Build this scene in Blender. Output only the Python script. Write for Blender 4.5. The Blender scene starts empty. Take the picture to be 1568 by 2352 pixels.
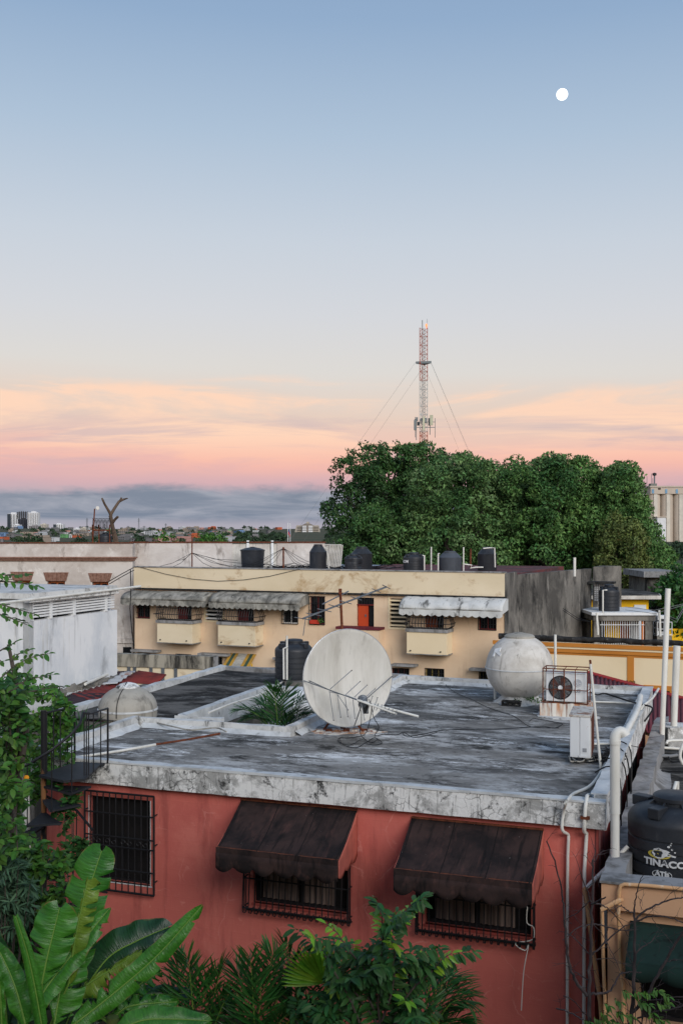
import bpy, bmesh, math, random
import numpy as np
from mathutils import Matrix, Vector

# ------------------------------------------------------------------ camera, sky, sun
sc = bpy.context.scene
FPX, CX, HY, ZC = 2450.0, 784.0, 1218.0, 7.3      # focal length and horizon in photo units (1568 x 2352), eye height

def S(r, g, b):
    f = lambda c: (c/12.92 if c <= .04045 else ((c+.055)/1.055)**2.4)
    return (f(r/255.), f(g/255.), f(b/255.), 1.0)

cam_d = bpy.data.cameras.new("camera")
cam_d.sensor_fit = 'VERTICAL'; cam_d.sensor_height = 36.0; cam_d.sensor_width = 24.0
cam_d.lens = FPX/2352*36.0
cam_d.shift_y = (HY-1176)/2352.0
cam_d.clip_start = 0.1; cam_d.clip_end = 30000
cam = bpy.data.objects.new("camera", cam_d); sc.collection.objects.link(cam)
cam.location = (0, 0, ZC); cam.rotation_euler = (math.radians(90), 0, 0)
sc.camera = cam
sc.view_settings.view_transform = 'Standard'; sc.view_settings.look = 'None'
sc.view_settings.exposure = 0.0; sc.view_settings.gamma = 1.0
sc.view_settings.use_curve_mapping = False
sc.render.engine = 'CYCLES'
sc.cycles.max_bounces = 6; sc.cycles.diffuse_bounces = 3; sc.cycles.glossy_bounces = 2
sc.cycles.transparent_max_bounces = 6; sc.cycles.use_denoising = True
sc.cycles.caustics_reflective = False; sc.cycles.caustics_refractive = False

SUN_EL, SUN_AZ = 24.0, 158.0
W = bpy.data.worlds.new("World"); sc.world = W; W.use_nodes = True
def sky_nodes():
    nt = W.node_tree; N = nt.nodes; L = nt.links; N.clear()
    out = N.new('ShaderNodeOutputWorld'); bg = N.new('ShaderNodeBackground'); L.new(bg.outputs[0], out.inputs[0])
    tc = N.new('ShaderNodeTexCoord'); sep = N.new('ShaderNodeSeparateXYZ'); L.new(tc.outputs['Generated'], sep.inputs[0])
    def mth(op, a, b=None, c=None, clamp=False):
        m = N.new('ShaderNodeMath'); m.operation = op; m.use_clamp = clamp
        for i, v in enumerate((a, b, c)):
            if v is None: continue
            if isinstance(v, (int, float)): m.inputs[i].default_value = v
            else: L.new(v, m.inputs[i])
        return m.outputs[0]
    def rng(v, a, b, c=0., d=1.):
        m = N.new('ShaderNodeMapRange'); m.interpolation_type = 'SMOOTHSTEP'; L.new(v, m.inputs[0])
        for i, q in enumerate((a, b, c, d)): m.inputs[1+i].default_value = q
        return m.outputs[0]
    def mix(f, a, b):
        m = N.new('ShaderNodeMix'); m.data_type = 'RGBA'
        if isinstance(f, (int, float)): m.inputs[0].default_value = f
        else: L.new(f, m.inputs[0])
        for i, v in ((6, a), (7, b)):
            if isinstance(v, tuple): m.inputs[i].default_value = v
            else: L.new(v, m.inputs[i])
        return m.outputs[2]
    x, y, z = sep.outputs
    hl = mth('SQRT', mth('ADD', mth('MULTIPLY', x, x), mth('MULTIPLY', y, y)))
    e = mth('DIVIDE', z, mth('MAXIMUM', hl, .02)); az = mth('ARCTAN2', x, y)
    def noise(ka, ke, w, det=5, rough=.55, dist=0.):
        c = N.new('ShaderNodeCombineXYZ'); L.new(mth('MULTIPLY', az, ka), c.inputs[0]); L.new(mth('MULTIPLY', e, ke), c.inputs[1]); c.inputs[2].default_value = w
        t = N.new('ShaderNodeTexNoise'); L.new(c.outputs[0], t.inputs['Vector']); t.inputs['Scale'].default_value = 1.
        t.inputs['Detail'].default_value = det; t.inputs['Roughness'].default_value = rough; t.inputs['Distortion'].default_value = dist
        return t.outputs['Fac']
    n1 = noise(5, 26, 1.3, 6)
    w = rng(e, .10, .24, .030, .0)
    e2 = mth('ADD', e, mth('MULTIPLY', mth('SUBTRACT', n1, .5), w))
    e2 = mth('ADD', e2, mth('MULTIPLY', az, .02))
    cr = N.new('ShaderNodeValToRGB'); L.new(mth('DIVIDE', e2, 1.0), cr.inputs[0])
    stops = [(0.0, S(170,168,182)), (.030, S(182,166,180)), (.042, S(206,168,178)), (.062, S(228,176,174)), (.082, S(232,190,178)),
             (.104, S(226,200,186)), (.128, S(222,206,196)), (.150, S(217,212,208)), (.200, S(209,210,215)), (.270, S(197,205,216)),
             (.370, S(171,190,211)), (.480, S(143,169,200)), (.62, S(126,153,188)), (1.0, S(112,138,174))]
    el = cr.color_ramp.elements
    el[0].position, el[0].color = stops[0]; el[1].position, el[1].color = stops[-1]
    for p, c in stops[1:-1]:
        q = el.new(p); q.color = c
    col = cr.outputs[0]
    # peach streaks lit from below, and grey gaps between them
    sn = mth('ADD', noise(5.0, 32, 11.6, 8, .58, .6), mth('MULTIPLY', mth('SUBTRACT', noise(18, 80, 2.2, 6, .62), .5), .16))
    s = rng(sn, .40, .60)
    win = mth('MULTIPLY', rng(e, .045, .07), rng(mth('ADD', e, mth('MULTIPLY', mth('SUBTRACT', noise(8, 20, 4.4, 5), .5), .04)), .128, .140, 1., 0.))
    scol = mix(rng(e, .055, .095), S(246,182,166), S(252,210,184))
    col = mix(mth('MULTIPLY', mth('MULTIPLY', s, win), .9), col, scol)
    s2 = rng(noise(3.4, 46, 3.7, 6, .6, .5), .50, .66)
    win2 = mth('MULTIPLY', rng(e, .035, .055), rng(e, .09, .12, 1., 0.))
    col = mix(mth('MULTIPLY', mth('MULTIPLY', s2, win2), .55), col, S(188,170,182))
    # low grey-blue bank with a ragged top
    n4 = noise(6, 10, 3.3, 3); n5 = noise(24, 70, 5.5, 6, .6)
    top = mth('ADD', mth('ADD', .038, mth('MULTIPLY', mth('SUBTRACT', n4, .5), .030)), mth('MULTIPLY', mth('SUBTRACT', n5, .5), .022))
    m = rng(mth('SUBTRACT', top, e), -.005, .007)
    m = mth('MULTIPLY', m, rng(e, .003, .013))
    gcol = mix(rng(noise(9, 70, 9.1, 7, .62, .6), .36, .66), S(108,126,150), S(152,160,177))
    col = mix(mth('MULTIPLY', m, .92), col, gcol)
    sk = N.new('ShaderNodeTexSky'); sk.sky_type = 'NISHITA'; sk.sun_disc = False
    sk.sun_elevation = math.radians(5); sk.sun_rotation = math.radians(SUN_AZ); sk.altitude = 20
    ad = N.new('ShaderNodeMix'); ad.data_type = 'RGBA'; ad.blend_type = 'ADD'; ad.inputs[0].default_value = 0.012
    L.new(col, ad.inputs[6]); L.new(sk.outputs[0], ad.inputs[7])
    L.new(ad.outputs[2], bg.inputs[0]); bg.inputs[1].default_value = 1.0
sky_nodes()
sun_d = bpy.data.lights.new("sun", 'SUN'); sun_d.energy = 2.6; sun_d.angle = math.radians(35); sun_d.color = (1.0, .95, .90)
sun = bpy.data.objects.new("sun", sun_d); sc.collection.objects.link(sun)
sun.rotation_euler = (math.radians(90-SUN_EL), 0, math.radians(180-SUN_AZ)); sun.location = (0, -30, 40)
# ------------------------------------------------------------------ helpers
col = sc.collection
RND = random.Random(7)
def P(x, y, Y):                       # photo point (1568 x 2352) at depth Y -> world
    return Vector(((x-CX)/FPX*Y, Y, ZC-(y-HY)/FPX*Y))
def PZ(x, y, z):                      # photo point on the level z
    Y = (ZC-z)*FPX/(y-HY); return P(x, y, Y)
def zr(x0, y0, w):                    # coordinates read off an enlarged crop of the photo
    k = w/1568.
    return lambda x, y: ((x0+x*k)/1.7417, (y0+y*k)/1.7417)
Z1, Z2, Z3, Z4 = zr(0,1900,1365), zr(1200,1700,1531), zr(0,2250,1365), zr(1200,2250,1531)
Z5, Z6, Z7, Z8 = zr(0,2900,1365), zr(1200,2900,1531), zr(0,3300,1365), zr(1200,3300,1531)
ZA, ZB, ZS = zr(2150,2550,581), zr(2200,3050,531), zr(0,2750,500)
ZM, ZT, ZH = zr(1500,1250,400), zr(0,2000,700), zr(2250,2150,481)
ZD, ZR, ZY = zr(1100,2400,650), zr(1150,2050,950), zr(450,2300,850)
ZX, ZN, ZP, ZL = zr(2250,3500,481), zr(0,3350,800), zr(700,3550,1200), zr(0,2250,550)
ZG, ZQ = zr(1000,1980,700), zr(2250,1850,481)

class Frame:                          # a building's own axes: x along its front, y into its depth
    def __init__(s, ox, oy, deg):
        t = math.radians(deg); s.o = Vector((ox, oy)); s.t = t
        s.u = Vector((math.cos(t), -math.sin(t))); s.v = Vector((math.sin(t), math.cos(t)))
    def hit(s, v0, x, y):
        d = Vector(((x-CX)/FPX, 1.)); k = (v0+s.o.dot(s.v))/d.dot(s.v); p = d*k-s.o
        return p.dot(s.u), ZC-(y-HY)/FPX*k
    def hitu(s, u0, x, y):
        d = Vector(((x-CX)/FPX, 1.)); k = (u0+s.o.dot(s.u))/d.dot(s.u); p = d*k-s.o
        return p.dot(s.v), ZC-(y-HY)/FPX*k
    def loc(s, w):
        p = Vector((w[0], w[1]))-s.o; return Vector((p.dot(s.u), p.dot(s.v), w[2]))
    def world(s, u, v, z=0.):
        p = s.o+s.u*u+s.v*v; return Vector((p.x, p.y, z))
    def px(s, x, y, z): return s.loc(PZ(x, y, z))
    def empty(s, name, label, cat, group=None):
        return thing(name, label, cat, (s.o.x, s.o.y, 0), -s.t, group)

def thing(name, label, cat, loc=(0,0,0), rz=0., group=None):
    o = bpy.data.objects.new(name, None); col.objects.link(o); o.empty_display_size = .2
    o.location = loc; o.rotation_euler = (0, 0, rz)
    tag(o, label, cat, group); return o
def tag(o, label=None, cat=None, group=None, kind=None):
    if label: o["label"] = label
    if cat: o["category"] = cat
    if group: o["group"] = group
    if kind: o["kind"] = kind
    return o
def copy_tree(o, parent=None):
    c = o.copy(); col.objects.link(c); c.parent = parent
    for ch in o.children: copy_tree(ch, c)
    return c

class MB:
    def __init__(s): s.V = []; s.F = []
    def add(s, vs, fs, M=None):
        b = len(s.V)
        s.V += [tuple(M @ Vector(v)) for v in vs] if M is not None else [tuple(v) for v in vs]
        s.F += [tuple(b+i for i in f) for f in fs]; return s
    def box(s, x0, x1, y0, y1, z0, z1, M=None):
        return s.add([(x0,y0,z0),(x1,y0,z0),(x1,y1,z0),(x0,y1,z0),(x0,y0,z1),(x1,y0,z1),(x1,y1,z1),(x0,y1,z1)],
                     [(3,2,1,0),(4,5,6,7),(0,1,5,4),(1,2,6,5),(2,3,7,6),(3,0,4,7)], M)
    def prism(s, pts, a, b, axis='z', M=None):       # polygon in two axes, extruded along the third
        n = len(pts)
        if axis == 'z': f = lambda p, h: (p[0], p[1], h)
        elif axis == 'x': f = lambda p, h: (h, p[0], p[1])
        else: f = lambda p, h: (p[0], h, p[1])
        vs = [f(p, a) for p in pts]+[f(p, b) for p in pts]
        fs = [tuple(range(n-1, -1, -1)), tuple(range(n, 2*n))]+[(i, (i+1) % n, n+(i+1) % n, n+i) for i in range(n)]
        return s.add(vs, fs, M)
    def tube(s, pts, r, n=6, cap=True, M=None):
        pts = [Vector(p) for p in pts]; m = len(pts)
        rs = r if isinstance(r, (list, tuple)) else [r]*m
        vs = []; fs = []; pn = None
        for i, p in enumerate(pts):
            d = (pts[min(i+1, m-1)]-pts[max(i-1, 0)])
            if d.length < 1e-9: d = Vector((0, 0, 1))
            d.normalize()
            if pn is None:
                a = Vector((0, 0, 1)) if abs(d.z) < .9 else Vector((1, 0, 0)); pn = (a-d*a.dot(d)).normalized()
            else:
                pn = pn-d*pn.dot(d); pn = pn.normalized() if pn.length > 1e-6 else d.orthogonal().normalized()
            q = d.cross(pn)
            for k in range(n):
                t = 2*math.pi*k/n; vs.append(p+(pn*math.cos(t)+q*math.sin(t))*rs[i])
        for i in range(m-1):
            for k in range(n): fs.append((i*n+k, i*n+(k+1) % n, (i+1)*n+(k+1) % n, (i+1)*n+k))
        if cap: fs += [tuple(range(n-1, -1, -1)), tuple((m-1)*n+k for k in range(n))]
        return s.add(vs, fs, M)
    def lathe(s, prof, n=32, M=None, wob=None):
        vs = []; fs = []; m = len(prof)
        for i, (r, z) in enumerate(prof):
            for k in range(n):
                t = 2*math.pi*k/n; rr = r*(wob(t, z) if wob else 1.)
                vs.append((rr*math.cos(t), rr*math.sin(t), z))
        for i in range(m-1):
            for k in range(n): fs.append((i*n+k, i*n+(k+1) % n, (i+1)*n+(k+1) % n, (i+1)*n+k))
        fs += [tuple(range(n-1, -1, -1)), tuple((m-1)*n+k for k in range(n))]
        return s.add(vs, fs, M)
    def grid(s, fn, nu, nv, M=None):
        vs = [fn(i/nu, j/nv) for j in range(nv+1) for i in range(nu+1)]
        fs = [(j*(nu+1)+i, j*(nu+1)+i+1, (j+1)*(nu+1)+i+1, (j+1)*(nu+1)+i) for j in range(nv) for i in range(nu)]
        return s.add(vs, fs, M)
    def build(s, name, mat, parent=None, smooth=False, bevel=0., solid=0.):
        me = bpy.data.meshes.new(name); me.from_pydata(s.V, [], s.F); me.update()
        o = bpy.data.objects.new(name, me); col.objects.link(o)
        if mat is not None: me.materials.append(mat)
        if smooth: smooth_by_angle(me, smooth if smooth is not True else 40)
        if bevel:
            b = o.modifiers.new('b', 'BEVEL'); b.width = bevel; b.segments = 2; b.limit_method = 'ANGLE'
        if solid:
            q = o.modifiers.new('s', 'SOLIDIFY'); q.thickness = solid; q.offset = 0
        if parent is not None: o.parent = parent
        return o
def smooth_by_angle(me, deg):
    me.polygons.foreach_set('use_smooth', [True]*len(me.polygons))
    try: me.set_sharp_from_angle(angle=math.radians(deg))
    except Exception: pass
def mesh_np(name, V, faces, mat, parent=None, smooth=False):
    """faces: list of (n,k) int arrays"""
    me = bpy.data.meshes.new(name); V = np.asarray(V, np.float32)
    me.vertices.add(len(V)); me.vertices.foreach_set('co', V.ravel())
    li = np.concatenate([f.ravel() for f in faces]).astype(np.int32)
    tot = np.concatenate([np.full(len(f), f.shape[1], np.int32) for f in faces])
    st = np.concatenate([[0], np.cumsum(tot)[:-1]]).astype(np.int32)
    me.loops.add(len(li)); me.loops.foreach_set('vertex_index', li)
    me.polygons.add(len(tot)); me.polygons.foreach_set('loop_start', st); me.polygons.foreach_set('loop_total', tot)
    me.update(calc_edges=True); me.validate()
    if smooth: me.polygons.foreach_set('use_smooth', [True]*len(me.polygons))
    me.materials.append(mat)
    o = bpy.data.objects.new(name, me); col.objects.link(o)
    if parent is not None: o.parent = parent
    return o
def unit(a): return a/np.maximum(np.linalg.norm(a, axis=-1, keepdims=True), 1e-9)
def leaves_np(pos, d, nrm, Ln, Wd, fold=.25, droop=.15, fine=False):
    """folded leaf blades: verts, faces"""
    d = unit(d); side = unit(np.cross(d, nrm)); up = np.cross(side, d)
    L = Ln[:, None]; Wh = Wd[:, None]/2
    if not fine:
        V = np.stack([pos, pos+d*L*.45+side*Wh+up*Wh*fold, pos+d*L-up*L*droop, pos+d*L*.45-side*Wh+up*Wh*fold], 1)
        F = np.arange(len(pos))[:, None]*4
        return V.reshape(-1, 3), [np.concatenate([F+np.array([[0,1,2]]), F+np.array([[0,2,3]])], 0)]
    rows = [(.0, .0), (.28, .85), (.62, .95), (.85, .55), (1., .0)]
    c = [pos+d*L*t-up*L*droop*t*t for t, w in rows]
    l = [c[i]+side*Wh*rows[i][1]+up*Wh*rows[i][1]*fold for i in (1, 2, 3)]
    r = [c[i]-side*Wh*rows[i][1]+up*Wh*rows[i][1]*fold for i in (1, 2, 3)]
    V = np.stack(c+l+r, 1)     # 0-4 centre, 5-7 left, 8-10 right
    F = np.arange(len(pos))[:, None]*11
    tri = np.concatenate([F+np.array([[a, b, e]]) for a, b, e in ((0,5,1),(0,1,8),(3,7,4),(3,4,10))], 0)
    qd = np.concatenate([F+np.array([q]) for q in ((1,5,6,2),(8,1,2,9),(2,6,7,3),(9,2,3,10))], 0)
    return V.reshape(-1, 3), [tri, qd]
def text_mesh(name, s, size, depth, mat, parent, M, bend=None, bold=0., align='CENTER', xs=1.):
    cu = bpy.data.curves.new(name, 'FONT'); cu.body = s; cu.size = size; cu.extrude = depth; cu.align_x = align; cu.offset = bold; cu.resolution_u = 3
    t = bpy.data.objects.new(name+'_tmp', cu); col.objects.link(t)
    dg = bpy.context.evaluated_depsgraph_get(); me = bpy.data.meshes.new_from_object(t.evaluated_get(dg))
    bpy.data.objects.remove(t); bpy.data.curves.remove(cu)
    for v in me.vertices:
        x, y, z = v.co; x *= xs
        v.co = M @ (Vector((x, y, z)) if bend is None else bend(x, y, z))
    me.materials.clear(); me.materials.append(mat)
    o = bpy.data.objects.new(name, me); col.objects.link(o); o.parent = parent
    return o

# ------------------------------------------------------------------ materials
def M_(name, base, layers=(), rough=.85, metal=0., spec=.3, bump=None, cracks=None, island=0., bricks=None, trans=0.):
    """layers: (colour, (sx,sy,sz), detail, lo, hi, strength)"""
    m = bpy.data.materials.new(name); m.use_nodes = True; nt = m.node_tree; N = nt.nodes; L = nt.links
    b = N['Principled BSDF']; b.inputs['Roughness'].default_value = rough; b.inputs['Metallic'].default_value = metal
    b.inputs['Specular IOR Level'].default_value = spec
    tc = N.new('ShaderNodeTexCoord'); cur = None
    rgb = N.new('ShaderNodeRGB'); rgb.outputs[0].default_value = base; cur = rgb.outputs[0]
    def noise(sca, det, seed=0., rough_=.6):
        mp = N.new('ShaderNodeMapping'); L.new(tc.outputs['Object'], mp.inputs[0]); mp.inputs['Scale'].default_value = sca
        mp.inputs['Location'].default_value = (seed, seed*1.7, seed*.6)
        t = N.new('ShaderNodeTexNoise'); L.new(mp.outputs[0], t.inputs['Vector']); t.inputs['Scale'].default_value = 1.
        t.inputs['Detail'].default_value = det; t.inputs['Roughness'].default_value = rough_; t.inputs['Distortion'].default_value = .35
        return t.outputs['Fac']
    def mix(f, a, c):
        x = N.new('ShaderNodeMix'); x.data_type = 'RGBA'; L.new(f, x.inputs[0]); L.new(a, x.inputs[6])
        if isinstance(c, tuple): x.inputs[7].default_value = c
        else: L.new(c, x.inputs[7])
        return x.outputs[2]
    def rng(v, lo, hi, st):
        r = N.new('ShaderNodeMapRange'); L.new(v, r.inputs[0]); r.inputs[1].default_value = lo; r.inputs[2].default_value = hi; r.inputs[4].default_value = st
        return r.outputs[0]
    for i, (c, sca, det, lo, hi, st, *ro) in enumerate(layers):
        cur = mix(rng(noise(sca, det, 3.1*i+1, *(ro or [.6])), lo, hi, st), cur, c)
    if cracks:                       # (scale, colour, width, strength)
        wn = N.new('ShaderNodeTexNoise'); L.new(tc.outputs['Object'], wn.inputs['Vector']); wn.inputs['Scale'].default_value = cracks[0]*1.5; wn.inputs['Detail'].default_value = 4
        ad = N.new('ShaderNodeMix'); ad.data_type = 'RGBA'; ad.blend_type = 'ADD'; ad.inputs[0].default_value = .55/cracks[0]
        L.new(tc.outputs['Object'], ad.inputs[6]); L.new(wn.outputs['Color'], ad.inputs[7])
        vo = N.new('ShaderNodeTexVoronoi'); vo.feature = 'DISTANCE_TO_EDGE'; L.new(ad.outputs[2], vo.inputs['Vector']); vo.inputs['Scale'].default_value = cracks[0]
        f = rng(vo.outputs['Distance'], cracks[2], 0., cracks[3])
        g = rng(noise((1.6, 1.6, 1.6), 3, 21.), .45, .6, 1.)
        mm = N.new('ShaderNodeMath'); mm.operation = 'MULTIPLY'; mm.use_clamp = True; L.new(f, mm.inputs[0]); L.new(g, mm.inputs[1])
        cur = mix(mm.outputs[0], cur, cracks[1])
    if island:
        ge = N.new('ShaderNodeNewGeometry'); hs = N.new('ShaderNodeHueSaturation'); L.new(cur, hs.inputs['Color'])
        v = rng(ge.outputs['Random Per Island'], 0., 1., 1.); r = N.new('ShaderNodeMapRange'); L.new(v, r.inputs[0]); r.inputs[3].default_value = 1-island; r.inputs[4].default_value = 1+island
        L.new(r.outputs[0], hs.inputs['Value'])
        mu = N.new('ShaderNodeMath'); mu.operation = 'MULTIPLY'; mu.inputs[1].default_value = 7.37; L.new(ge.outputs['Random Per Island'], mu.inputs[0])
        fr = N.new('ShaderNodeMath'); fr.operation = 'FRACT'; L.new(mu.outputs[0], fr.inputs[0])
        r2 = N.new('ShaderNodeMapRange'); L.new(fr.outputs[0], r2.inputs[0]); r2.inputs[3].default_value = .475; r2.inputs[4].default_value = .515
        L.new(r2.outputs[0], hs.inputs['Hue']); cur = hs.outputs[0]
    L.new(cur, b.inputs['Base Color'])
    if bump:                         # (scale tuple, strength, distance)
        bn = noise(bump[0], 6, 9.)
        bp = N.new('ShaderNodeBump'); bp.inputs['Strength'].default_value = bump[1]; bp.inputs['Distance'].default_value = bump[2]
        L.new(bn, bp.inputs['Height']); L.new(bp.outputs[0], b.inputs['Normal'])
        if bricks:
            bt = N.new('ShaderNodeTexBrick'); mp = N.new('ShaderNodeMapping'); mp.inputs['Rotation'].default_value = (math.radians(90), 0, 0)
            L.new(tc.outputs['Object'], mp.inputs[0]); L.new(mp.outputs[0], bt.inputs['Vector']); bt.inputs['Scale'].default_value = 1.
            bt.inputs['Brick Width'].default_value = bricks[0]; bt.inputs['Row Height'].default_value = bricks[1]; bt.inputs['Mortar Size'].default_value = .012; bt.inputs['Mortar Smooth'].default_value = .6
            b2 = N.new('ShaderNodeBump'); b2.inputs['Strength'].default_value = bricks[2]; b2.inputs['Distance'].default_value = .006
            L.new(bt.outputs['Fac'], b2.inputs['Height']); L.new(bp.outputs[0], b2.inputs['Normal']); L.new(b2.outputs[0], b.inputs['Normal'])
    if trans:
        tr = N.new('ShaderNodeBsdfTranslucent'); L.new(cur, tr.inputs[0]); ms = N.new('ShaderNodeMixShader'); ms.inputs[0].default_value = trans
        L.new(b.outputs[0], ms.inputs[1]); L.new(tr.outputs[0], ms.inputs[2]); L.new(ms.outputs[0], N['Material Output'].inputs[0])
    return m
K = S(24,24,24)
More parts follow.
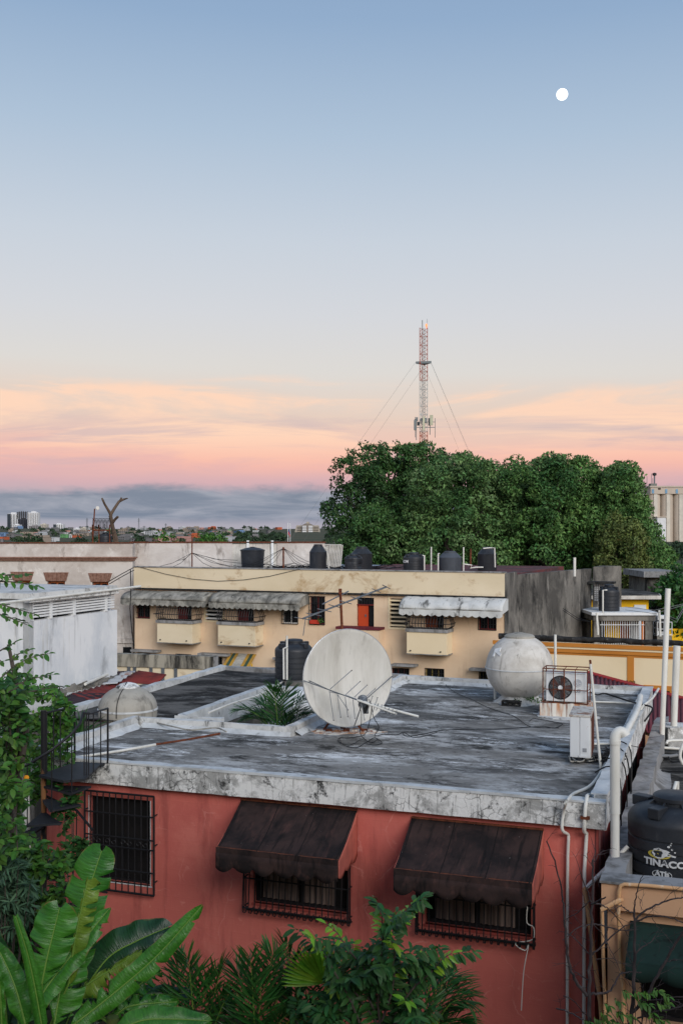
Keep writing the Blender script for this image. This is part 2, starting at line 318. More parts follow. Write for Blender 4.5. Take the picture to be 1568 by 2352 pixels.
mats = dict(
 pink = M_('pink_stucco', S(206,112,100), [(S(190,96,88),(.7,.7,.9),5,.40,.70,.8),(S(216,128,114),(1.1,1.1,.8),10,.52,.64,.55,.72),(S(128,58,56),(1.6,1.6,.22),10,.54,.68,.6,.7),(S(222,146,132),(7,7,7),8,.62,.70,.5,.7),(S(100,48,46),(.5,.5,.5),10,.60,.70,.5,.72)], rough=.9, bump=((40,40,40),.25,.01), bricks=(.42,.21,.13), cracks=(1.1,S(222,150,138),.012,.55)),
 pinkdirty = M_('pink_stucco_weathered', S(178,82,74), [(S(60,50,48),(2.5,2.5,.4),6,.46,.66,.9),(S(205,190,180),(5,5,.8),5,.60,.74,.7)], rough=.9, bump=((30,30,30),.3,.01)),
 moldy = M_('mouldy_white_parapet', S(230,230,227), [(S(150,150,147),(2.2,2.2,2.2),12,.46,.57,.85,.74),(S(66,66,64),(13,13,1.2),9,.55,.66,.8,.7),(S(34,34,34),(3.6,3.6,3.0),13,.55,.61,.92,.78),(S(236,236,234),(5,5,4),12,.54,.60,.9,.76)], bump=((30,30,30),.4,.012), cracks=(5.5,S(36,36,36),.035,.85)),
 moldyedge = M_('white_parapet_top', S(205,208,208), [(S(150,152,152),(3,3,3),5,.45,.7,.7),(S(60,62,62),(6,6,6),6,.60,.72,.8)], bump=((30,30,30),.3,.01)),
 whitepar = M_('white_painted_parapet', S(208,209,207), [(S(158,158,155),(1.5,1.5,1.5),11,.46,.60,.8,.72),(S(64,64,62),(4,4,2),12,.56,.63,.85,.76)], bump=((25,25,25),.25,.01)),
 roof = M_('weathered_roof_membrane', S(138,135,130), [(S(84,83,81),(.4,.7,1),12,.42,.56,.9,.74),(S(190,189,186),(.5,.95,1),14,.49,.59,.85,.78),(S(40,39,38),(.6,1.0,1),14,.54,.61,.9,.76),(S(228,228,226),(.6,1.5,1),15,.55,.60,.95,.84),(S(44,43,42),(3,5,1),10,.55,.63,.7,.75)], rough=.9, spec=.12, bump=((12,25,12),.4,.012)),
 roofdark = M_('blackened_roof', S(104,101,97), [(S(36,35,34),(.6,1.0,1),14,.44,.54,.95,.76),(S(132,131,128),(.5,1.2,1),12,.54,.64,.8,.75),(S(190,190,187),(.6,1.8,1),14,.60,.66,.85,.8),(S(24,24,24),(.9,1.6,1),10,.58,.66,.8,.7)], rough=.9, spec=.12, bump=((12,25,12),.4,.012)),
 cream = M_('cream_stucco', S(226,211,182), [(S(212,195,162),(.35,.35,.6),5,.42,.7,.7),(S(172,140,98),(.7,.7,1.0),10,.54,.64,.75,.7),(S(120,104,84),(3,3,.35),6,.68,.84,.6)], bump=((18,18,18),.2,.01)),
 peach = M_('peach_stucco', S(226,200,170), [(S(214,184,152),(.35,.35,.6),10,.42,.62,.7,.7),(S(170,136,108),(1.5,1.5,.3),10,.56,.70,.55,.72)], bump=((18,18,18),.2,.01)),
 tanwall = M_('tan_stucco', S(212,168,132), [(S(196,150,114),(.5,.5,.7),5,.42,.7,.7),(S(150,104,72),(4,4,.4),6,.66,.84,.5)], bump=((22,22,22),.3,.012)),
 buff = M_('buff_stucco', S(230,212,178), [(S(218,198,162),(.5,.5,.7),5,.42,.7,.6)], bump=((18,18,18),.2,.01)),
 ochre = M_('ochre_paint', S(190,124,52), [(S(168,104,40),(.6,.6,.8),5,.42,.7,.7)], bump=((18,18,18),.2,.01)),
 pale = M_('pale_lime_stucco', S(200,194,188), [(S(172,162,154),(.4,.4,.5),10,.44,.60,.85,.7),(S(220,216,210),(1.0,1.0,1.0),10,.54,.64,.75,.72),(S(116,106,98),(1.3,1.3,.5),11,.57,.66,.7,.74)], bump=((8,8,8),.35,.03)),
 whitewall = M_('white_painted_wall', S(226,228,229), [(S(196,202,208),(.8,.8,.5),10,.45,.62,.75,.7),(S(158,148,122),(1.9,1.9,.10),9,.58,.68,.6,.7),(S(120,122,124),(1.6,1.6,.3),10,.57,.68,.55,.72)], bump=((14,14,14),.25,.015)),
 concrete = M_('mouldy_concrete', S(132,128,121), [(S(72,70,67),(.5,.5,.35),9,.40,.58,.9,.7),(S(34,34,33),(.7,.7,.25),12,.50,.60,.9,.74),(S(184,180,172),(1.6,1.6,.5),9,.60,.70,.6,.7)], bump=((12,12,12),.4,.02)),
 blackcap = M_('black_mould_cap', S(50,50,50), [(S(20,20,20),(4,4,2),6,.42,.62,.9),(S(150,148,142),(7,7,4),7,.62,.72,.8)], bump=((20,20,20),.5,.03)),
 capmould = M_('mould_streaked_cap', S(166,160,146), [(S(40,39,37),(2.2,2.2,.5),9,.40,.56,.95,.7),(S(190,184,170),(3,3,.6),9,.62,.70,.7,.7)], bump=((14,14,14),.4,.02)),
 ledge = M_('grey_ledge', S(150,150,150), [(S(90,88,84),(4,4,2),6,.45,.68,.85),(S(40,40,38),(7,7,3),6,.62,.74,.8)]),
 awn_dark = M_('dark_brown_canvas', S(60,45,42), [(S(26,22,23),(1.8,1.8,1.8),6,.42,.60,.9),(S(90,62,56),(8,1.0,5),9,.56,.70,.5),(S(16,14,15),(10,1.0,2.5),7,.54,.66,.8),(S(210,200,190),(24,24,24),2,.76,.775,.9)], rough=.95, bump=((50,50,50),.3,.006)),
 awn_side = M_('lit_pink_canvas', S(196,108,92), [(S(150,82,74),(3,3,2),6,.44,.68,.8),(S(60,44,42),(6,6,3),6,.64,.78,.7)], rough=.95),  # side panels brighter than the top, the light on them put into the pink
 awn_green = M_('dark_green_canvas', S(32,56,50), [(S(20,38,36),(2,2,2),6,.4,.7,.8),(S(14,18,18),(6,6,1.2),6,.55,.70,.8)], rough=.95),
 awn_old = M_('mouldy_fibre_awning', S(158,156,148), [(S(96,95,90),(2.2,2.2,2.2),6,.40,.62,.9),(S(44,44,42),(5,1.2,3),7,.52,.70,.85),(S(205,202,192),(6,6,6),6,.62,.72,.7)], bump=((10,10,10),.3,.02)),
 awn_white = M_('white_fibre_awning', S(206,208,206), [(S(170,172,170),(2,2,2),6,.45,.7,.7),(S(70,70,68),(2.2,.8,1.2),10,.53,.62,.85,.7)], bump=((10,10,10),.2,.02)),
 iron = M_('black_iron', S(30,30,33), [(S(58,40,34),(20,20,20),4,.62,.8,.6)], rough=.55, spec=.4),
 rust = M_('rusty_iron', S(112,62,40), [(S(66,34,26),(12,12,12),5,.4,.66,.9),(S(160,96,56),(22,22,22),5,.6,.75,.6)], rough=.9),
 darkiron = M_('dark_stair_steel', S(38,40,44), [(S(60,62,66),(16,16,16),5,.5,.7,.6)], rough=.6),
 polerust = M_('worn_black_pole', S(30,30,32), [(S(150,104,66),(6,6,1.2),5,.54,.60,.9)], rough=.6),
 pane = M_('dark_glass', S(22,24,27), [(S(34,36,40),(1.2,1.2,1.2),3,.4,.7,.6)], rough=.12, spec=.5),
 dark = M_('dark_interior', S(20,19,20), [(S(34,30,30),(3,3,3),3,.4,.7,.6)], rough=.9),  # near-black colour stands in for shade inside openings; seams and frames share it
 curtain = M_('brown_curtain', S(132,116,108), [(S(76,64,60),(14,14,.4),4,.4,.64,.9)], rough=.95),
 plastic = M_('black_tank_plastic', S(38,41,46), [(S(56,60,66),(1.5,1.5,1.5),8,.45,.65,.7,.7),(S(104,104,102),(5,5,1.0),10,.58,.72,.4,.72)], rough=.5, spec=.4, bump=((30,30,30),.08,.004)),
 plasticgrey = M_('faded_tank_plastic', S(78,84,92), [(S(60,65,72),(3,3,1),5,.4,.7,.7)], rough=.65, spec=.3),
 fibre = M_('dirty_white_fibreglass', S(208,205,198), [(S(178,173,164),(2.2,2.2,2.2),8,.42,.64,.8,.7),(S(126,121,112),(5,5,.6),9,.54,.68,.75,.7),(S(60,60,56),(3,3,1.2),9,.62,.70,.75,.7)], rough=.9, spec=.15, bump=((20,20,20),.1,.006)),
 fibredirty = M_('stained_fibreglass', S(168,164,154), [(S(140,136,127),(2.5,2.5,2.5),6,.40,.66,.85),(S(66,64,60),(6,6,.6),7,.54,.74,.8),(S(140,104,62),(5,5,.25),5,.72,.78,.7)], rough=.75),
 pvc = M_('white_pvc', S(222,221,214), [(S(196,194,184),(4,4,1),4,.45,.7,.7),(S(130,122,108),(14,14,2),5,.70,.78,.6)], rough=.45, spec=.4),
 pvctan = M_('tan_painted_pipe', S(218,172,126), [(S(236,220,196),(8,8,3),4,.60,.7,.7)], rough=.6),
 acwhite = M_('white_unit_paint', S(216,219,220), [(S(190,192,192),(3,3,2),5,.45,.7,.7),(S(140,84,52),(5,5,9),6,.68,.76,.85)], rough=.5, spec=.35),
 acrust = M_('rusted_unit_panel', S(196,192,184), [(S(130,84,54),(5,5,4),10,.50,.58,.9,.72),(S(86,50,36),(8,8,6),10,.57,.63,.9,.72)], rough=.8),
 fanblack = M_('fan_black', S(36,37,39), [(S(96,52,36),(9,9,9),5,.60,.72,.6)], rough=.6),
 rustbase = M_('rust_streaked_plaster', S(214,210,200), [(S(182,120,70),(7,7,.9),8,.46,.58,.85),(S(126,66,36),(11,11,.8),8,.54,.62,.85)], rough=.9, bump=((16,16,16),.3,.02)),
 dish = M_('weathered_dish_paint', S(208,206,199), [(S(186,183,174),(2.5,2.5,.4),10,.42,.62,.8,.7),(S(158,154,145),(7,7,.3),10,.54,.68,.6,.72),(S(226,225,220),(20,20,20),5,.68,.76,.6)], rough=.7),
 alu = M_('grey_aluminium', S(170,174,178), [(S(130,132,134),(9,9,9),4,.5,.7,.6)], rough=.4, metal=.6),
 steel = M_('galvanised_steel', S(118,124,130), [(S(84,88,92),(7,7,7),4,.45,.7,.7)], rough=.5, metal=.4),
 cable = M_('black_cable', S(24,24,26), rough=.6),
 cablegrey = M_('grey_cable', S(120,122,124), rough=.6),
 redtin = M_('rusty_red_corrugated', S(128,50,46), [(S(84,36,36),(1.5,1.5,1.5),6,.4,.66,.9),(S(160,86,62),(4,1,4),6,.60,.72,.7)], rough=.8),
 blacktin = M_('dark_corrugated', S(60,48,54), [(S(40,32,38),(2,2,2),6,.4,.66,.9),(S(130,90,70),(6,1,4),6,.64,.74,.7)], rough=.8),
 whitetin = M_('pale_corrugated', S(176,178,180), [(S(140,88,64),(4,1,4),6,.55,.66,.85)], rough=.7),
 maroon = M_('maroon_sheet_roof', S(104,40,50), [(S(84,30,40),(2,2,2),5,.4,.7,.8),(S(140,60,62),(5,5,5),5,.62,.74,.5)], rough=.75),
 redroof = M_('red_roof_paint', S(110,58,58), [(S(66,52,54),(.6,.6,1),10,.42,.56,.9,.7),(S(150,146,150),(2,5,2),6,.62,.7,.7)], rough=.85),
 blueroof = M_('blue_grey_roof_paint', S(150,160,172), [(S(120,128,140),(1,2,1),6,.4,.7,.8),(S(190,196,204),(2,6,2),6,.6,.7,.6)], rough=.85),
 brick = M_('old_brick', S(142,110,96), [(S(112,78,64),(8,8,8),5,.4,.66,.9),(S(180,150,130),(20,20,6),5,.6,.7,.6)], rough=.95),
 wood = M_('orange_brown_wood', S(164,88,40), [(S(112,56,28),(4,4,.6),5,.4,.7,.8)], rough=.6),
 orangedoor = M_('orange_red_door', S(188,70,34), [(S(150,50,26),(3,3,.5),5,.4,.7,.8)], rough=.6),
 redwood = M_('dark_red_shutter', S(112,40,40), [(S(72,28,30),(3,3,6),4,.4,.7,.8)], rough=.7),
 yellow = M_('bright_yellow_paint', S(226,180,24), [(S(206,158,16),(1,1,1),5,.42,.7,.7),(S(120,100,40),(5,5,.6),6,.68,.8,.5)], rough=.8),
 stripe_y = M_('yellow_stripe', S(186,144,58), [(S(150,120,70),(3,3,3),8,.45,.6,.7)], rough=.9), stripe_g = M_('green_stripe', S(60,84,70), rough=.8), stripe_w = M_('pale_stripe', S(182,180,172), [(S(140,138,130),(3,12,3),8,.45,.6,.7)], rough=.9),
 orange = M_('orange_paint', S(206,118,52), rough=.8),
 whitepaint = M_('white_paint', S(226,228,228), [(S(190,190,188),(5,5,2),5,.5,.72,.6)], rough=.6),
 wornwhite = M_('worn_lettering', S(214,216,216), [(S(44,47,52),(9,9,9),10,.56,.60,.9,.75)], rough=.7),
 lightblue = M_('pale_blue_tile', S(206,214,222), rough=.5),
 bark = M_('grey_bark', S(92,84,76), [(S(56,50,46),(10,10,2),6,.4,.64,.9),(S(140,130,118),(16,16,4),5,.62,.74,.6)], rough=.95, bump=((25,25,6),.6,.02)),
 barkdead = M_('dead_bark', S(104,88,74), [(S(56,46,40),(5,5,1.2),6,.4,.64,.9),(S(160,140,116),(9,9,2),5,.62,.74,.6)], rough=.95, bump=((9,9,2),.6,.04)),
 twig = M_('dark_twig', S(76,68,68), [(S(48,42,44),(14,14,5),5,.4,.66,.9),(S(126,120,120),(20,20,9),5,.6,.74,.6)], rough=.95),
 leafbig = M_('ficus_leaf', S(84,122,64), [(S(48,88,46),(.22,.22,.22),5,.44,.58,.85),(S(104,128,88),(.3,.3,.3),5,.54,.66,.6)], rough=.6, spec=.25, island=.5, trans=.06),
 leafpale = M_('pale_ficus_leaf', S(88,122,70), [(S(52,90,48),(.25,.25,.25),5,.44,.58,.85),(S(116,142,98),(.35,.35,.35),5,.52,.64,.65)], rough=.6, spec=.25, island=.5, trans=.06),
 leafdeep = M_('dark_ficus_leaf', S(62,98,50), [(S(40,72,38),(.25,.25,.25),5,.44,.58,.85),(S(86,116,66),(.4,.4,.4),5,.56,.68,.6)], rough=.55, spec=.3, island=.5, trans=.06),
 leafolive = M_('dry_tipped_leaf', S(96,112,58), [(S(60,82,42),(.8,.8,.8),4,.42,.66,.8),(S(136,112,70),(1.6,1.6,1.6),4,.60,.72,.6)], rough=.6, island=.45, trans=.1),
 leafnear = M_('glossy_green_leaf', S(72,116,44), [(S(40,82,34),(1.1,1.1,1.1),4,.42,.66,.8),(S(112,150,48),(2.2,2.2,2.2),4,.60,.74,.7)], rough=.5, spec=.35, island=.4, trans=.15),
 leafdark = M_('deep_green_leaf', S(54,98,44), [(S(36,74,38),(1.5,1.5,1.5),4,.42,.66,.8)], rough=.5, spec=.3, island=.35, trans=.12),
 leafnew = M_('yellow_green_leaf', S(136,186,50), [(S(92,146,36),(2,2,2),4,.42,.66,.8)], rough=.4, spec=.5, island=.25, trans=.25),
 leafpalm = M_('palm_leaflet', S(52,104,44), [(S(34,78,36),(1.5,1.5,1.5),4,.42,.66,.8)], rough=.4, spec=.5, island=.4, trans=.12),
 leafgrey = M_('grey_green_leaf', S(82,112,84), [(S(58,88,62),(2,2,2),4,.42,.66,.8)], rough=.5, island=.3, trans=.1),
 banana = M_('banana_leaf', S(56,112,38), [(S(36,84,32),(1.2,1.2,1.2),4,.42,.66,.8)], rough=.38, spec=.5, trans=.22),
 bananalight = M_('young_banana_leaf', S(112,150,46), [(S(76,124,40),(1.6,1.6,1.6),4,.42,.66,.8),(S(176,176,70),(3,3,3),4,.66,.8,.5)], rough=.4, spec=.5, trans=.28),
 bananadark = M_('shaded_banana_leaf', S(36,80,42), [(S(26,60,36),(1.2,1.2,1.2),4,.42,.66,.8)], rough=.38, spec=.5, trans=.15),
 midrib = M_('leaf_midrib', S(116,152,66), rough=.5),
 stem = M_('banana_stem', S(96,112,58), [(S(120,92,60),(5,5,1),5,.5,.7,.7)], rough=.7),
 ground = M_('dry_ground_and_scrub', S(70,72,52), [(S(48,60,38),(.02,.02,.02),6,.4,.66,.9),(S(110,100,84),(.06,.06,.06),6,.58,.7,.6)], rough=1.),
 farwood = M_('far_woods', S(52,74,48), [(S(38,56,42),(.05,.05,.05),4,.4,.66,.9)], rough=.9, island=.35),
 moon = None,
)
def emis(name, c, st):
    m = bpy.data.materials.new(name); m.use_nodes = True; b = m.node_tree.nodes['Principled BSDF']
    b.inputs['Base Color'].default_value = c; b.inputs['Emission Color'].default_value = c; b.inputs['Emission Strength'].default_value = st; return m
mats['moon'] = emis('moonlit_surface', (1., .99, .96, 1), 1.6)
def flat(name, c, rough=.8):
    if name not in mats: mats[name] = M_(name, c, [(tuple(v*.7 for v in c[:3])+(1,), (.3, .3, .3), 5, .42, .7, .6)], rough=rough)
    return mats[name]

# ------------------------------------------------------------------ builders shared by the buildings
def holed_wall(mb, u0, u1, z0, z1, holes, v0, deep=.14):
    """front face at local y=v0 with openings (ua,ub,za,zb) whose reveals go back by deep"""
    us = sorted({u0, u1, *[min(max(h[i], u0), u1) for h in holes for i in (0, 1)]}); zs = sorted({z0, z1, *[min(max(h[i], z0), z1) for h in holes for i in (2, 3)]})
    for a, b in zip(us, us[1:]):
        for c, d in zip(zs, zs[1:]):
            mu, mz = (a+b)/2, (c+d)/2
            if any(h[0] < mu < h[1] and h[2] < mz < h[3] for h in holes): continue
            mb.add([(a, v0, c), (b, v0, c), (b, v0, d), (a, v0, d)], [(0, 1, 2, 3)])
    for a, b, c, d in holes:
        w = v0+deep
        mb.add([(a,v0,c),(b,v0,c),(b,v0,d),(a,v0,d),(a,w,c),(b,w,c),(b,w,d),(a,w,d)], [(0,4,5,1),(1,5,6,2),(2,6,7,3),(3,7,4,0)])
def bar(parent, a, b, r, mat, name='bar', n=6):
    return MB().tube([a, b], r, n).build(name, mat, parent, smooth=True)
def rect_window(parent, h, v0, framemat, panemat=None, deep=.12, fw=.05, mull=1, name='window'):
    a, b, c, d = h; y = v0+deep
    w = MB()
    w.box(a, b, y-.03, y+.02, d-fw, d); w.box(a, b, y-.03, y+.02, c, c+fw); w.box(a, a+fw, y-.03, y+.02, c+fw, d-fw); w.box(b-fw, b, y-.03, y+.02, c+fw, d-fw)
    for i in range(1, mull+1):
        x = a+(b-a)*i/(mull+1); w.box(x-fw*.4, x+fw*.4, y-.025, y+.02, c+fw, d-fw)
    o = w.build(name, framemat, parent)
    MB().box(a, b, y, y+.012, c, d).build('pane', panemat or mats['pane'], o)
    return o
def grille(parent, h, v0, nv, nh, r, mat, name='window_grille', out=.05):
    a, b, c, d = h; y = v0-out
    g = MB(); g.tube([(a,y,c),(b,y,c)], r*1.3, 4); g.tube([(a,y,d),(b,y,d)], r*1.3, 4); g.tube([(a,y,c),(a,y,d)], r*1.3, 4); g.tube([(b,y,c),(b,y,d)], r*1.3, 4)
    for q in ((a,c),(b,c),(a,d),(b,d)): g.tube([(q[0],y,q[1]),(q[0],v0+.02,q[1])], r, 4)
    o = g.build(name, mat, parent)
    for i in range(1, nv): x = a+(b-a)*i/nv; bar(o, (x,y,c), (x,y,d), r, mat, n=5)
    for i in range(1, nh): z = c+(d-c)*i/nh; bar(o, (a,y-r,z), (b,y-r,z), r, mat, n=5)
    return o
def tinaco(name, label, loc, R, H, style='ribbed', mat=None, group=None, rz=0., dent=False):
    t = thing(name, label, 'water tank', loc, rz, group); mat = mat or mats['plastic']
    wob = None
    if dent: wob = lambda a, z: 1.-.16*math.exp(-((a-5.6)/.35)**2-((z-.35*H)/(.22*H))**2)-.08*math.exp(-((a-4.4)/.5)**2-((z-.62*H)/(.1*H))**2)+.02*math.sin(5*a+z*6)
    if style == 'ribbed':
        pr = [(R*.98, 0), (R, .02*H)]
        for k in range(1, 5):
            z = .02*H+(.66*H)*k/5; pr += [(R*.995, z-.016*H), (R*.965, z-.008*H), (R*.965, z+.008*H), (R*.995, z+.016*H)]
        pr += [(R, .70*H), (R*1.0, .72*H), (R*.955, .77*H), (R*.82, .835*H), (R*.6, .875*H), (R*.46, .885*H)]
        MB().lathe(pr, 40, wob=wob).build('tank_body', mat, t, smooth=50)
        for a in range(4):
            q = math.pi/4+a*math.pi/2; MB().box(R*.56, R*.97, -.13*R, .13*R, .79*H, .905*H, Matrix.Rotation(q, 4, 'Z')).build('lug', mat, t, bevel=.012)
        for a in range(8):
            q = a*math.pi/4; MB().prism([(R*.45,.86*H),(R*.75,.80*H),(R*.45,.93*H)], -.02*R, .02*R, 'y', Matrix.Rotation(q, 4, 'Z')).build('rib', mat, t)
        MB().lathe([(R*.44, .885*H), (R*.44, .92*H), (R*.47, .925*H), (R*.47, .965*H), (R*.42, .985*H), (R*.2, H), (R*.05, H)], 28).build('lid', mat, t, smooth=40)
    elif style == 'cone':
        pr = [(R*.98, 0), (R, .02*H), (R, .68*H), (R*1.02, .70*H), (R*.99, .715*H), (R*.62, .90*H), (R*.60, .91*H)]
        MB().lathe(pr, 36, wob=wob).build('tank_body', mat, t, smooth=40)
        MB().lathe([(R*.58, .91*H), (R*.58, .94*H), (R*.5, .945*H), (R*.5, .985*H), (R*.45, H), (R*.05, H)], 24).build('lid', mat, t, smooth=40)
    elif style == 'taper':
        MB().lathe([(R*.84, 0), (R*.86, .02*H), (R*.96, .82*H), (R*.97, .84*H)], 36).build('tank_body', mat, t, smooth=40)
        MB().lathe([(R*1.0, .82*H), (R*1.01, .86*H), (R*.95, .87*H), (R*.6, .94*H), (R*.25, .975*H), (R*.2, .98*H), (R*.2, H), (R*.05, H)], 36).build('lid', mat, t, smooth=40)
    return t
# ------------------------------------------------------------------ ground, moon and everything far off
def terr(x, Y):
    t = min(max((Y-450)/2400., 0.), 1.)
    return 11*t*t*(3-2*t)+1.5*math.sin(x*.006+1.)*t+1.2*math.sin(Y*.004+x*.003)*t
def make_ground():
    xs = [-9000, -5000, -3000, -2000, -1400, -1000, -700, -500, -350, -250, -150, -80, -40, 0, 40, 80, 150, 250, 350, 500, 700, 1000, 1400, 2000, 3000, 5000, 9000]
    ys = [-600, -200, -60, 0, 40, 100, 200, 320, 450, 600, 750, 900, 1100, 1300, 1500, 1750, 2000, 2300, 2600, 3000, 3500, 4200, 5200, 7000, 10000, 15000]
    V = [(x, y, terr(x, y)) for y in ys for x in xs]; n = len(xs)
    F = [(j*n+i, j*n+i+1, (j+1)*n+i+1, (j+1)*n+i) for j in range(len(ys)-1) for i in range(n-1)]
    b = MB(); b.add(V, F); tag(b.build('ground', mats['ground'], smooth=60), kind='structure', label='ground under the yards and the town')
make_ground()

def make_moon():
    c = P(*(1290, 217), 8000); b = MB()
    b.lathe([(42.5*math.cos(t), 42.5*math.sin(t)) for t in [math.radians(-89.9+179.8*i/24) for i in range(25)]], 96)
    o = b.build('moon', mats['moon'], smooth=180); o.location = c
    tag(o, 'bright white almost full moon alone high in the blue sky', 'moon')
make_moon()

def far_houses():
    r = random.Random(11)
    cols = [('white', S(176,180,184), 34), ('grey', S(116,116,118), 50), ('tan', S(150,138,126), 30), ('green', S(96,150,98), 6), ('orange', S(190,100,66), 6), ('blue', S(110,140,176), 7), ('pinkish', S(176,136,128), 12)]
    mesh = {}
    for cn, c, k in cols:
        m = flat('far_wall_'+cn, c)
        for j in range(2):
            b = MB(); b.box(-.5, .5, -.5, .5, -1., 1); b.box(-.53, .53, -.53, .53, 1, 1.06)
            if j: b.box(-.1, .42, -.3, .45, 1.06, 1.45)
            o = b.build('far_house', m); me = o.data; bpy.data.objects.remove(o)
            w = MB()
            for q in range(4 if j else 3):
                x = -.36+.24*q
                for z in (.12, .6): w.box(x-.05, x+.05, -.515, -.49, z, z+.22)
            o = w.build('window_row', mats['pane']); mw = o.data; bpy.data.objects.remove(o)
            mesh[cn, j] = (me, mw)
        for q in range(k):
            j = r.randrange(2)
            Y = 620+r.random()**1.4*1900
            xp = r.uniform(-15, 540) if r.random() < .9 else r.uniform(540, 640)
            X = (xp-CX)/FPX*Y
            me, mw = mesh[cn, j]; o = bpy.data.objects.new('far_house', me); col.objects.link(o)
            w = r.uniform(6, 13)*(.45+Y/2400.); h = r.uniform(1.7, 3.2)*(.8+Y/3000.)
            o.location = (X, Y, terr(X, Y)); o.scale = (w, r.uniform(8, 14), h); o.rotation_euler = (0, 0, r.uniform(-.5, .5))
            zone = ('at the left edge below the far towers' if xp < 60 else 'below the tall white far tower' if xp < 120 else 'between the far towers and the dead tree' if xp < 215 else 'behind the dead tree' if xp < 290 else 'just right of the dead tree' if xp < 390 else 'above the middle of the pale parapet' if xp < 480 else 'above the right of the pale parapet')
            far = 'nearer' if Y < 900 else 'mid-distance' if Y < 1400 else 'farthest'
            tag(o, f'{far} {"two-level" if j else "plain"} {cn} town house {zone}', 'house', f'far-off {cn} town houses')
            win = bpy.data.objects.new('window_row', mw); col.objects.link(win); win.parent = o
far_houses()

def tower_block(name, label, zt, Y, mat, depth=20., dark_strip=None, rows=16, colsn=5, rot=0., wm=None):
    """zt: left, top, right, bottom in photo units"""
    x0, y0, x1, y1 = zt; a = P(x0, y1, Y); b = P(x1, y0, Y); zb = terr(a.x, Y)-1
    w = b.x-a.x; H = b.z-zb
    t = thing(name, label, 'tower block' if H > 40 else 'building', ((a.x+b.x)/2, Y, zb), rot)
    m = MB(); m.box(-w/2, w/2, 0, depth, 0, H); m.build('wall', mat, t)
    MB().box(-w*.2, w*.25, depth*.2, depth*.6, H, H+w*.12).build('roof_hut', mat, t)
    g = MB()
    for j in range(rows):
        z = H*(.06+.9*j/rows)
        for i in range(colsn):
            x = -w/2+w*(i+.5)/colsn; g.box(x-w/colsn*.28, x+w/colsn*.28, -.35, .1, z, z+H/rows*.42)
    g.build('window_row', wm or mats['pane'], t)
    if dark_strip:
        m = MB(); m.box(-w/2-.5, -w/2+w*dark_strip, -.8, depth*.7, 0, H*.98); m.build('dark_cladding', flat('dark_cladding', S(52,60,68)), t)
    return t
def towers():
    z = lambda a, b, c, d: (*ZT(a, b), *ZT(c, d))
    wt = flat('far_white_render', S(214,216,218)); gr = flat('far_dark_frame', S(74,72,72)); cr = flat('far_cream_render', S(196,190,178))
    tower_block('tower_block', 'white apartment tower with a black left edge among the far towers', z(70,122,163,275), 3100, wt, dark_strip=.32, rows=18, colsn=4)
    t = tower_block('tower_block', 'dark tower under construction between the white far towers', z(163,170,237,278), 3000, flat('far_dark_net', S(58,60,68)), rows=10, colsn=3)
    a = P(*ZT(150,170), 3000); b = P(*ZT(228,108), 3000); m = MB(); w = b.x-a.x
    for k in range(8): m.box(-w/2-2, w/2-2, 0, 18, 2+k*(b.z-a.z)/8-.5, 2+k*(b.z-a.z)/8+.5)
    for i in range(5):
        for j in (0, 17): m.box(-w/2-2+w*i/4.2, -w/2-2+w*i/4.2+2, j, j+1, 0, b.z-a.z+r_(i)*4)
    o = m.build('bare_floors', gr, t); o.location = (0, 0, a.z-t.location.z)
    tower_block('tower_block', 'tall white tower standing apart to the right of the dark unfinished tower', z(250,112,345,270), 2950, wt, rows=17, colsn=6)
    tower_block('apartment_block', 'low white block at the foot of the black-edged tower', z(117,222,180,272), 2700, wt, rows=5, colsn=4)
    tower_block('apartment_block', 'cream mid-rise block to the right of the tall white tower', z(363,217,420,276), 2700, cr, rows=8, colsn=4)
    tower_block('apartment_block', 'grey block with dark windows at the foot of the tall white tower', z(262,232,352,274), 2600, flat('far_grey_render', S(140,138,140)), rows=5, colsn=6)
    tower_block('apartment_block', 'white mid-rise block with a dark blue-green left side', z(482,218,567,282), 2500, wt, dark_strip=.28, rows=8, colsn=4)
    tower_block('apartment_block', 'blue and red low building beside the white mid-rise block', z(553,256,607,284), 2450, flat('far_blue_render', S(76,96,140)), rows=2, colsn=4)
    tower_block('apartment_block', 'bright white block between the dead tree and the green bush', z(1265,290,1342,336), 1300, wt, rows=3, colsn=5, depth=12)
    tower_block('apartment_block', 'long low white block beside the dead trunk', z(1138,302,1213,332), 1400, wt, rows=2, colsn=6, depth=12)
    tower_block('apartment_block', 'white house block with a red roof left of the dead tree', z(658,256,722,300), 1900, wt, rows=3, colsn=5, depth=12)
    tower_block('apartment_block', 'cream block with balconies left of the dead tree', z(722,250,780,300), 1900, cr, rows=4, colsn=5, depth=12)
    x0, y0 = Z1(1110,248); x1, y1 = Z1(1140,280)
    tower_block('apartment_block', 'lone white block on the skyline left of the stepped concrete building', (x0,y0,x1,y1), 2400, wt, rows=7, colsn=4)
def r_(i): return (i*37 % 11)/11.
towers()

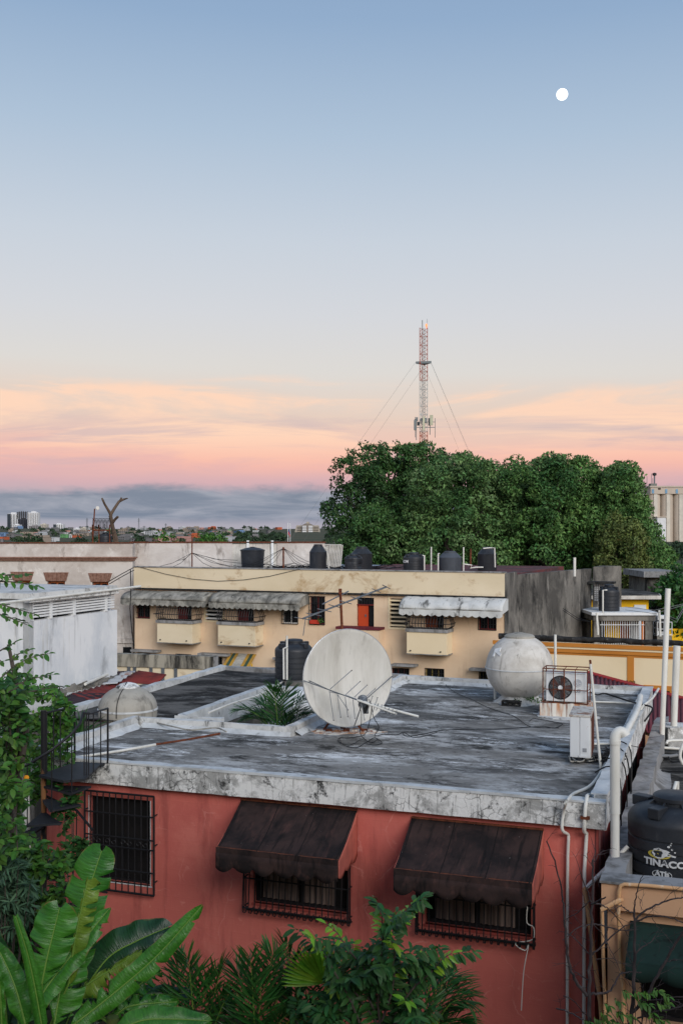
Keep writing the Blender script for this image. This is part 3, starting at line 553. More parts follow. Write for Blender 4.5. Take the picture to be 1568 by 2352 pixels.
def stepped_building():
    Y = 1500.; x0, _ = ZG(395, 0); x1, _ = ZG(630, 0); k = lambda x, y: (P(*ZG(x, y), Y).x, P(*ZG(x, y), Y).z)
    cx, _ = k(513, 0); t = thing('stepped_building', 'stepped concrete pyramid-shaped building with white floor bands by the flagpoles', 'building', (cx, Y, 0))
    cm = flat('far_concrete', S(168,160,148)); zb = -2
    def pr(pts, a, b): return MB().prism([(k(*p)[0]-cx, k(*p)[1] if p[1] < 460 else zb) for p in pts], a, b, 'y')
    pr([(388,470),(415,272),(467,272),(467,470)], 4, 30).build('side_wing', cm, t)
    pr([(638,470),(612,272),(562,272),(562,470)], 4, 30).build('side_wing', cm, t)
    pr([(467,470),(467,270),(480,262),(497,255),(530,255),(548,262),(562,270),(562,470)], 0, 32).build('centre_block', flat('far_concrete_dark', S(128,120,112)), t)
    pr([(497,256),(505,250),(500,240),(530,240),(524,250),(532,256)], 6, 20).build('crown', cm, t)
    for i in range(9):
        y = 276+i*15.5; pr([(468,y+10),(468,y),(505,y),(505,y+10)], -1.2, 0).build('floor_band', flat('far_white_render', S(214,216,218)), t)
        pr([(523,y+10),(523,y),(561,y),(561,y+10)], -1.2, 0).build('floor_band', flat('far_white_render', S(214,216,218)), t)
    for s in (0, 1):
        g = MB()
        for i in range(8):
            for j in range(4):
                y = 285+i*15; x = (422+j*11) if not s else (570+j*11)
                g.prism([(k(*p)[0]-cx, k(*p)[1]) for p in ((x,y+6),(x,y),(x+7,y),(x+7,y+6))], 3.2, 4.0, 'y')
        g.build('window_row', mats['pane'], t)
stepped_building()

def flagpoles():
    for x, lab in ((340, 'white flagpole with a red, white and blue flag by the stepped building'), (360, 'bare white flagpole beside the one with the flag')):
        Y = 420.; a = P(*ZG(x, 250), Y); t = thing('flagpole', lab, 'flagpole', (a.x, Y, 0))
        MB().tube([(0,0,0),(0,0,a.z)], .12, 6).build('pole', mats['whitepaint'], t)
        if x == 340:
            w = P(*ZG(357, 0), Y).x-a.x; z1 = P(*ZG(0, 305), Y).z; z0 = P(*ZG(0, 352), Y).z
            for q, (m, c) in enumerate((('flag_blue', S(40,60,130)), ('flag_red', S(190,30,40)))):
                b = MB(); zz = [(z0+z1)/2, z1] if q == 0 else [z0, (z0+z1)/2]
                b.grid(lambda u, v: (.1+u*w, .25*math.sin(u*6), zz[0]+(zz[1]-zz[0])*v-u*u*1.4), 6, 2)
                b.build('flag_cloth', flat(m, c), t, solid=.05)
flagpoles()

def pylons():
    r = random.Random(4)
    for i, (x, y) in enumerate(((782,160),(1245,162),(1487,210),(940,215),(1150,232),(1293,232))):
        Y = 1800.; p = P(*ZT(x, y), Y); zb = terr(p.x, Y); h = p.z-zb
        labs = ['thin grey mast on the skyline above the blue and red building', 'tall slim mast with a widened middle above the white blocks', 'slim lattice mast near the green bush on the skyline', 'thin skyline mast just left of the dead tree', 'small power pylon right of the dead tree', 'small power pylon beneath the tall slim mast']
        t = thing('skyline_mast', labs[i], 'mast', (p.x, Y, zb), 0, 'masts on the far skyline')
        m = MB()
        for sx, sy in ((-1,-1),(1,-1),(1,1),(-1,1)): m.tube([(sx*1.0, sy*1.0, 0), (sx*.25, sy*.25, h)], .22, 4)
        m.build('lattice', mats['steel'], t)
        m = MB()
        for q in (.75, .85): m.box(-2.4, 2.4, -.2, .2, h*q, h*q+.5)
        m.build('cross_arm', mats['steel'], t)
pylons()

def silo():
    Y = 650.; k = lambda x, y: P(*ZQ(x, y), Y)
    o = k(1140, 325); t = thing('grain_silo', 'tall cream concrete grain silo with fluted cylinders behind the big tree', 'silo', (o.x, Y, 0))
    cm = M_('silo_concrete', S(188,176,162), [(S(168,156,142),(.2,.2,.04),5,.42,.7,.8),(S(150,136,122),(.05,.05,.8),5,.60,.75,.5)], rough=.9)
    lt = flat('silo_light_band', S(204,198,186)); top = o.z; tz = k(0, 410).z
    R = (k(165, 0).x-k(0, 0).x)/2
    for i in range(-1, 5):
        cx = k(1205+165*i, 0).x-o.x
        MB().lathe([(R*1.02, 0), (R*1.02, tz)], 24, Matrix.Translation((cx, R, 0))).build('cylinder_bin', cm, t, smooth=40)
        MB().box(cx-R*.28, cx+R*.28, -R*.12, R*.2, 0, tz-.3).build('pilaster', lt, t)
    h = MB(); h.box(0, 70, -.5, 14, tz, top); h.box(-.6, 71, -1, 14.6, top, top+.9)
    hd = h.build('head_house', cm, t)
    for x in (1155, 1328, 1465): w = k(x, 0).x-o.x; MB().box(w, w+1.3, -.75, -.4, tz+.3, tz+2.8).build('window', flat('silo_blue_window', S(120,160,190)), hd)
    for x in (1236, 1252): w = k(x, 0).x-o.x; MB().box(w, w+.8, -.75, -.4, tz+2.6, tz+3.6).build('vent', mats['pane'], hd)
    a = k(1158, 272); MB().box(a.x-o.x, k(1238,0).x-o.x, 2, 7, top, a.z).build('roof_hut', flat('silo_hut', S(120,122,116)), t)
    p = k(1217, 130); MB().tube([(p.x-o.x, 4, top), (p.x-o.x, 4, p.z)], .45, 5).build('antenna_mast', mats['steel'], t)
    q = k(1217, 150); MB().lathe([(.2,-1),(1.3,-.6),(1.3,.6),(.2,1)], 10, Matrix.Translation((q.x-o.x, 4, q.z))).build('beacon', mats['fanblack'], t)
    for x, y in ((1119,175),(1177,140),(1195,200)):
        p = k(x, y); MB().tube([(p.x-o.x, 4, top-6), (p.x-o.x, 4, p.z)], .14, 4).build('whip_antenna', mats['steel'], t)
    a = k(1180, 720); b = k(1290, 980); t2 = thing('annex_building', 'plain white annex block at the foot of the grain silo', 'building', (a.x, Y-8, 0))
    MB().box(0, b.x-a.x, 0, 10, 0, a.z).build('wall', flat('far_white_render', S(214,216,218)), t2); MB().box(-.4, b.x-a.x+.4, -.4, 10.4, a.z, a.z+.6).build('roof', cm, t2)
silo()

def mast():
    Y = 130.; k = lambda x, y: P(*ZM(x, y), Y); c = k(756, 245); H = c.z; w = k(815,0).x-k(697,0).x; R = w/1.78
    t = thing('radio_mast', 'tall red and white guyed lattice radio mast rising behind the big tree', 'mast', (c.x, Y, 0))
    red = flat('mast_red', S(170,78,56)); wh = flat('mast_white', S(196,198,194)); gy = flat('mast_grey', S(120,128,130)); pan = flat('antenna_panel_cream', S(196,196,170))
    A = [math.radians(q) for q in (205, 335, 108)]; L = [Vector((R*math.cos(a), R*math.sin(a), 0)) for a in A]
    zs = [0, k(0,1870).z, k(0,1070).z, H]
    for s, m in ((0, red), (1, wh), (2, red)):
        z0, z1 = zs[s], zs[s+1]
        for i in range(3): MB().tube([L[i]+Vector((0,0,z0)), L[i]+Vector((0,0,z1))], .042, 6).build('leg', m, t)
        b = MB(); n = max(1, round((z1-z0)/.52))
        for q in range(n):
            za = z0+(z1-z0)*q/n; zb = z0+(z1-z0)*(q+1)/n
            for i in range(3):
                p, r = L[i], L[(i+1) % 3]
                if q % 2: p, r = r, p
                b.tube([p+Vector((0,0,za)), r+Vector((0,0,zb))], .022, 4)
                if q % 2 == 0: b.tube([p+Vector((0,0,za)), r+Vector((0,0,za))], .018, 4)
        b.build('lattice_bracing', m, t)
    b = MB()
    for x in (.16, .0): b.tube([(x,.05,0),(x,.05,H)], .03, 4)
    b.build('ladder', gy, t)
    pw = (k(858,0).x-k(615,0).x)/2
    for y in (770, 2063):
        z = k(0, y).z; h = .28
        MB().prism([(-pw,-.1),(pw*.98,-.5),(.2,1.0)], z-h, z, 'z').build('platform', gy, t)
    for x, y, r in ((738,120,.05),(813,98,.02)): p = k(x, y); MB().tube([(p.x-c.x,0,H-.2),(p.x-c.x,0,p.z)], r, 5).build('whip_antenna', gy, t)
    p = k(802, 200); MB().lathe([(.03,-.4),(.05,-.16),(.11,-.12),(.11,.1),(.03,.16)], 10, Matrix.Translation((p.x-c.x,0,p.z))).build('warning_light', emis('red_beacon', S(255,120,60), 2.), t)
    for x0, x1, y0, y1, dy in ((850,900,1615,1775,-.5),(735,768,1640,1862,-.8),(603,640,1692,1850,-.3)):
        a = k(x0, y1); q = k(x1, y0); MB().box(a.x-c.x, q.x-c.x, dy-.1, dy+.05, a.z, q.z).build('antenna_panel', pan if x0 > 610 else gy, t, bevel=.02)
    for x0, x1, y0, y1, dy in ((830,852,1660,1720,-.2),(640,670,1640,1700,.2),(705,735,1665,1710,-.5),(770,800,1660,1735,-.5),(618,640,1670,1790,.3),(655,692,1725,1775,-.2),(832,850,1725,1775,-.2)):
        a = k(x0, y1); q = k(x1, y0); MB().box(a.x-c.x, q.x-c.x, dy-.1, dy+.15, a.z, q.z).build('radio_unit', gy if x0 != 655 else flat('radio_dark', S(52,56,60)), t)
    for y in (1720, 1805):
        z = k(0, y).z; MB().tube([(k(620,0).x-c.x,-.2,z),(k(935,0).x-c.x,-.2,z)], .04, 5).build('mounting_frame', gy, t)
    for x, ya, yb, r in ((935,1660,1965,.035),(642,1650,2005,.05),(625,1640,1960,.04),(855,1700,1920,.05)):
        a = k(x, ya); q = k(x, yb); MB().tube([(a.x-c.x,-.2,a.z),(a.x-c.x,-.2,q.z)], r, 5).build('antenna_pipe', gy, t)
    for (x, y), (ax, ay, AY) in ((( -pw, 0), (584,1355,128)), ((pw*.95, 0), (1214,1355,128)), ((pw*.9, .1), (1206,1355,140)), ((-.3, 1), (628,1355,142)), ((.3, 1), (1180,1355,145))):
        z = k(0, 775).z if abs(x) > .5 else k(0, 905).z; q = P(ax, ay, AY); q.z = .0
        MB().tube([(x, 0, z), (q.x-c.x, q.y-Y, q.z)], .011, 4).build('guy_wire', gy, t)
mast()

def far_woods():
    r = np.random.default_rng(5); cs = []
    for i in range(210):
        Y = 560+r.random()**1.3*2300; xp = r.uniform(-20, 1560)
        X = (xp-CX)/FPX*Y
        if 650 < xp < 752 and Y < 1540: continue
        R = r.uniform(1.8, 3.8)*(.7+Y/2600); cs.append((X, Y, terr(X, Y), R))
    for i in range(60):
        Y = 560+r.random()*500; xp = r.uniform(540, 790); X = (xp-CX)/FPX*Y
        if not 650 < xp < 752: cs.append((X, Y, terr(X, Y), r.uniform(2.4, 4.2)))
    for i in range(40):
        Y = 260+r.random()*200; xp = r.uniform(1440, 1620); X = (xp-CX)/FPX*Y; cs.append((X, Y, 0, r.uniform(1.5, 2.6)))
    ps = []; ds = []; ns = []; Ls = []
    for X, Y, Z, R in cs:
        n = 130; v = unit(r.normal(size=(n, 3))); v[:, 2] = np.abs(v[:, 2])
        lump = 1+.25*np.sin(v[:, 0]*5+X)+.2*np.sin(v[:, 2]*7+Y)
        p = v*R*lump[:, None]*np.array([1., 1., .75])+np.array([X, Y, Z+R*.25])
        ps.append(p); ds.append(unit(r.normal(size=(n, 3)))); ns.append(v); Ls.append(np.full(n, R*.42)*r.uniform(.6, 1.3, n))
    p = np.concatenate(ps); L = np.concatenate(Ls)
    V, F = leaves_np(p, np.concatenate(ds), np.concatenate(ns)+.001, L, L*.8)
    o = mesh_np('far_woods', V, F, mats['farwood']); tag(o, 'dark green far-off woods between the town houses', 'woods', kind='stuff')
far_woods()
# ------------------------------------------------------------------ the big trees behind the yellow building
def leafy_crown(puffs, n_per, Ln, seed, squash=.8, hang=.35):
    """puffs: (centre, radius); leaves over the outside of every puff, hanging a little"""
    r = np.random.default_rng(seed); ps = []; ds = []; ns = []
    for c, R in puffs:
        n = max(8, int(n_per*R*R)); v = unit(r.normal(size=(n, 3))); v[:, 2] = v[:, 2]*.8+.12; v = unit(v)
        rad = R*(1-.38*r.random(n)**1.8)
        p = np.array(c)+v*rad[:, None]*np.array([1, 1, squash])
        ps.append(p); ns.append(unit(v+r.normal(size=(n, 3))*.45))
        t = unit(np.cross(v, r.normal(size=(n, 3)))); ds.append(unit(t+v*.5+np.array([0, 0, -hang])))
    p = np.concatenate(ps); L = Ln*r.uniform(.65, 1.35, len(p))
    return leaves_np(p, np.concatenate(ds), np.concatenate(ns), L, L*.52)
def inside(poly, x, y):
    k = False
    for i in range(len(poly)):
        (a, b), (c, d) = poly[i], poly[i-1]
        if (b > y) != (d > y) and x < (c-a)*(y-b)/(d-b)+a: k = not k
    return k
def big_tree(label, base, poly, Y, depth, seed, n, mat, R0=1.15, holes=(), front=0., trunk=True, Ln=.25, n_per=270, group='big trees behind the cream building', zb=0.):
    """poly: outline of this tree's crown seen from the front (photo units); its volume is filled with leafy puffs"""
    r = random.Random(seed); xs = [p[0] for p in poly]; ys = [p[1] for p in poly]; cxp = (min(xs)+max(xs))/2; wx = (max(xs)-min(xs))/2
    cen = P(base[0], base[1], Y); t = thing('ficus_tree', label, 'tree', (cen.x, Y, zb), 0, group)
    puffs = []; lobes = []; px = FPX/Y
    for tries in range(40000):
        if len(lobes) >= max(6, n//11): break
        x = r.uniform(min(xs), max(xs)); y = r.uniform(min(ys), max(ys)); R = R0*r.uniform(1.3, 2.3)*(1 if tries < 20000 else .7); k = R*px*.85
        if not all(inside(poly, x+k*a, y+k*b*.8) for a, b in ((0,0),(1,0),(-1,0),(0,1),(0,-1),(.7,-.7),(-.7,-.7))): continue
        if any((x-hx)**2+(y-hy)**2 < (hr+k*.8)**2 for hx, hy, hr in holes): continue
        if any((x-l[0])**2+(y-l[1])**2 < (.62*(k+l[2]))**2 for l in lobes): continue
        f = max(.15, 1-((x-cxp)/wx)**2)**.5; dy = -depth*f*r.uniform(.35, 1.); lobes.append((x, y, k, R, dy))
    for x, y, k, R, dy in lobes:
        for q in range(15):
            v = Vector((r.gauss(0,1), -abs(r.gauss(0,.9)), r.gauss(.35,.9))).normalized()*R*r.uniform(.72,1.)
            p = P(x, y, Y+dy)+Vector((v.x, v.y, v.z*.85)); puffs.append(((p.x-cen.x, p.y-Y, p.z-zb), R*r.uniform(.26,.42)))
    tries = 0; m0 = len(puffs)
    while len(puffs) < m0+n and tries < 20000:
        tries += 1
        x = r.uniform(min(xs), max(xs)); y = r.uniform(min(ys), max(ys))
        if not inside(poly, x, y): continue
        if any((x-hx)**2+(y-hy)**2 < hr*hr for hx, hy, hr in holes): continue
        f = max(.15, 1-((x-cxp)/wx)**2)**.5
        inner = all(inside(poly, x+22*a, y+22*b) for a, b in ((1,0),(-1,0),(0,1),(0,-1)))
        dy = depth*f*r.uniform(.1, .9) if inner else depth*f*r.uniform(-.7, .5)
        R = R0*r.uniform(.55, 1.0)*(1. if inner else .62)
        p = P(x, y, Y+dy); puffs.append(((p.x-cen.x, p.y-Y, p.z-zb), R))
    for i in range(len(poly)):                     # ragged sprays along the outline
        (ax, ay), (bx, by) = poly[i], poly[(i+1) % len(poly)]
        for q in range(max(1, int(math.hypot(bx-ax, by-ay)/9))):
            s = r.random(); x = ax+(bx-ax)*s+r.gauss(0,5); y = ay+(by-ay)*s+r.gauss(0,5)
            if y > max(ys)-25 or any((x-hx)**2+(y-hy)**2 < hr*hr for hx, hy, hr in holes): continue
            p = P(x, y, Y+depth*r.uniform(-.3,.3)); puffs.append(((p.x-cen.x, p.y-Y, p.z-zb), R0*r.uniform(.2,.5)))
    V, F = leafy_crown(puffs, n_per, Ln, seed)
    mesh_np('crown', V, F, mat, t)
    if trunk:
        m = MB(); top = P(cxp, (min(ys)*.4+max(ys)*.6), Y)
        m.tube([(0,0,0),(.1,0,1.5),(top.x-cen.x, 0, max(2.5, top.z*.55))], [.75,.55,.42], 10)
        m.build('trunk', mats['bark'], t, smooth=60)
        big = sorted(puffs, key=lambda q: -q[1])
        for i in range(16):
            c = Vector(big[i*3 % len(big)][0]); s = Vector((top.x-cen.x, 0, max(2.5, top.z*.55))); mid = s.lerp(c, .5)+Vector((0, 0, .5))
            MB().tube([s, mid, c], [.3, .18, .06], 7).build('limb', mats['bark'], t, smooth=60)
    return t
z2 = lambda *a: [Z2(x, y) for x, y in a]
big_tree('tall open-crowned tree at the left end of the big tree group, sky showing through', Z2(330,600),
         z2((85,300),(110,330),(160,260),(130,220),(155,150),(230,100),(300,82),(355,95),(440,85),(520,95),(590,115),(600,160),(520,220),(470,260),(430,330),(380,400),(300,420),(280,450),(220,440),(160,450),(115,440),(110,390)), 84., 4.0, 21, 190, mats['leafdeep'],
         holes=[(*Z2(195,225),15),(*Z2(165,320),10),(*Z2(185,430),12),(*Z2(260,255),10),(*Z2(320,170),8),(*Z2(240,330),9),(*Z2(130,395),8)], R0=.72, n_per=290)
big_tree('dark low tree at the left foot of the big tree group beside the roof tanks', Z2(260,600),
         z2((160,560),(150,480),(210,430),(240,370),(300,340),(370,370),(380,450),(360,560),(340,620),(180,620)), 80., 3., 31, 120, mats['leafdeep'], R0=.85)
big_tree('broad dense tree with drooping pale-tipped leaves in the middle of the big tree group', Z2(640,620),
         z2((340,420),(400,330),(460,240),(500,180),(580,150),(640,125),(700,150),(760,145),(815,180),(850,230),(900,300),(880,420),(860,520),(820,600),(700,640),(540,640),(420,600),(350,560)), 80., 5., 41, 330, mats['leafpale'], R0=1.05, holes=[(*Z2(700,470),9),(*Z2(560,420),7)])
big_tree('wide dense tree filling the right half of the big tree group', Z2(1050,640),
         z2((820,200),(870,150),(950,165),(1010,140),(1100,140),(1190,160),(1260,200),(1310,300),(1320,420),(1300,560),(1250,620),(1100,640),(900,640),(840,560),(830,380)), 80., 5., 51, 380, mats['leafbig'], R0=1.05,
         holes=[(*Z2(905,335),14),(*Z2(1330,325),8),(*Z2(1180,320),8),(*Z2(1010,240),6)])
big_tree('tall tree closing the big tree group on its right beside the silo', Z2(1330,650),
         z2((1240,240),(1260,180),(1310,160),(1360,170),(1390,210),(1408,290),(1405,340),(1440,335),(1430,360),(1405,380),(1460,395),(1450,450),(1480,500),(1520,545),(1530,600),(1450,620),(1300,640),(1240,560),(1230,400)), 77., 3.6, 61, 260, mats['leafbig'], R0=.9,
         holes=[(*Z2(1325,322),12),(*Z2(1440,300),12),(*Z2(1290,320),5)])
big_tree('vine-covered bush with brownish tips hanging down beside the concrete walls', Z2(1390,690),
         z2((1230,420),(1290,370),(1370,400),(1420,480),(1430,560),(1425,640),(1400,690),(1310,690),(1300,600),(1220,560)), 73., 1.8, 71, 130, mats['leafolive'], R0=.7, n_per=330, Ln=.2)
big_tree('dark mango tree cut by the frame beside the white pipes', (1590, 1475),
         [(1600,1290),(1555,1305),(1530,1330),(1510,1345),(1515,1380),(1535,1400),(1520,1440),(1600,1480)], 60., 1.6, 81, 90, mats['leafdark'], R0=.75, Ln=.28, n_per=250, group='trees behind the yellow hut', zb=0.)
big_tree('small dark tree behind the tan striped wall and the yellow hut', (1480, 1470),
         [(1440,1400),(1470,1375),(1520,1370),(1560,1390),(1570,1460),(1500,1480),(1440,1470)], 66., 1.5, 83, 60, mats['leafdark'], R0=.8, group='trees behind the yellow hut')
def small_bushes():
    for i, (x, y, lab) in enumerate(((765,290,'bright green bush peeping over the long pale parapet right of the dead tree'), (990,292,'small green bush peeping over the parapet beside the white railing'), (938,298,'lowest green bush peeping over the pale parapet'))):
        p = P(*Z1(x, y), 66.); t = thing('bush', lab, 'bush', (p.x, p.y, 0), 0, 'bushes behind the pale parapet')
        V, F = leafy_crown([((RND.uniform(-.6,.6)*(1 if i == 0 else .8), RND.uniform(-.4,.4), p.z+RND.uniform(-.9,.25)), .42) for q in range(14)], 170, .2, 90+i)
        mesh_np('crown', V, F, mats['leafnear'], t); MB().tube([(0,0,0),(0,0,p.z-.4)], .06, 6).build('trunk', mats['bark'], t)
small_bushes()
# ------------------------------------------------------------------ cream apartment building across the middle
FY = Frame(374/2450*43.2, 43.2, 23.0)
YL, YTOP = -17.7, 5.57                    # length of its front, top of its parapet
def yrect(z, x0, y0, x1, y1, v0=0.):
    a = FY.hit(v0, *z(x0, y0)); b = FY.hit(v0, *z(x1, y1)); return (a[0], b[0], b[1], a[1])
def curved_awning(parent, u0, u1, ztop, zbot, p, mat, ribs, teeth, name='awning'):
    a = MB(); n = 10
    prof = [(-p*math.sin(t), zbot+(ztop-zbot)*math.cos(t)) for t in [math.pi/2*i/n for i in range(n+1)]]
    def f(s, v):
        i = v*n; k = int(min(i, n-1)); y0, z0 = prof[k]; y1, z1 = prof[k+1]; q = i-k
        rr = .02*(abs(math.sin(s*math.pi*ribs))**.35); return (u0+(u1-u0)*s, y0+(y1-y0)*q-rr, z0+(z1-z0)*q+rr-.01*math.sin(s*7))
    a.grid(f, ribs*6, n)
    o = a.build(name, mat, parent, smooth=60, solid=.025)
    v = MB(); nt = teeth*6
    def g(s, q):
        drop = .20+.07*abs(math.sin(s*math.pi*teeth)); return (u0+(u1-u0)*s, -p-.005-.01*math.sin(s*40), zbot-q*drop)
    v.grid(g, nt, 1); v.build('valance', mat, o, solid=.02)
    for s, uu in ((0, u0), (1, u1)):
        e = MB(); pts = [(-.0, zbot)]+[(y, z) for y, z in prof]
        e.prism(pts+[(-p, zbot-.12)], uu-.012+(.02 if not s else -.02), uu+.012+(.02 if not s else -.02), 'x'); e.build('end_panel', mat, o)
    return o
def belly_grille(parent, h, v0, nb, bulge=.16, ret=.75):
    """bars that swell outwards towards the foot, round a bay's front and right side"""
    a, b, c, d = h; H = d-c; m = mats['iron']
    fr = MB()
    for z, q in ((c+.02, .02), (c+H*.30, bulge*.95), (c+H*.62, bulge*.35)):
        fr.tube([(a-q, v0+ret, z), (a-q, v0-q, z), (b+q, v0-q, z), (b+q, v0+ret, z)], .016, 4)
    o = fr.build('balcony_grille', m, parent)
    pf = [(0, .0), (.06, .06), (.14, bulge*.9), (.30, bulge), (.5, bulge*.6), (.75, bulge*.15), (1., 0)]
    for i in range(nb+1):
        x = a+(b-a)*i/nb
        MB().tube([(x, v0-q, c+H*t) for t, q in pf], .014, 4).build('bar', m, o)
    for i in range(1, 5):
        y = v0+ret*i/5
        MB().tube([(b+q, y, c+H*t) for t, q in pf], .014, 4).build('bar', m, o)
        MB().tube([(a-q, y, c+H*t) for t, q in pf], .014, 4).build('bar', m, o)
    return o
def cream_building():
    t = FY.empty('apartment_building', 'cream two-storey building with barred balconies and scalloped awnings', 'building')
    W_ = mats
    wins = dict(
        w1=yrect(ZY,178,200,278,320), w2=yrect(ZY,1253,228,1370,362), w3=yrect(Z4,40,138,102,255), w4=yrect(Z4,730,205,803,278),
        d1=yrect(Z4,232,143,302,330), lv1=yrect(ZY,690,135,812,338), lv2=yrect(Z4,368,147,440,268),
        g1=yrect(ZY,478,205,585,420), g2=yrect(ZY,920,225,1040,420), g3=yrect(Z4,512,205,588,330),
        l1=yrect(ZY,470,582,583,640), l2=yrect(ZY,690,603,810,680), l3=yrect(Z4,375,432,446,510), l4=yrect(Z4,512,433,589,476), l5=yrect(Z4,733,448,775,490), l6=yrect(ZY,190,575,280,640))
    zl = FY.hit(0, *Z4(836,140))[1]; zl2 = FY.hit(0, *ZY(165,98))[1]; zl = (zl+zl2)/2
    m = MB(); holed_wall(m, YL, 0, -.5, zl, list(wins.values()), 0., .18)
    m.add([(YL,0,-.5),(YL,10,-.5),(YL,10,zl),(YL,0,zl)], [(0,1,2,3)])
    m.build('wall', W_['peach'], t)
    MB().box(YL, 0, .22, 9.9, -.4, zl-.05).build('room_shade_fill', W_['dark'], t)  # solid dark fill, the shade of the rooms put into its colour
    MB().box(YL-.02, .02, -.06, .16, zl+.02, YTOP).build('parapet', W_['cream'], t)
    MB().box(YL-.04, .0, -.16, .05, zl-.05, zl+.02).build('drip_ledge', W_['blackcap'], t)
    MB().box(YL-.05, .04, -.10, .20, YTOP, YTOP+.05).build('parapet_cap', W_['ledge'], t)
    # roof: blue-grey on the left, red on the right
    MB().box(YL, -9.0, .16, 11, zl, YTOP-.12).build('roof', W_['blueroof'], t)
    MB().box(-9.0, .0, .16, 12, zl, YTOP-.10).build('roof', W_['redroof'], t)
    # corner pier and the stained side wall
    far = FY.loc(P(*Z2(1192,585), 52.)); cor = (0.02, 0.)
    pier = MB(); q = FY.loc(P(*Z2(888,615), 44.9)); pier.prism([(0.03,-.06),(q.x,q.y),(q.x-.2,q.y+.3),(-.2,.4)], -.5, YTOP-.02, 'z'); pier.build('corner_pier', W_['concrete'], t)
    sw = MB(); sw.prism([(q.x,q.y+.02),(far.x,far.y),(far.x-.25,far.y+.15),(q.x-.25,q.y+.2)], -.5, YTOP-.14, 'z'); sw.build('side_wall', W_['concrete'], t)
    rf = MB(); rf.prism([(0,.2),(q.x-.1,q.y+.1),(far.x-.1,far.y),(far.x-2,13),(-2,13)], YTOP-.5, YTOP-.32, 'z'); rf.build('roof', W_['redroof'], t)
    far2 = FY.loc(P(*Z2(1195,585), 52.2)); f3 = FY.loc(P(*Z2(1312,578), 53.5)); zc2 = P(*Z2(1312,578),53.5).z
    rb = MB(); rb.prism([(far2.x+.03,far2.y),(f3.x-.35,f3.y-.4),(f3.x,f3.y+.2),(far2.x+.03,far2.y+2.)], -.5, zc2, 'z'); rb.build('rear_block', W_['concrete'], t)
    # windows
    for k in ('w1','w4'):
        rect_window(t, wins[k], 0, W_['redwood'], mull=1); grille(t, wins[k], 0, 6, 3, .012, W_['iron'], out=.03)
    rect_window(t, wins['w2'], 0, W_['whitepaint'], mull=1); grille(t, wins['w2'], 0, 7, 4, .012, W_['iron'], out=.06)
    rect_window(t, wins['w3'], 0, W_['redwood'], mull=1); grille(t, wins['w3'], 0, 6, 4, .012, W_['iron'], out=.06)
    a, b, c, d = wins['w3']; fb = MB().box(a+.05, b-.25, -.14, -.02, c+.03, c+.2).build('flower_box', flat('red_flower_box', S(196,62,44)), t)
    V, F = leafy_crown([((b-.16, -.1, c+.18), .12)], 2500, .08, 3); mesh_np('pot_plant', V, F, W_['leafnear'], t)
    a, b, c, d = wins['d1']
    dr = MB().box(a+.04, b-.28, .05, .1, c, d-.32).build('door', W_['orangedoor'], t)
    MB().box(b-.42, b-.36, .02, .06, c+1.1, c+1.2).build('door_handle', W_['steel'], dr)
    MB().box(b-.28, b, .14, .17, c, d-.32).build('door_glass', W_['pane'], t)
    tr = MB().box(a, b, .1, .12, d-.28, d).build('transom', W_['pane'], t)
    for i in range(1, 7): bar(tr, (a+(b-a)*i/7, .03, d-.30), (a+(b-a)*i/7, .03, d), .012, W_['iron'])
    MB().box(a, b, .0, .14, d-.33, d-.29).build('door_head', W_['redwood'], t)
    for k in ('lv1', 'lv2'):
        a, b, c, d = wins[k]; fr = MB(); fr.box(a-.08, a, -.03, .05, c-.08, d+.08); fr.box(b, b+.08, -.03, .05, c-.08, d+.08); fr.box(a, b, -.03, .05, c-.08, c); 
        o = fr.build('vent_block_window', W_['buff'], t); n = 7
        for i in range(n):
            z = c+(d-c)*(i+.5)/n; MB().box(a, b, 0., .12, z-.035, z+.035).build('slat', W_['whitepaint'] if k == 'lv1' else W_['buff'], o)
        MB().box(a, b, .14, .16, c, d).build('dark_back', W_['pane'], o)
    for k in ('g1', 'g2', 'g3'):
        a, b, c, d = wins[k]
        o = MB().box(a, (a+b)/2+.1, .08, .12, c, d).build('balcony_door', W_['redwood'] if k != 'g3' else flat('brown_door', S(120,60,36)), t)
        MB().box((a+b)/2+.1, b, .14, .16, c, d).build('balcony_glass', W_['pane'], t)
    # lower windows, canopies
    for k, mm in (('l1', 'dark'), ('l2', 'dark'), ('l3', 'redwood'), ('l4', 'buff'), ('l5', 'buff'), ('l6', 'dark')):
        rect_window(t, wins[k], 0, W_[mm] if mm != 'buff' else flat('olive_frame', S(140,124,60)), mull=2, fw=.04); grille(t, wins[k], 0, 7, 2, .010, W_['iron'], out=.02)
    for z, r in ((ZY,(133,545,325,575)), (ZY,(627,572,847,603)), (Z4,(372,415,470,430)), (Z4,(690,430,763,447)), (ZY,(1180,605,1260,628))):
        h = yrect(z, *r, v0=-.45); MB().box(h[0], h[1], -.45, -.02, h[2], h[2]+.09).build('window_canopy', W_['ledge'], t)
    # balconies in bays
    D = .8
    for i, (z, fr_, side, gr, aw, am) in enumerate((
        (ZY,(330,352,588,508),658,(330,205,588,340),(62,118,690,197),'awn_old'),
        (ZY,(778,365,1053,528),1115,(778,225,1053,356),(712,128,1382,222),'awn_old'),
        (Z4,(436,283,600,380),640,(436,208,600,277),(405,148,828,202),'awn_white'))):
        a, b, c, d = yrect(z, *fr_, v0=-D)
        bx = MB(); bx.box(a, b, -D, -.01, c, d); o = bx.build('balcony', W_['cream'] if i < 2 else W_['buff'], t, bevel=.01)
        MB().box(a-.05, b+.05, -D-.05, -.01, d, d+.13).build('coping', W_['ledge'], o)
        MB().box(a-.01, b+.01, -D-.012, -.02, c-.03, c-.002).build('soffit_edge', W_['ledge'], o)
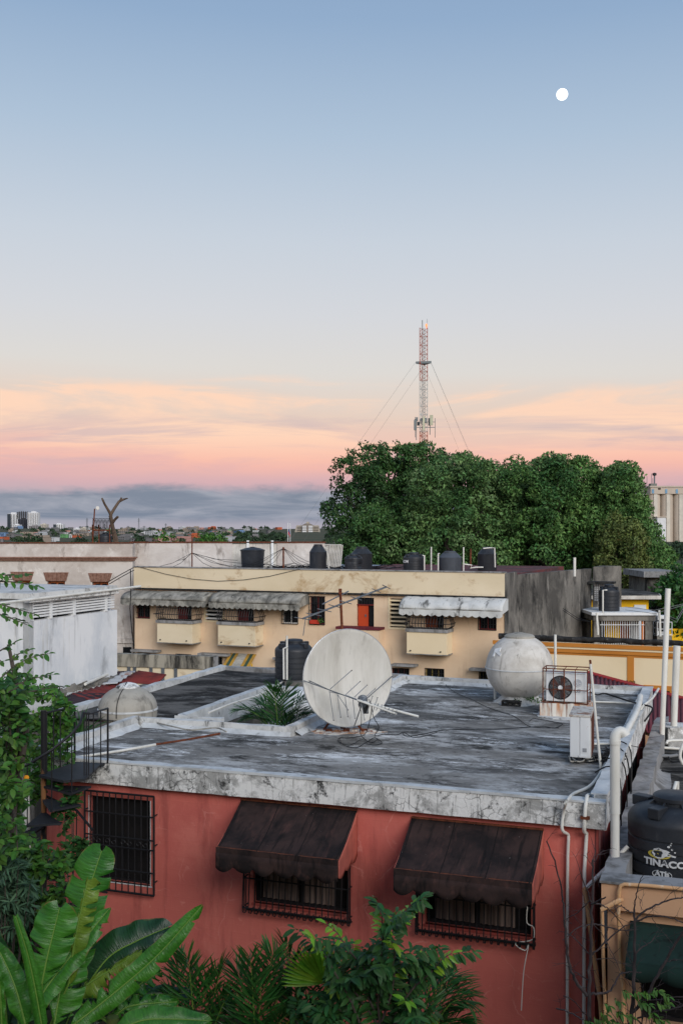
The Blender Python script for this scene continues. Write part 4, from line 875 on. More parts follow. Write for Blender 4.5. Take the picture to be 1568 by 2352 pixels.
        for s in (.1, .85): MB().tube([(a+(b-a)*s, -D-.05, c+.12), (a+(b-a)*s, -D+.05, c+.12)], .03, 8).build('drain_spout', W_['iron'], o)
        g = yrect(z, *gr, v0=-D); belly_grille(t, (a+.02, b-.02, d+.14, g[3]+.12), -D+.04, 15 if i < 2 else 13)
        # the awning's front edge lies 0.95 m out
        h = yrect(z, *aw, v0=-.95)
        top = FY.hit(0, *z(aw[2]-30, aw[1]+(10 if i < 2 else 0)))[1]
        curved_awning(t, h[0], h[1], min(top, zl-.06), h[2], .95, W_[am], 3 if i < 2 else 6, 17 if i < 2 else 14)
    # open balcony in front of the orange door
    a, b, c, d = yrect(Z4, 150, 272, 322, 345, v0=-.6)
    o = MB().box(a, b, -.6, -.01, c-.2, d).build('balcony', W_['peach'], t); MB().box(a-.04, b+.04, -.64, -.01, d, d+.1).build('coping', W_['maroon'], o)
    # striped shade over the lower door
    h = yrect(ZY, 870, 575, 1063, 662)
    sa = None
    for i in range(9):
        u = h[0]+(h[1]-h[0])*i/9; w = (h[1]-h[0])/9
        m = W_[('stripe_y','stripe_g','stripe_y','stripe_w','stripe_w','stripe_w','stripe_y','stripe_g','stripe_y')[i]]
        s = MB(); s.prism([(-.02, h[3]),(-.75, h[2]-.05),(-.75, h[2]-.08),(-.02, h[3]-.03)], u+.004, u+w-.004, 'x')
        q = s.build('stripe' if sa else 'striped_awning', m, t if sa is None else sa); sa = sa or q
    MB().box(h[1], h[1]+.04, -.5, -.46, h[2]-.8, h[2]+.1).build('awning_post', W_['yellow'], t)
    # side door of the grey block: white lattice window
    a = FY.loc(P(*ZH(412,605), 51.6)); b2 = FY.loc(P(*ZH(590,825), 51.6)); 
    lw = MB(); lw.box(a.x, b2.x, a.y-.02, a.y+.05, b2.z, a.z); o = lw.build('lattice_window', W_['whitepaint'], t)
    for i in range(1, 8): z = b2.z+(a.z-b2.z)*i/8; MB().box(a.x, b2.x, a.y-.05, a.y-.02, z-.02, z+.02).build('slat', W_['ledge'], o)
    for i in range(1, 6): x = a.x+(b2.x-a.x)*i/6; MB().box(x-.015, x+.015, a.y-.06, a.y-.03, b2.z, a.z).build('slat', W_['ledge'], o)
    MB().box(a.x-.25, b2.x+.35, a.y-.35, a.y+.4, a.z+.02, a.z+.12).build('window_canopy', W_['blackcap'], t)
    return zl
YZL = cream_building()

def roof_tanks():
    zf = YTOP-.10
    def put(zz, x0, x1, y0, Y, style, lab, mat=None, dent=False, Hs=None):
        a = P(*zz(x0, y0), Y); b = P(*zz(x1, y0), Y); R = (b.x-a.x)/2; H = a.z-zf
        return tinaco('water_tank', lab, ((a.x+b.x)/2, Y, zf), R, H, style, mat, 'water tanks on the cream building roof', dent=dent)
    put(Z1, 1103, 1218, 330, 50.6, 'taper', 'black tub-shaped tank with a domed lid at the left end of the cream roof')
    put(ZR, 145, 257, 210, 48.8, 'cone', 'tall black tank with a cone shoulder standing alone before the pale rear wall')
    put(ZR, 375, 495, 272, 47.6, 'ribbed', 'crumpled, dented black tank in front of a taller one', dent=True)
    put(ZR, 420, 558, 226, 49.4, 'cone', 'black tank behind the dented one', )
    t4 = put(ZR, 762, 903, 263, 46.8, 'ribbed', 'shiny black ribbed tank with white lettering on its left side')
    put(ZR, 993, 1148, 255, 46.4, 'cone', 'faded grey-blue tank between two thin white pipes', mats['plasticgrey'])
    put(ZR, 1253, 1378, 228, 48.5, 'cone', 'black tank at the right end of the row with a bent white pipe')
    R = 1.36*.985; 
    # lettering on the ribbed tank
    o = t4; rad = [c for c in o.children if c.name.startswith('tank_body')][0].dimensions.x/2+.012
    def bend(x, y, z):
        a = math.radians(214)+x/rad; return Vector(((rad+z)*math.cos(a), (rad+z)*math.sin(a), y))
    text_mesh('lettering', 'COM', .16, .004, mats['whitepaint'], o, Matrix.Translation((0,0,.42)), bend, .006)
    # thin white pipes of the tanks
    for i, (x, ya, yb, Y, lab) in enumerate(((947,228,388,46.2,'thin white upright pipe beside the shiny ribbed tank'), (1160,229,390,46.1,'thin white upright pipe right of the faded tank'))):
        a = P(*ZR(x, ya), Y); tag(MB().tube([(a.x,Y,zf),(a.x,Y,a.z)], .03, 6).build('vent_pipe', mats['pvc'], None, smooth=True), lab, 'pipe', 'thin pipes on the cream roof')
    for i, (pts, Y, lab) in enumerate((
        ([(243,235),(258,238),(268,310),(272,372)], 49.2, 'white pipe hooked over the lone cone-shouldered tank'),
        ([(890,284),(902,284),(902,388)], 46., 'white pipe hooked over the shiny ribbed tank'),
        ([(1003,271),(993,272),(993,388)], 45.8, 'white pipe hooked over the left of the faded tank'),
        ([(1290,238),(1330,234),(1365,234),(1368,362)], 47.6, 'white pipe hooked over the right-hand end tank'),
        ([(1155,340),(1190,345),(1215,348),(1205,368),(1240,362),(1290,362)], 46.2, 'white pipe lying between the two right-hand tanks'))):
        q = [P(*ZR(x, y), Y) for x, y in pts]
        tag(MB().tube(q, .03, 6).build('tank_pipe', mats['pvc'], None, smooth=True), lab, 'pipe', 'white pipes on the cream roof tanks')
    a = P(*ZH(152, 262), 47.); tag(MB().tube([(a.x,47.,YTOP-.3),(a.x,47.,a.z)], .06, 8).build('vent_pipe', mats['pvc'], None, smooth=True), 'short thick white vent on the red roof near the grey wall', 'pipe')
    a = P(*ZR(1207, 240), 53.); tag(MB().tube([(a.x,53.,zf-.1),(a.x,53.,a.z)], .045, 8).build('vent_pipe', mats['rust'], None, smooth=True), 'dark rusty vent left of the end tank against the trees', 'pipe')
    # tangle of cable on the left end of the roof
    r = random.Random(3)
    rod = P(*Z1(883, 365), 50.4); t = thing('cable_mast', 'rusty rod with black cables fanning down onto the left of the cream roof', 'mast', (rod.x, 50.4, zf))
    top = P(*Z1(880, 290), 50.4).z-zf
    MB().tube([(0,0,-.1),(0,0,top)], .03, 6).build('rod', mats['rust'], t)
    for dx, dz in ((-1.8,.05),(-1.1,.02),(-.7,.4),(1.0,.05),(1.8,.1),(2.6,.0),(3.2,.2),(2.1,.4)):
        p0 = Vector((0,0,top*.52)); p1 = Vector((dx, r.uniform(-.6,.6), dz)); mid = p0.lerp(p1,.5)-Vector((0,0,.12))
        MB().tube([p0, mid, p1], .010, 4).build('cable', mats['cable'], t)
    rod = P(*Z1(1302, 365), 49.6); t = thing('cable_mast', 'short bare post with black cables between the tub tank and the cone tank', 'mast', (rod.x, 49.6, zf))
    MB().tube([(0,0,-.1),(0,0,1.05)], .04, 6).build('rod', mats['rust'], t)
    for dx in (-1.9,-1.3,-.8,.9,1.5,2.1,-2.4,1.1):
        p1 = Vector((dx, r.uniform(-.8,.5), r.uniform(0,.15))); p0 = Vector((0,0,1.0)); mid = p0.lerp(p1,.5)-Vector((0,0,.15)); MB().tube([p0, mid, p1], .009, 4).build('cable', mats['cable'], t)
    c = MB()
    for k in range(26):
        x0 = r.uniform(-5.2, 1.5); pts = [(x0+.45*q+r.uniform(-.15,.15), r.uniform(49.6,50.8), zf+abs(r.gauss(.08,.1))) for q in range(6)]; c.tube(pts, .014, 4)
    tag(c.build('cable_tangle', mats['cable']), 'loose black cable tangle lying along the left of the cream roof', 'cables', kind='stuff')
    # cable sagging along the parapet
    q = [FY.world(*((lambda h: (h[0], -.1, h[1]))(FY.hit(-.1, *Z1(x, y))))) for x, y in ((630,420),(760,455),(880,478),(1000,488),(1120,482),(1240,465),(1380,432))]
    tag(MB().tube(q, .011, 4).build('slack_cable', mats['cable']), 'black cable sagging along the cream parapet', 'cable')
    q = [P(*Z1(x, y), 48.5) for x, y in ((500,490),(560,455),(615,425))]
    for i in range(2): tag(MB().tube([p+Vector((0,.1*i,-.12*i)) for p in q], .018, 4).build('service_cable', mats['cable']), ('upper' if i == 0 else 'lower')+' of two black cables running to the cream building\'s left corner', 'cable')
    q = [P(*Z3(x, y), 48.3) for x, y in ((600,30),(603,120),(598,210),(608,330),(618,395))]
    tag(MB().tube(q, .022, 4).build('drop_cable', mats['cable']), 'black cable dropping down the left end of the cream facade', 'cable')
roof_tanks()

# ------------------------------------------------------------------ pale stucco building on the left and the wall behind the cream roof
def pale_building():
    Y = 51.6; xr = P(305, 0, Y).x; z1 = P(0, 1248, Y).z; t = thing('stucco_building', 'long pale stucco building with brick lintels and cornice behind the white block', 'building', (xr, Y, 0))
    xl = -22.-xr
    wins = []
    for x0, x1, y0 in ((170,350,205),(545,745,212),(1055,1240,220)):
        a = P(*ZL(x0, y0), Y); b = P(*ZL(x1, y0+130), Y); wins.append((a.x-xr, b.x-xr, b.z-.6, a.z))
    m = MB(); holed_wall(m, xl, 0, 0, z1, wins, 0., .3); m.add([(0,0,0),(0,12,0),(0,12,z1),(0,0,z1)], [(0,1,2,3)]); m.build('wall', mats['pale'], t)
    MB().box(xl, -.02, .3, 12, z1-.3, z1-.1).build('roof', mats['redroof'], t)
    MB().box(xl, .03, -.06, .35, z1, z1+.05).build('coping', mats['rust'], t)
    zc0 = P(*Z1(0, 396), Y).z; zc1 = P(*Z1(0, 376), Y).z
    c = MB()
    for k in range(3): c.box(xl, .12+.06*k, -.08-.07*k, 0, zc0+(zc1-zc0)*k/3+.005, zc0+(zc1-zc0)*(k+1)/3)
    c.build('brick_cornice', mats['brick'], t)
    for a, b, c, d in wins:
        rect_window(t, (a, b, c, d), 0, mats['wood'], deep=.22, fw=.11, mull=1)
        n = 17; lt = None; hgt = .42
        mb = MB()
        for i in range(n):
            s0 = i/n; s1 = (i+.82)/n; f = lambda s, k: a-.06+(b-a+.12)*s+(s-.5)*.26*k
            mb.prism([(f(s0,0), d), (f(s1,0), d), (f(s1,1), d+hgt), (f(s0,1), d+hgt)], -.05-.015*(i % 3), .1, 'y')
        mb.build('brick_lintel', mats['brick'], t)
    zt = P(*ZL(1400, 895), Y).z; MB().box(-1.6, .06, -.1, .0, zt-.1, zt+.12).build('string_course', mats['pale'], t)
    zt = P(*ZL(1400, 965), Y).z; a = P(*ZL(1405, 965), Y).x-xr; MB().box(a, a+.42, -.004, .1, zt-.75, zt).build('window', mats['pane'], t)
    # tank, floodlight and dead trunk seen above its parapet
    a = P(*ZT(888, 290), 56.); b = P(*ZT(1005, 290), 56.); tinaco('water_tank', 'black ribbed tank on the pale roof beside the dead tree trunk', ((a.x+b.x)/2, 56., z1-.3), (b.x-a.x)/2, a.z-z1+.3, 'ribbed')
    p = P(*ZT(830, 372), 55.); q = P(*ZT(850, 78), 55.); l = thing('floodlight', 'tall thin leaning pole with a small round lamp left of the dead tree', 'lamp', (p.x, 55., z1-.2))
    MB().tube([(0,0,0),(q.x-p.x,0,q.z-z1+.2)], .035, 6).build('pole', mats['rust'], l)
    MB().lathe([(.03,-.08),(.09,-.02),(.10,.05),(.09,.06)], 16, Matrix.Translation((q.x-p.x+.15,-.05,q.z-z1+.22)) @ Matrix.Rotation(math.radians(80),4,'X') @ Matrix.Rotation(.4,4,'Y')).build('lamp_head', mats['fibre'], l, smooth=True)
    # barbed frame
    p = P(*ZT(830, 272), 55.6); q = P(*ZT(985, 272), 55.6); f = thing('wire_frame', 'low iron frame with coiled wire over the tank on the pale roof', 'frame', (p.x, 55.6, z1-.2)); w = q.x-p.x; h = p.z-z1+.2
    for x in (0., w*.38, w): MB().tube([(x,0,0),(x,0,h+.3)], .03, 5).build('post', mats['rust'], f)
    MB().tube([(0,0,h),(w,0,h)], .04, 5).build('rail', mats['rust'], f)
    MB().tube([(w*i/140., .22*math.sin(i*.55), h+.35+.28*math.cos(i*.55)) for i in range(141)], .012, 4).build('coiled_wire', mats['cable'], f)
    tr = [(Z1(538,330), .16), (Z1(530,285), .145), (Z1(518,240), .12), (Z1(509,190), .11), (Z1(511,182), .105)]
    b0 = P(*Z1(538,330), 62.); dt = thing('dead_tree', 'bare forked dead tree trunk rising above the pale parapet', 'tree', (b0.x, 62., 0))
    L = lambda z, Y=62.: Vector((P(*z, Y).x-b0.x, P(*z, Y).y-62., P(*z, Y).z))
    MB().tube([(0.2,0,0),(0.05,0,3)]+[L(z) for z, r in tr], [.3,.24]+[r for z, r in tr], 12).build('trunk', mats['barkdead'], dt, smooth=60)
    MB().tube([L(Z1(510,182)), L(Z1(497,160),61.8), L(Z1(482,135),61.6), L(Z1(473,115),61.5), L(Z1(469,106),61.5)], [.09,.075,.065,.06,.045], 9).build('limb', mats['barkdead'], dt, smooth=60)
    MB().tube([L(Z1(511,180)), L(Z1(528,152),62.2), L(Z1(548,122),62.3), L(Z1(570,112),62.4), L(Z1(588,107),62.4)], [.09,.085,.08,.06,.03], 9).build('limb', mats['barkdead'], dt, smooth=60)
    MB().tube([L(Z1(550,124),62.3), L(Z1(560,104),62.3)], [.07,.05], 7).build('limb', mats['barkdead'], dt)
    MB().tube([L(Z1(517,222)), L(Z1(529,205),61.8), L(Z1(543,192),61.7)], [.085,.08,.075], 9).build('limb', mats['barkdead'], dt, smooth=60)
    # rear wall
    Y2 = 52.3; x0 = P(300,0,Y2).x; x1 = P(*Z1(1492,0),Y2).x; zt = P(0,1247,Y2).z; r = thing('rear_wall', 'long pale stained wall behind the roof tanks of the cream building', 'wall', (x0, Y2, 0))
    fa = P(*Z1(1068,0),Y2).x-x0; fb = P(*Z1(1272,0),Y2).x-x0
    MB().box(0, fa, 0, .3, 0, zt).build('wall_panel', mats['pale'], r); MB().box(fb, x1-x0, 0, .3, 0, zt).build('wall_panel', mats['pale'], r); MB().box(fa, fb, .02, .28, 0, zt-1.9).build('wall_panel', mats['pale'], r)
    MB().box(-.05, x1-x0+.05, -.05, .4, zt, zt+.06).build('coping', mats['rust'], r)
    f = thing('white_railing', 'white slatted metal railing set in the gap of the pale rear wall', 'railing', (x0+fa, Y2, 0)); n = 26; w = fb-fa
    for i in range(n): x = w*(i+.5)/n; MB().box(x-.05, x+.03, .05, .1, zt-2., zt-.04).build('slat', mats['fibre'], f)
    MB().box(0, w, .1, .13, zt-1.9, zt-.1).build('back_sheet', mats['pale'], f)
    for x in (.35, .9): MB().box(w*x-.06, w*x+.06, -.05, .04, zt-2.2, zt+.12).build('post', mats['whitepaint'], f)
    a = x1; b = P(*Z1(1550,0),Y2).x; f = thing('lattice_railing', 'open crossed-bar railing at the right end of the pale rear wall', 'railing', (a, Y2, 0)); w = b-a
    for i in range(9): x = w*i/8; MB().tube([(x,0,zt-2.6),(x+.25,0,zt-.1)], .03, 4).build('bar', mats['fibre'], f); MB().tube([(x+.25,.05,zt-2.6),(x,.05,zt-.1)], .03, 4).build('bar', mats['fibre'], f)
    for z in (zt-.1, zt-1.4, zt-2.6): MB().tube([(0,0,z),(w+.2,0,z)], .03, 4).build('rail', mats['fibre'], f)
    MB().box(0, w, .1, .2, 0, zt-2.6).build('base_wall', mats['pale'], f)
pale_building()

# ------------------------------------------------------------------ tan striped wall building, yellow hut and what stands there, at right
FW = Frame(*(P(1150, 1455, 41.6).xy), 22.)
def striped_wall():
    t = FW.empty('striped_building', 'low buff building with ochre bands and a black mouldy coping at right', 'building')
    zt = FW.hit(0, *Z4(830,292))[1]; Lw = 9.5
    k = lambda x, y: FW.hit(0, *ZA(x, y))
    w0, w1 = k(1140,0)[0], k(1460,0)[0]; wz = k(1150,535)[1]
    m = MB(); holed_wall(m, -.3, Lw, -.5, zt-.25, [(w0+.12, w1-.12, wz-1.3, wz-.1)], 0., .2); m.build('wall', mats['buff'], t)
    m = MB(); rc = random.Random(5); m.tube([(-.12+.25*i, .1+rc.uniform(-.02,.02), zt-.12+rc.uniform(-.02,.02)) for i in range(40)], [.105+rc.uniform(-.015,.015) for i in range(40)], 8); m.build('coping', mats['blackcap'], t, smooth=60)
    MB().box(-.3, Lw, .1, 6, zt-1.6, zt-1.4).build('roof', mats['roofdark'], t)
    for i, (a, b, p, mm) in enumerate(((.26,.40,.14,'ochre'),(.40,.48,.10,'buff'),(.48,.62,.07,'ochre'))): MB().box(-.3, Lw, -p, -.001, zt-b+.004, zt-a).build('moulding', mats[mm], t)
    zb = k(500,158)[1]; zb2 = k(500,195)[1]; MB().box(-.3, Lw, -.012, -.001, zb2, zb).build('band', mats['ochre'], t)
    px0, px1 = k(963,0)[0], k(1036,0)[0]; MB().box(px0, px1, -.025, -.001, -.5, zt-.62).build('pilaster', mats['ochre'], t)
    fr = MB(); fr.box(w0, w1, -.06, -.001, wz-.1, wz+.08); fr.box(w0, w0+.12, -.06, -.001, wz-1.4, wz-.1); fr.box(w1-.12, w1, -.06, -.001, wz-1.4, wz-.1)
    o = fr.build('window', mats['ochre'], t); MB().box(w0+.1, w1-.1, .15, .18, wz-1.4, wz-.1).build('pane', mats['pane'], o)
    for i in range(1, 9): x = w0+.12+(w1-w0-.24)*i/9; bar(o, (x,.02,wz-1.3), (x,.02,wz-.1), .015, mats['iron'])
    c = k(1000, 512); M = Matrix.Translation((c[0], -.032, c[1])) @ Matrix.Rotation(math.radians(90), 4, 'X')
    text_mesh('house_number', '309', .24, .006, flat('number_dark', S(70,48,30)), t, M)
    m = k(205, 0)
striped_wall()
def maroon_roof():
    pts = [P(*ZA(555,390), 35.), P(*ZA(1145,550), 33.), P(*ZA(1700,735), 31.), P(*ZA(1700,1100), 24.6), P(*ZA(1310,900), 26.), P(*ZA(1145,640), 28.), P(*ZA(540,570), 29.)]
    a, b, c, d = P(*ZA(540,392),34.5), P(*ZA(1800,735),32.), P(*ZA(1800,1260),25.5), P(*ZA(540,760),27.)
    t = thing('shed', 'maroon sheet-roofed shed behind the pink house and the tall white pipes', 'shed', (a.x, a.y, 0)); o = Vector((a.x, a.y, 0))
    n = 26; q = MB()
    def f(u, v):
        p = (a.lerp(b, u)).lerp(d.lerp(c, u), v)-o; p.z += .03*math.sin(u*n*2*math.pi); return p
    q.grid(f, n*6, 6); q.build('roof', mats['maroon'], t, smooth=60, solid=.03)
    MB().tube([a-o, b-o], .10, 6).build('ridge_cap', flat('red_ridge', S(150,52,52)), t)
    w = MB(); A, B, Cc, D_ = [p-o for p in (a, b, c, d)]
    for p, r in ((A,B),(D_,Cc),(A,D_),(B,Cc)): w.add([(p.x,p.y,0),(r.x,r.y,0),(r.x,r.y,r.z-.1),(p.x,p.y,p.z-.1)], [(0,1,2,3)])
    w.build('wall', mats['tanwall'], t)
maroon_roof()
def yellow_hut():
    Y = 57.; k = lambda x, y, Y=57.: P(*ZH(x, y), Y)
    a = k(805, 800); b = k(1215, 1200); t = thing('yellow_hut', 'bright yellow flat-roofed hut with a white door beyond the tank stand', 'hut', (a.x, Y, 0))
    c = k(1115, 0).x-a.x; w = b.x-a.x
    m = MB(); m.prism([(-4.,0),(c,0),(w,1.6),(w-.5,5),(-4.,5)], 0, a.z, 'z'); m.build('wall', mats['yellow'], t)
    m = MB(); m.prism([(-4.2,-.5),(c+.5,-.6),(w+.6,1.4),(w,5.4),(-4.2,5.4)], a.z+.01, a.z+.2, 'z'); m.build('roof', mats['fibre'], t)
    m = MB(); m.prism([(-4.2,-.45),(c+.45,-.55),(w+.5,1.4),(w,5.3),(-4.2,5.3)], a.z+.202, a.z+.24, 'z'); m.build('roof_top', mats['roofdark'], t)
    d0 = k(925, 878); d1 = k(1080, 960); d = MB(); d.box(d0.x-a.x, d1.x-a.x, -.05, .0, 0, d0.z); o = d.build('door', mats['lightblue'], t); MB().box(d0.x-a.x+.06, d0.x-a.x+.12, -.09, -.05, d0.z-.75, d0.z-.6).build('handle', mats['iron'], o)
    d0 = k(1430, 1215); MB().box(d0.x-a.x, d0.x-a.x+4, 1, 1.3, 0, d0.z).build('low_wall', mats['yellow'], t)
    # stand with bars that carries the tank
    Y = 49.; k = lambda x, y, Y=49.: P(*ZH(x, y), Y)
    a = k(375, 1000); b = k(1240, 1010); sx = b.x-a.x; zt = a.z
    t = thing('tank_stand', 'open barred porch with a white slab roof that carries a black tank', 'porch', (a.x, Y, 0))
    s = MB(); s.box(0, sx, 0, 3.4, zt-.06, zt+.08); s.build('slab', mats['whitepaint'], t); MB().box(.1, sx-.1, .1, 3.3, zt-.32, zt-.062).build('beam', mats['concrete'], t)
    for x, y in ((415,0),(1085,0),(1165,.8),(415,3.),(1165,3.)):
        px = k(x, 0).x-a.x; MB().box(px, px+.28, .15+y, .45+y, 0, zt-.32).build('post', mats['concrete'], t)
    px = k(1072,0).x-a.x; MB().box(px-.1, px-.004, .2, .4, 0, zt-.32).build('post', mats['orange'], t)
    zb = k(0,1285).z
    for i in range(21):
        x = k(462+30*i, 0).x-a.x; bar(t, (x,.2,zb-.4), (x,.2,zt-.33), .014, mats['whitepaint'], n=5)
    for z in (k(0,1145).z,): bar(t, (.3,.18,z), (k(1075,0).x-a.x,.18,z), .018, mats['whitepaint'], 'rail', 5)
    MB().box(.3, k(1080,0).x-a.x, .25, 3., 0, zb-.35).build('floor', mats['concrete'], t)
    MB().box(k(640,0).x-a.x, k(840,0).x-a.x, 1.3, 1.4, 0, zt-.4).build('back_wall', mats['yellow'], t)
    MB().box(k(850,0).x-a.x, k(960,0).x-a.x, 1.3, 1.4, 0, zt-.4).build('back_door', mats['wood'], t)
    MB().box(k(962,0).x-a.x, k(1080,0).x-a.x, 1.3, 1.4, 0, zt-.4).build('back_wall', mats['whitepaint'], t); MB().box(k(470,0).x-a.x, k(528,0).x-a.x, 1.3, 1.4, 0, zt-.4).build('back_wall', mats['dark'], t)
    MB().box(k(530,0).x-a.x, k(640,0).x-a.x, 1.3, 1.4, 0, zt-.4).build('back_wall', mats['dark'], t)  # dark back walls carry the porch's inner shade in their colour
    p = [k(520,978), k(520,688), k(575,686)]; q = k(535, 0); r = k(808, 0); R = (r.x-q.x)/2
    tt = tinaco('water_tank', 'black banded tank standing on the white porch slab by the grey wall', ((q.x+r.x)/2, Y+1.0, zt+.08), R, k(0,645).z-zt, 'ribbed')
    tag(MB().tube(p, .04, 6).build('tank_pipe', mats['pvc'], None, smooth=True), 'white pipe hooked up beside the tank on the porch slab', 'pipe')
    for i, (pts, lab) in enumerate(((((440,985),(443,1060),(452,1180),(455,1270)), 'rust-spotted white downpipe at the left of the barred porch'), (((1253,950),(1262,1080),(1268,1290)), 'rust-spotted white downpipe at the right of the barred porch'))):
        tag(MB().tube([k(*p, 48.7) for p in pts], .055, 7).build('downpipe', mats['pvc'], None, smooth=True), lab, 'pipe', 'downpipes of the barred porch')
    # condenser in a white cage to the right
    a = k(1228, 1285, 50.); b = k(1420, 1105, 50.); u = thing('condenser_unit', 'caged white air conditioner on the ground right of the barred porch', 'air conditioner', (a.x, 50., 0))
    w = b.x-a.x; MB().box(.05, w*.72, .1, .5, a.z, a.z+.95).build('casing', mats['acwhite'], u, bevel=.02); MB().lathe([(.3,0),(.3,.02),(.28,.03),(.02,.03)], 20, Matrix.Translation((w*.36,.1,a.z+.5)) @ Matrix.Rotation(math.radians(90),4,'X')).build('fan', mats['fanblack'], u)
    MB().box(0, w, 0, .7, 0, a.z-.02).build('plinth', mats['concrete'], u)
    for x in (0, w*.45, w): 
        for y in (0, .6): bar(u, (x,y,a.z), (x,y,b.z), .02, mats['whitepaint'], n=4)
    for z in (a.z+.05, (a.z+b.z)/2, b.z):
        for y in (0, .6): bar(u, (0,y,z), (w,y,z), .02, mats['whitepaint'], n=4)
    # rough concrete house beyond
    Y = 63.; a = P(*ZH(1095,440),Y); b = P(*ZH(1460,0),Y); t = thing('concrete_house', 'rough grey concrete house half hidden by the trees at right', 'house', (a.x, Y, 0)); w = b.x-a.x
    MB().box(0, w, 0, 4, 0, a.z-.35).build('wall', mats['concrete'], t); MB().box(-.3, w+.3, -.4, 4.2, a.z-.35, a.z).build('roof', mats['ledge'], t)
    MB().box(.3, w*.45, -.02, .1, 1.2, a.z-2.2).build('doorway', mats['dark'], t); MB().box(.1, w*.6, -.7, 0, a.z-2.2, a.z-1.95).build('canopy', mats['blackcap'], t)
    # overhead wires
    for i, (p, q) in enumerate((((0,925),(370,1100)),((0,950),(370,1102)),((810,905),(1568,868)),((810,945),(1568,885)),((1390,1030),(1568,920)),((1390,1050),(1568,955)))):
        A = P(*ZH(*p), 47.5); B = P(*ZH(*q), 47.5+i*.3); m = (A+B)/2-Vector((0,0,.12+.05*i))
        labs = ('upper wire sagging across the grey side wall', 'lower wire sagging across the grey side wall', 'upper thin wire crossing the yellow hut', 'lower thin wire crossing the yellow hut', 'upper wire rising to the frame edge right of the white pipe', 'lower wire rising to the frame edge right of the white pipe')
        tag(MB().tube([A, A.lerp(m,.6), m, m.lerp(B,.4), B], .012, 4).build('overhead_wire', mats['cable'] if i < 2 else mats['cablegrey']), labs[i], 'wire', 'wires near the yellow hut')
yellow_hut()
# ------------------------------------------------------------------ white building at left and the sheet roofs beside it
FL = Frame(-7.66, 26.2, 19.5)
def white_building():
    t = FL.empty('white_building', 'white rendered building with a slatted vent band at the left edge', 'building')
    k = lambda x, y: FL.hitu(0, *ZL(x, y))
    ve = k(1338, 540)[0]; zl = k(1338, 540)[1]; zt = 5.74; zr0 = k(330, 355)[1]
    # side wall seen at an angle, with its vent band open
    v1, v0b = k(1215, 340)[0], k(362, 380)[0]
    zb0 = k(362, 620)[1]; zband0 = zl; ztop = k(600, 365)[1]
    m = MB(); m.box(-.18, 0, 0, ve, 0, zband0); m.box(-.18, 0, 0, v0b, zband0, zt-.12); m.build('wall', mats['whitewall'], t)
    MB().box(-9, -.0, 0, .18, 0, zt-.122).build('wall', mats['whitewall'], t)
    MB().box(-9, -.19, .19, ve-.02, zband0-.3, zband0-.25).build('floor', mats['dark'], t)
    MB().box(-1.7, -1.6, .2, ve, zband0-.3, zt-.13).build('inner_wall', mats['dark'], t); MB().box(-9, -.2, ve-.12, ve-.02, zband0-.3, zt-.13).build('inner_wall', mats['whitewall'], t)  # first wall dark: the shade between the slats is put into its colour
    rt = k(1330, 300)[0]
    MB().box(-9, .16, -.2, max(ve-.25, 3.), zt-.12, zt+.02).build('roof', mats['whitepar'], t)
    MB().box(.02, .18, -.22, max(ve-.2, 3.), zt-.20, zt-.121).build('fascia', mats['moldy'], t)
    MB().tube([(.2, -1.6, zt-.14), (.22, ve+.9, zt-.06)], .035, 8).build('gutter_pipe', mats['pvc'], t, smooth=True)
    bays = [(362,565),(590,830),(855,1197),(1218,1297)]
    b = MB()
    for i, (x0, x1) in enumerate(bays):
        a, c = k(x0, 400)[0], k(x1, 400)[0]
        bk = MB().box(-.10, -.08, a, c, zband0, zband0+.01).build('louvre_bay', mats['whitepaint'], t)
        n = 6
        for j in range(n):
            z = zband0+.06+(zt-.2-zband0-.06)*(j+.25)/n
            MB().prism([(-.02, z), (.03, z), (.03, z+.045), (-.02, z+.045)], a, c, 'y').build('slat', mats['whitepaint'], bk)
        if i < 3:
            e = k(bays[i+1][0], 400)[0]; MB().box(-.14, .035, c, e, zband0, zt-.2).build('mullion', mats['whitepaint'], t)
            if i == 0: MB().box(-.14, .035, v0b, a, zband0, zt-.2).build('mullion', mats['whitepaint'], t)
    for i in range(9):
        y = .5+i*.42; bar(t, (-1.3, y, zband0-.2), (-1.3, y, zt-.15), .03, mats['steel'], 'inner_post', 4)
    # crumbling plaster at its foot
    r = random.Random(2); q = MB()
    for i in range(130):
        y = ve*r.random()**.8; s = r.uniform(.03, .11); z = 3.25+.10*r.random()
        M = Matrix.Translation((.05+r.uniform(0,.14), y, z-.2)) @ Matrix.Rotation(r.uniform(0,3), 4, (r.random(), r.random(), 1)); q.box(-s, s, -s, s, -s*.8, s*.8, M)
    q.build('crumbling_plaster', mats['concrete'], t)
white_building()

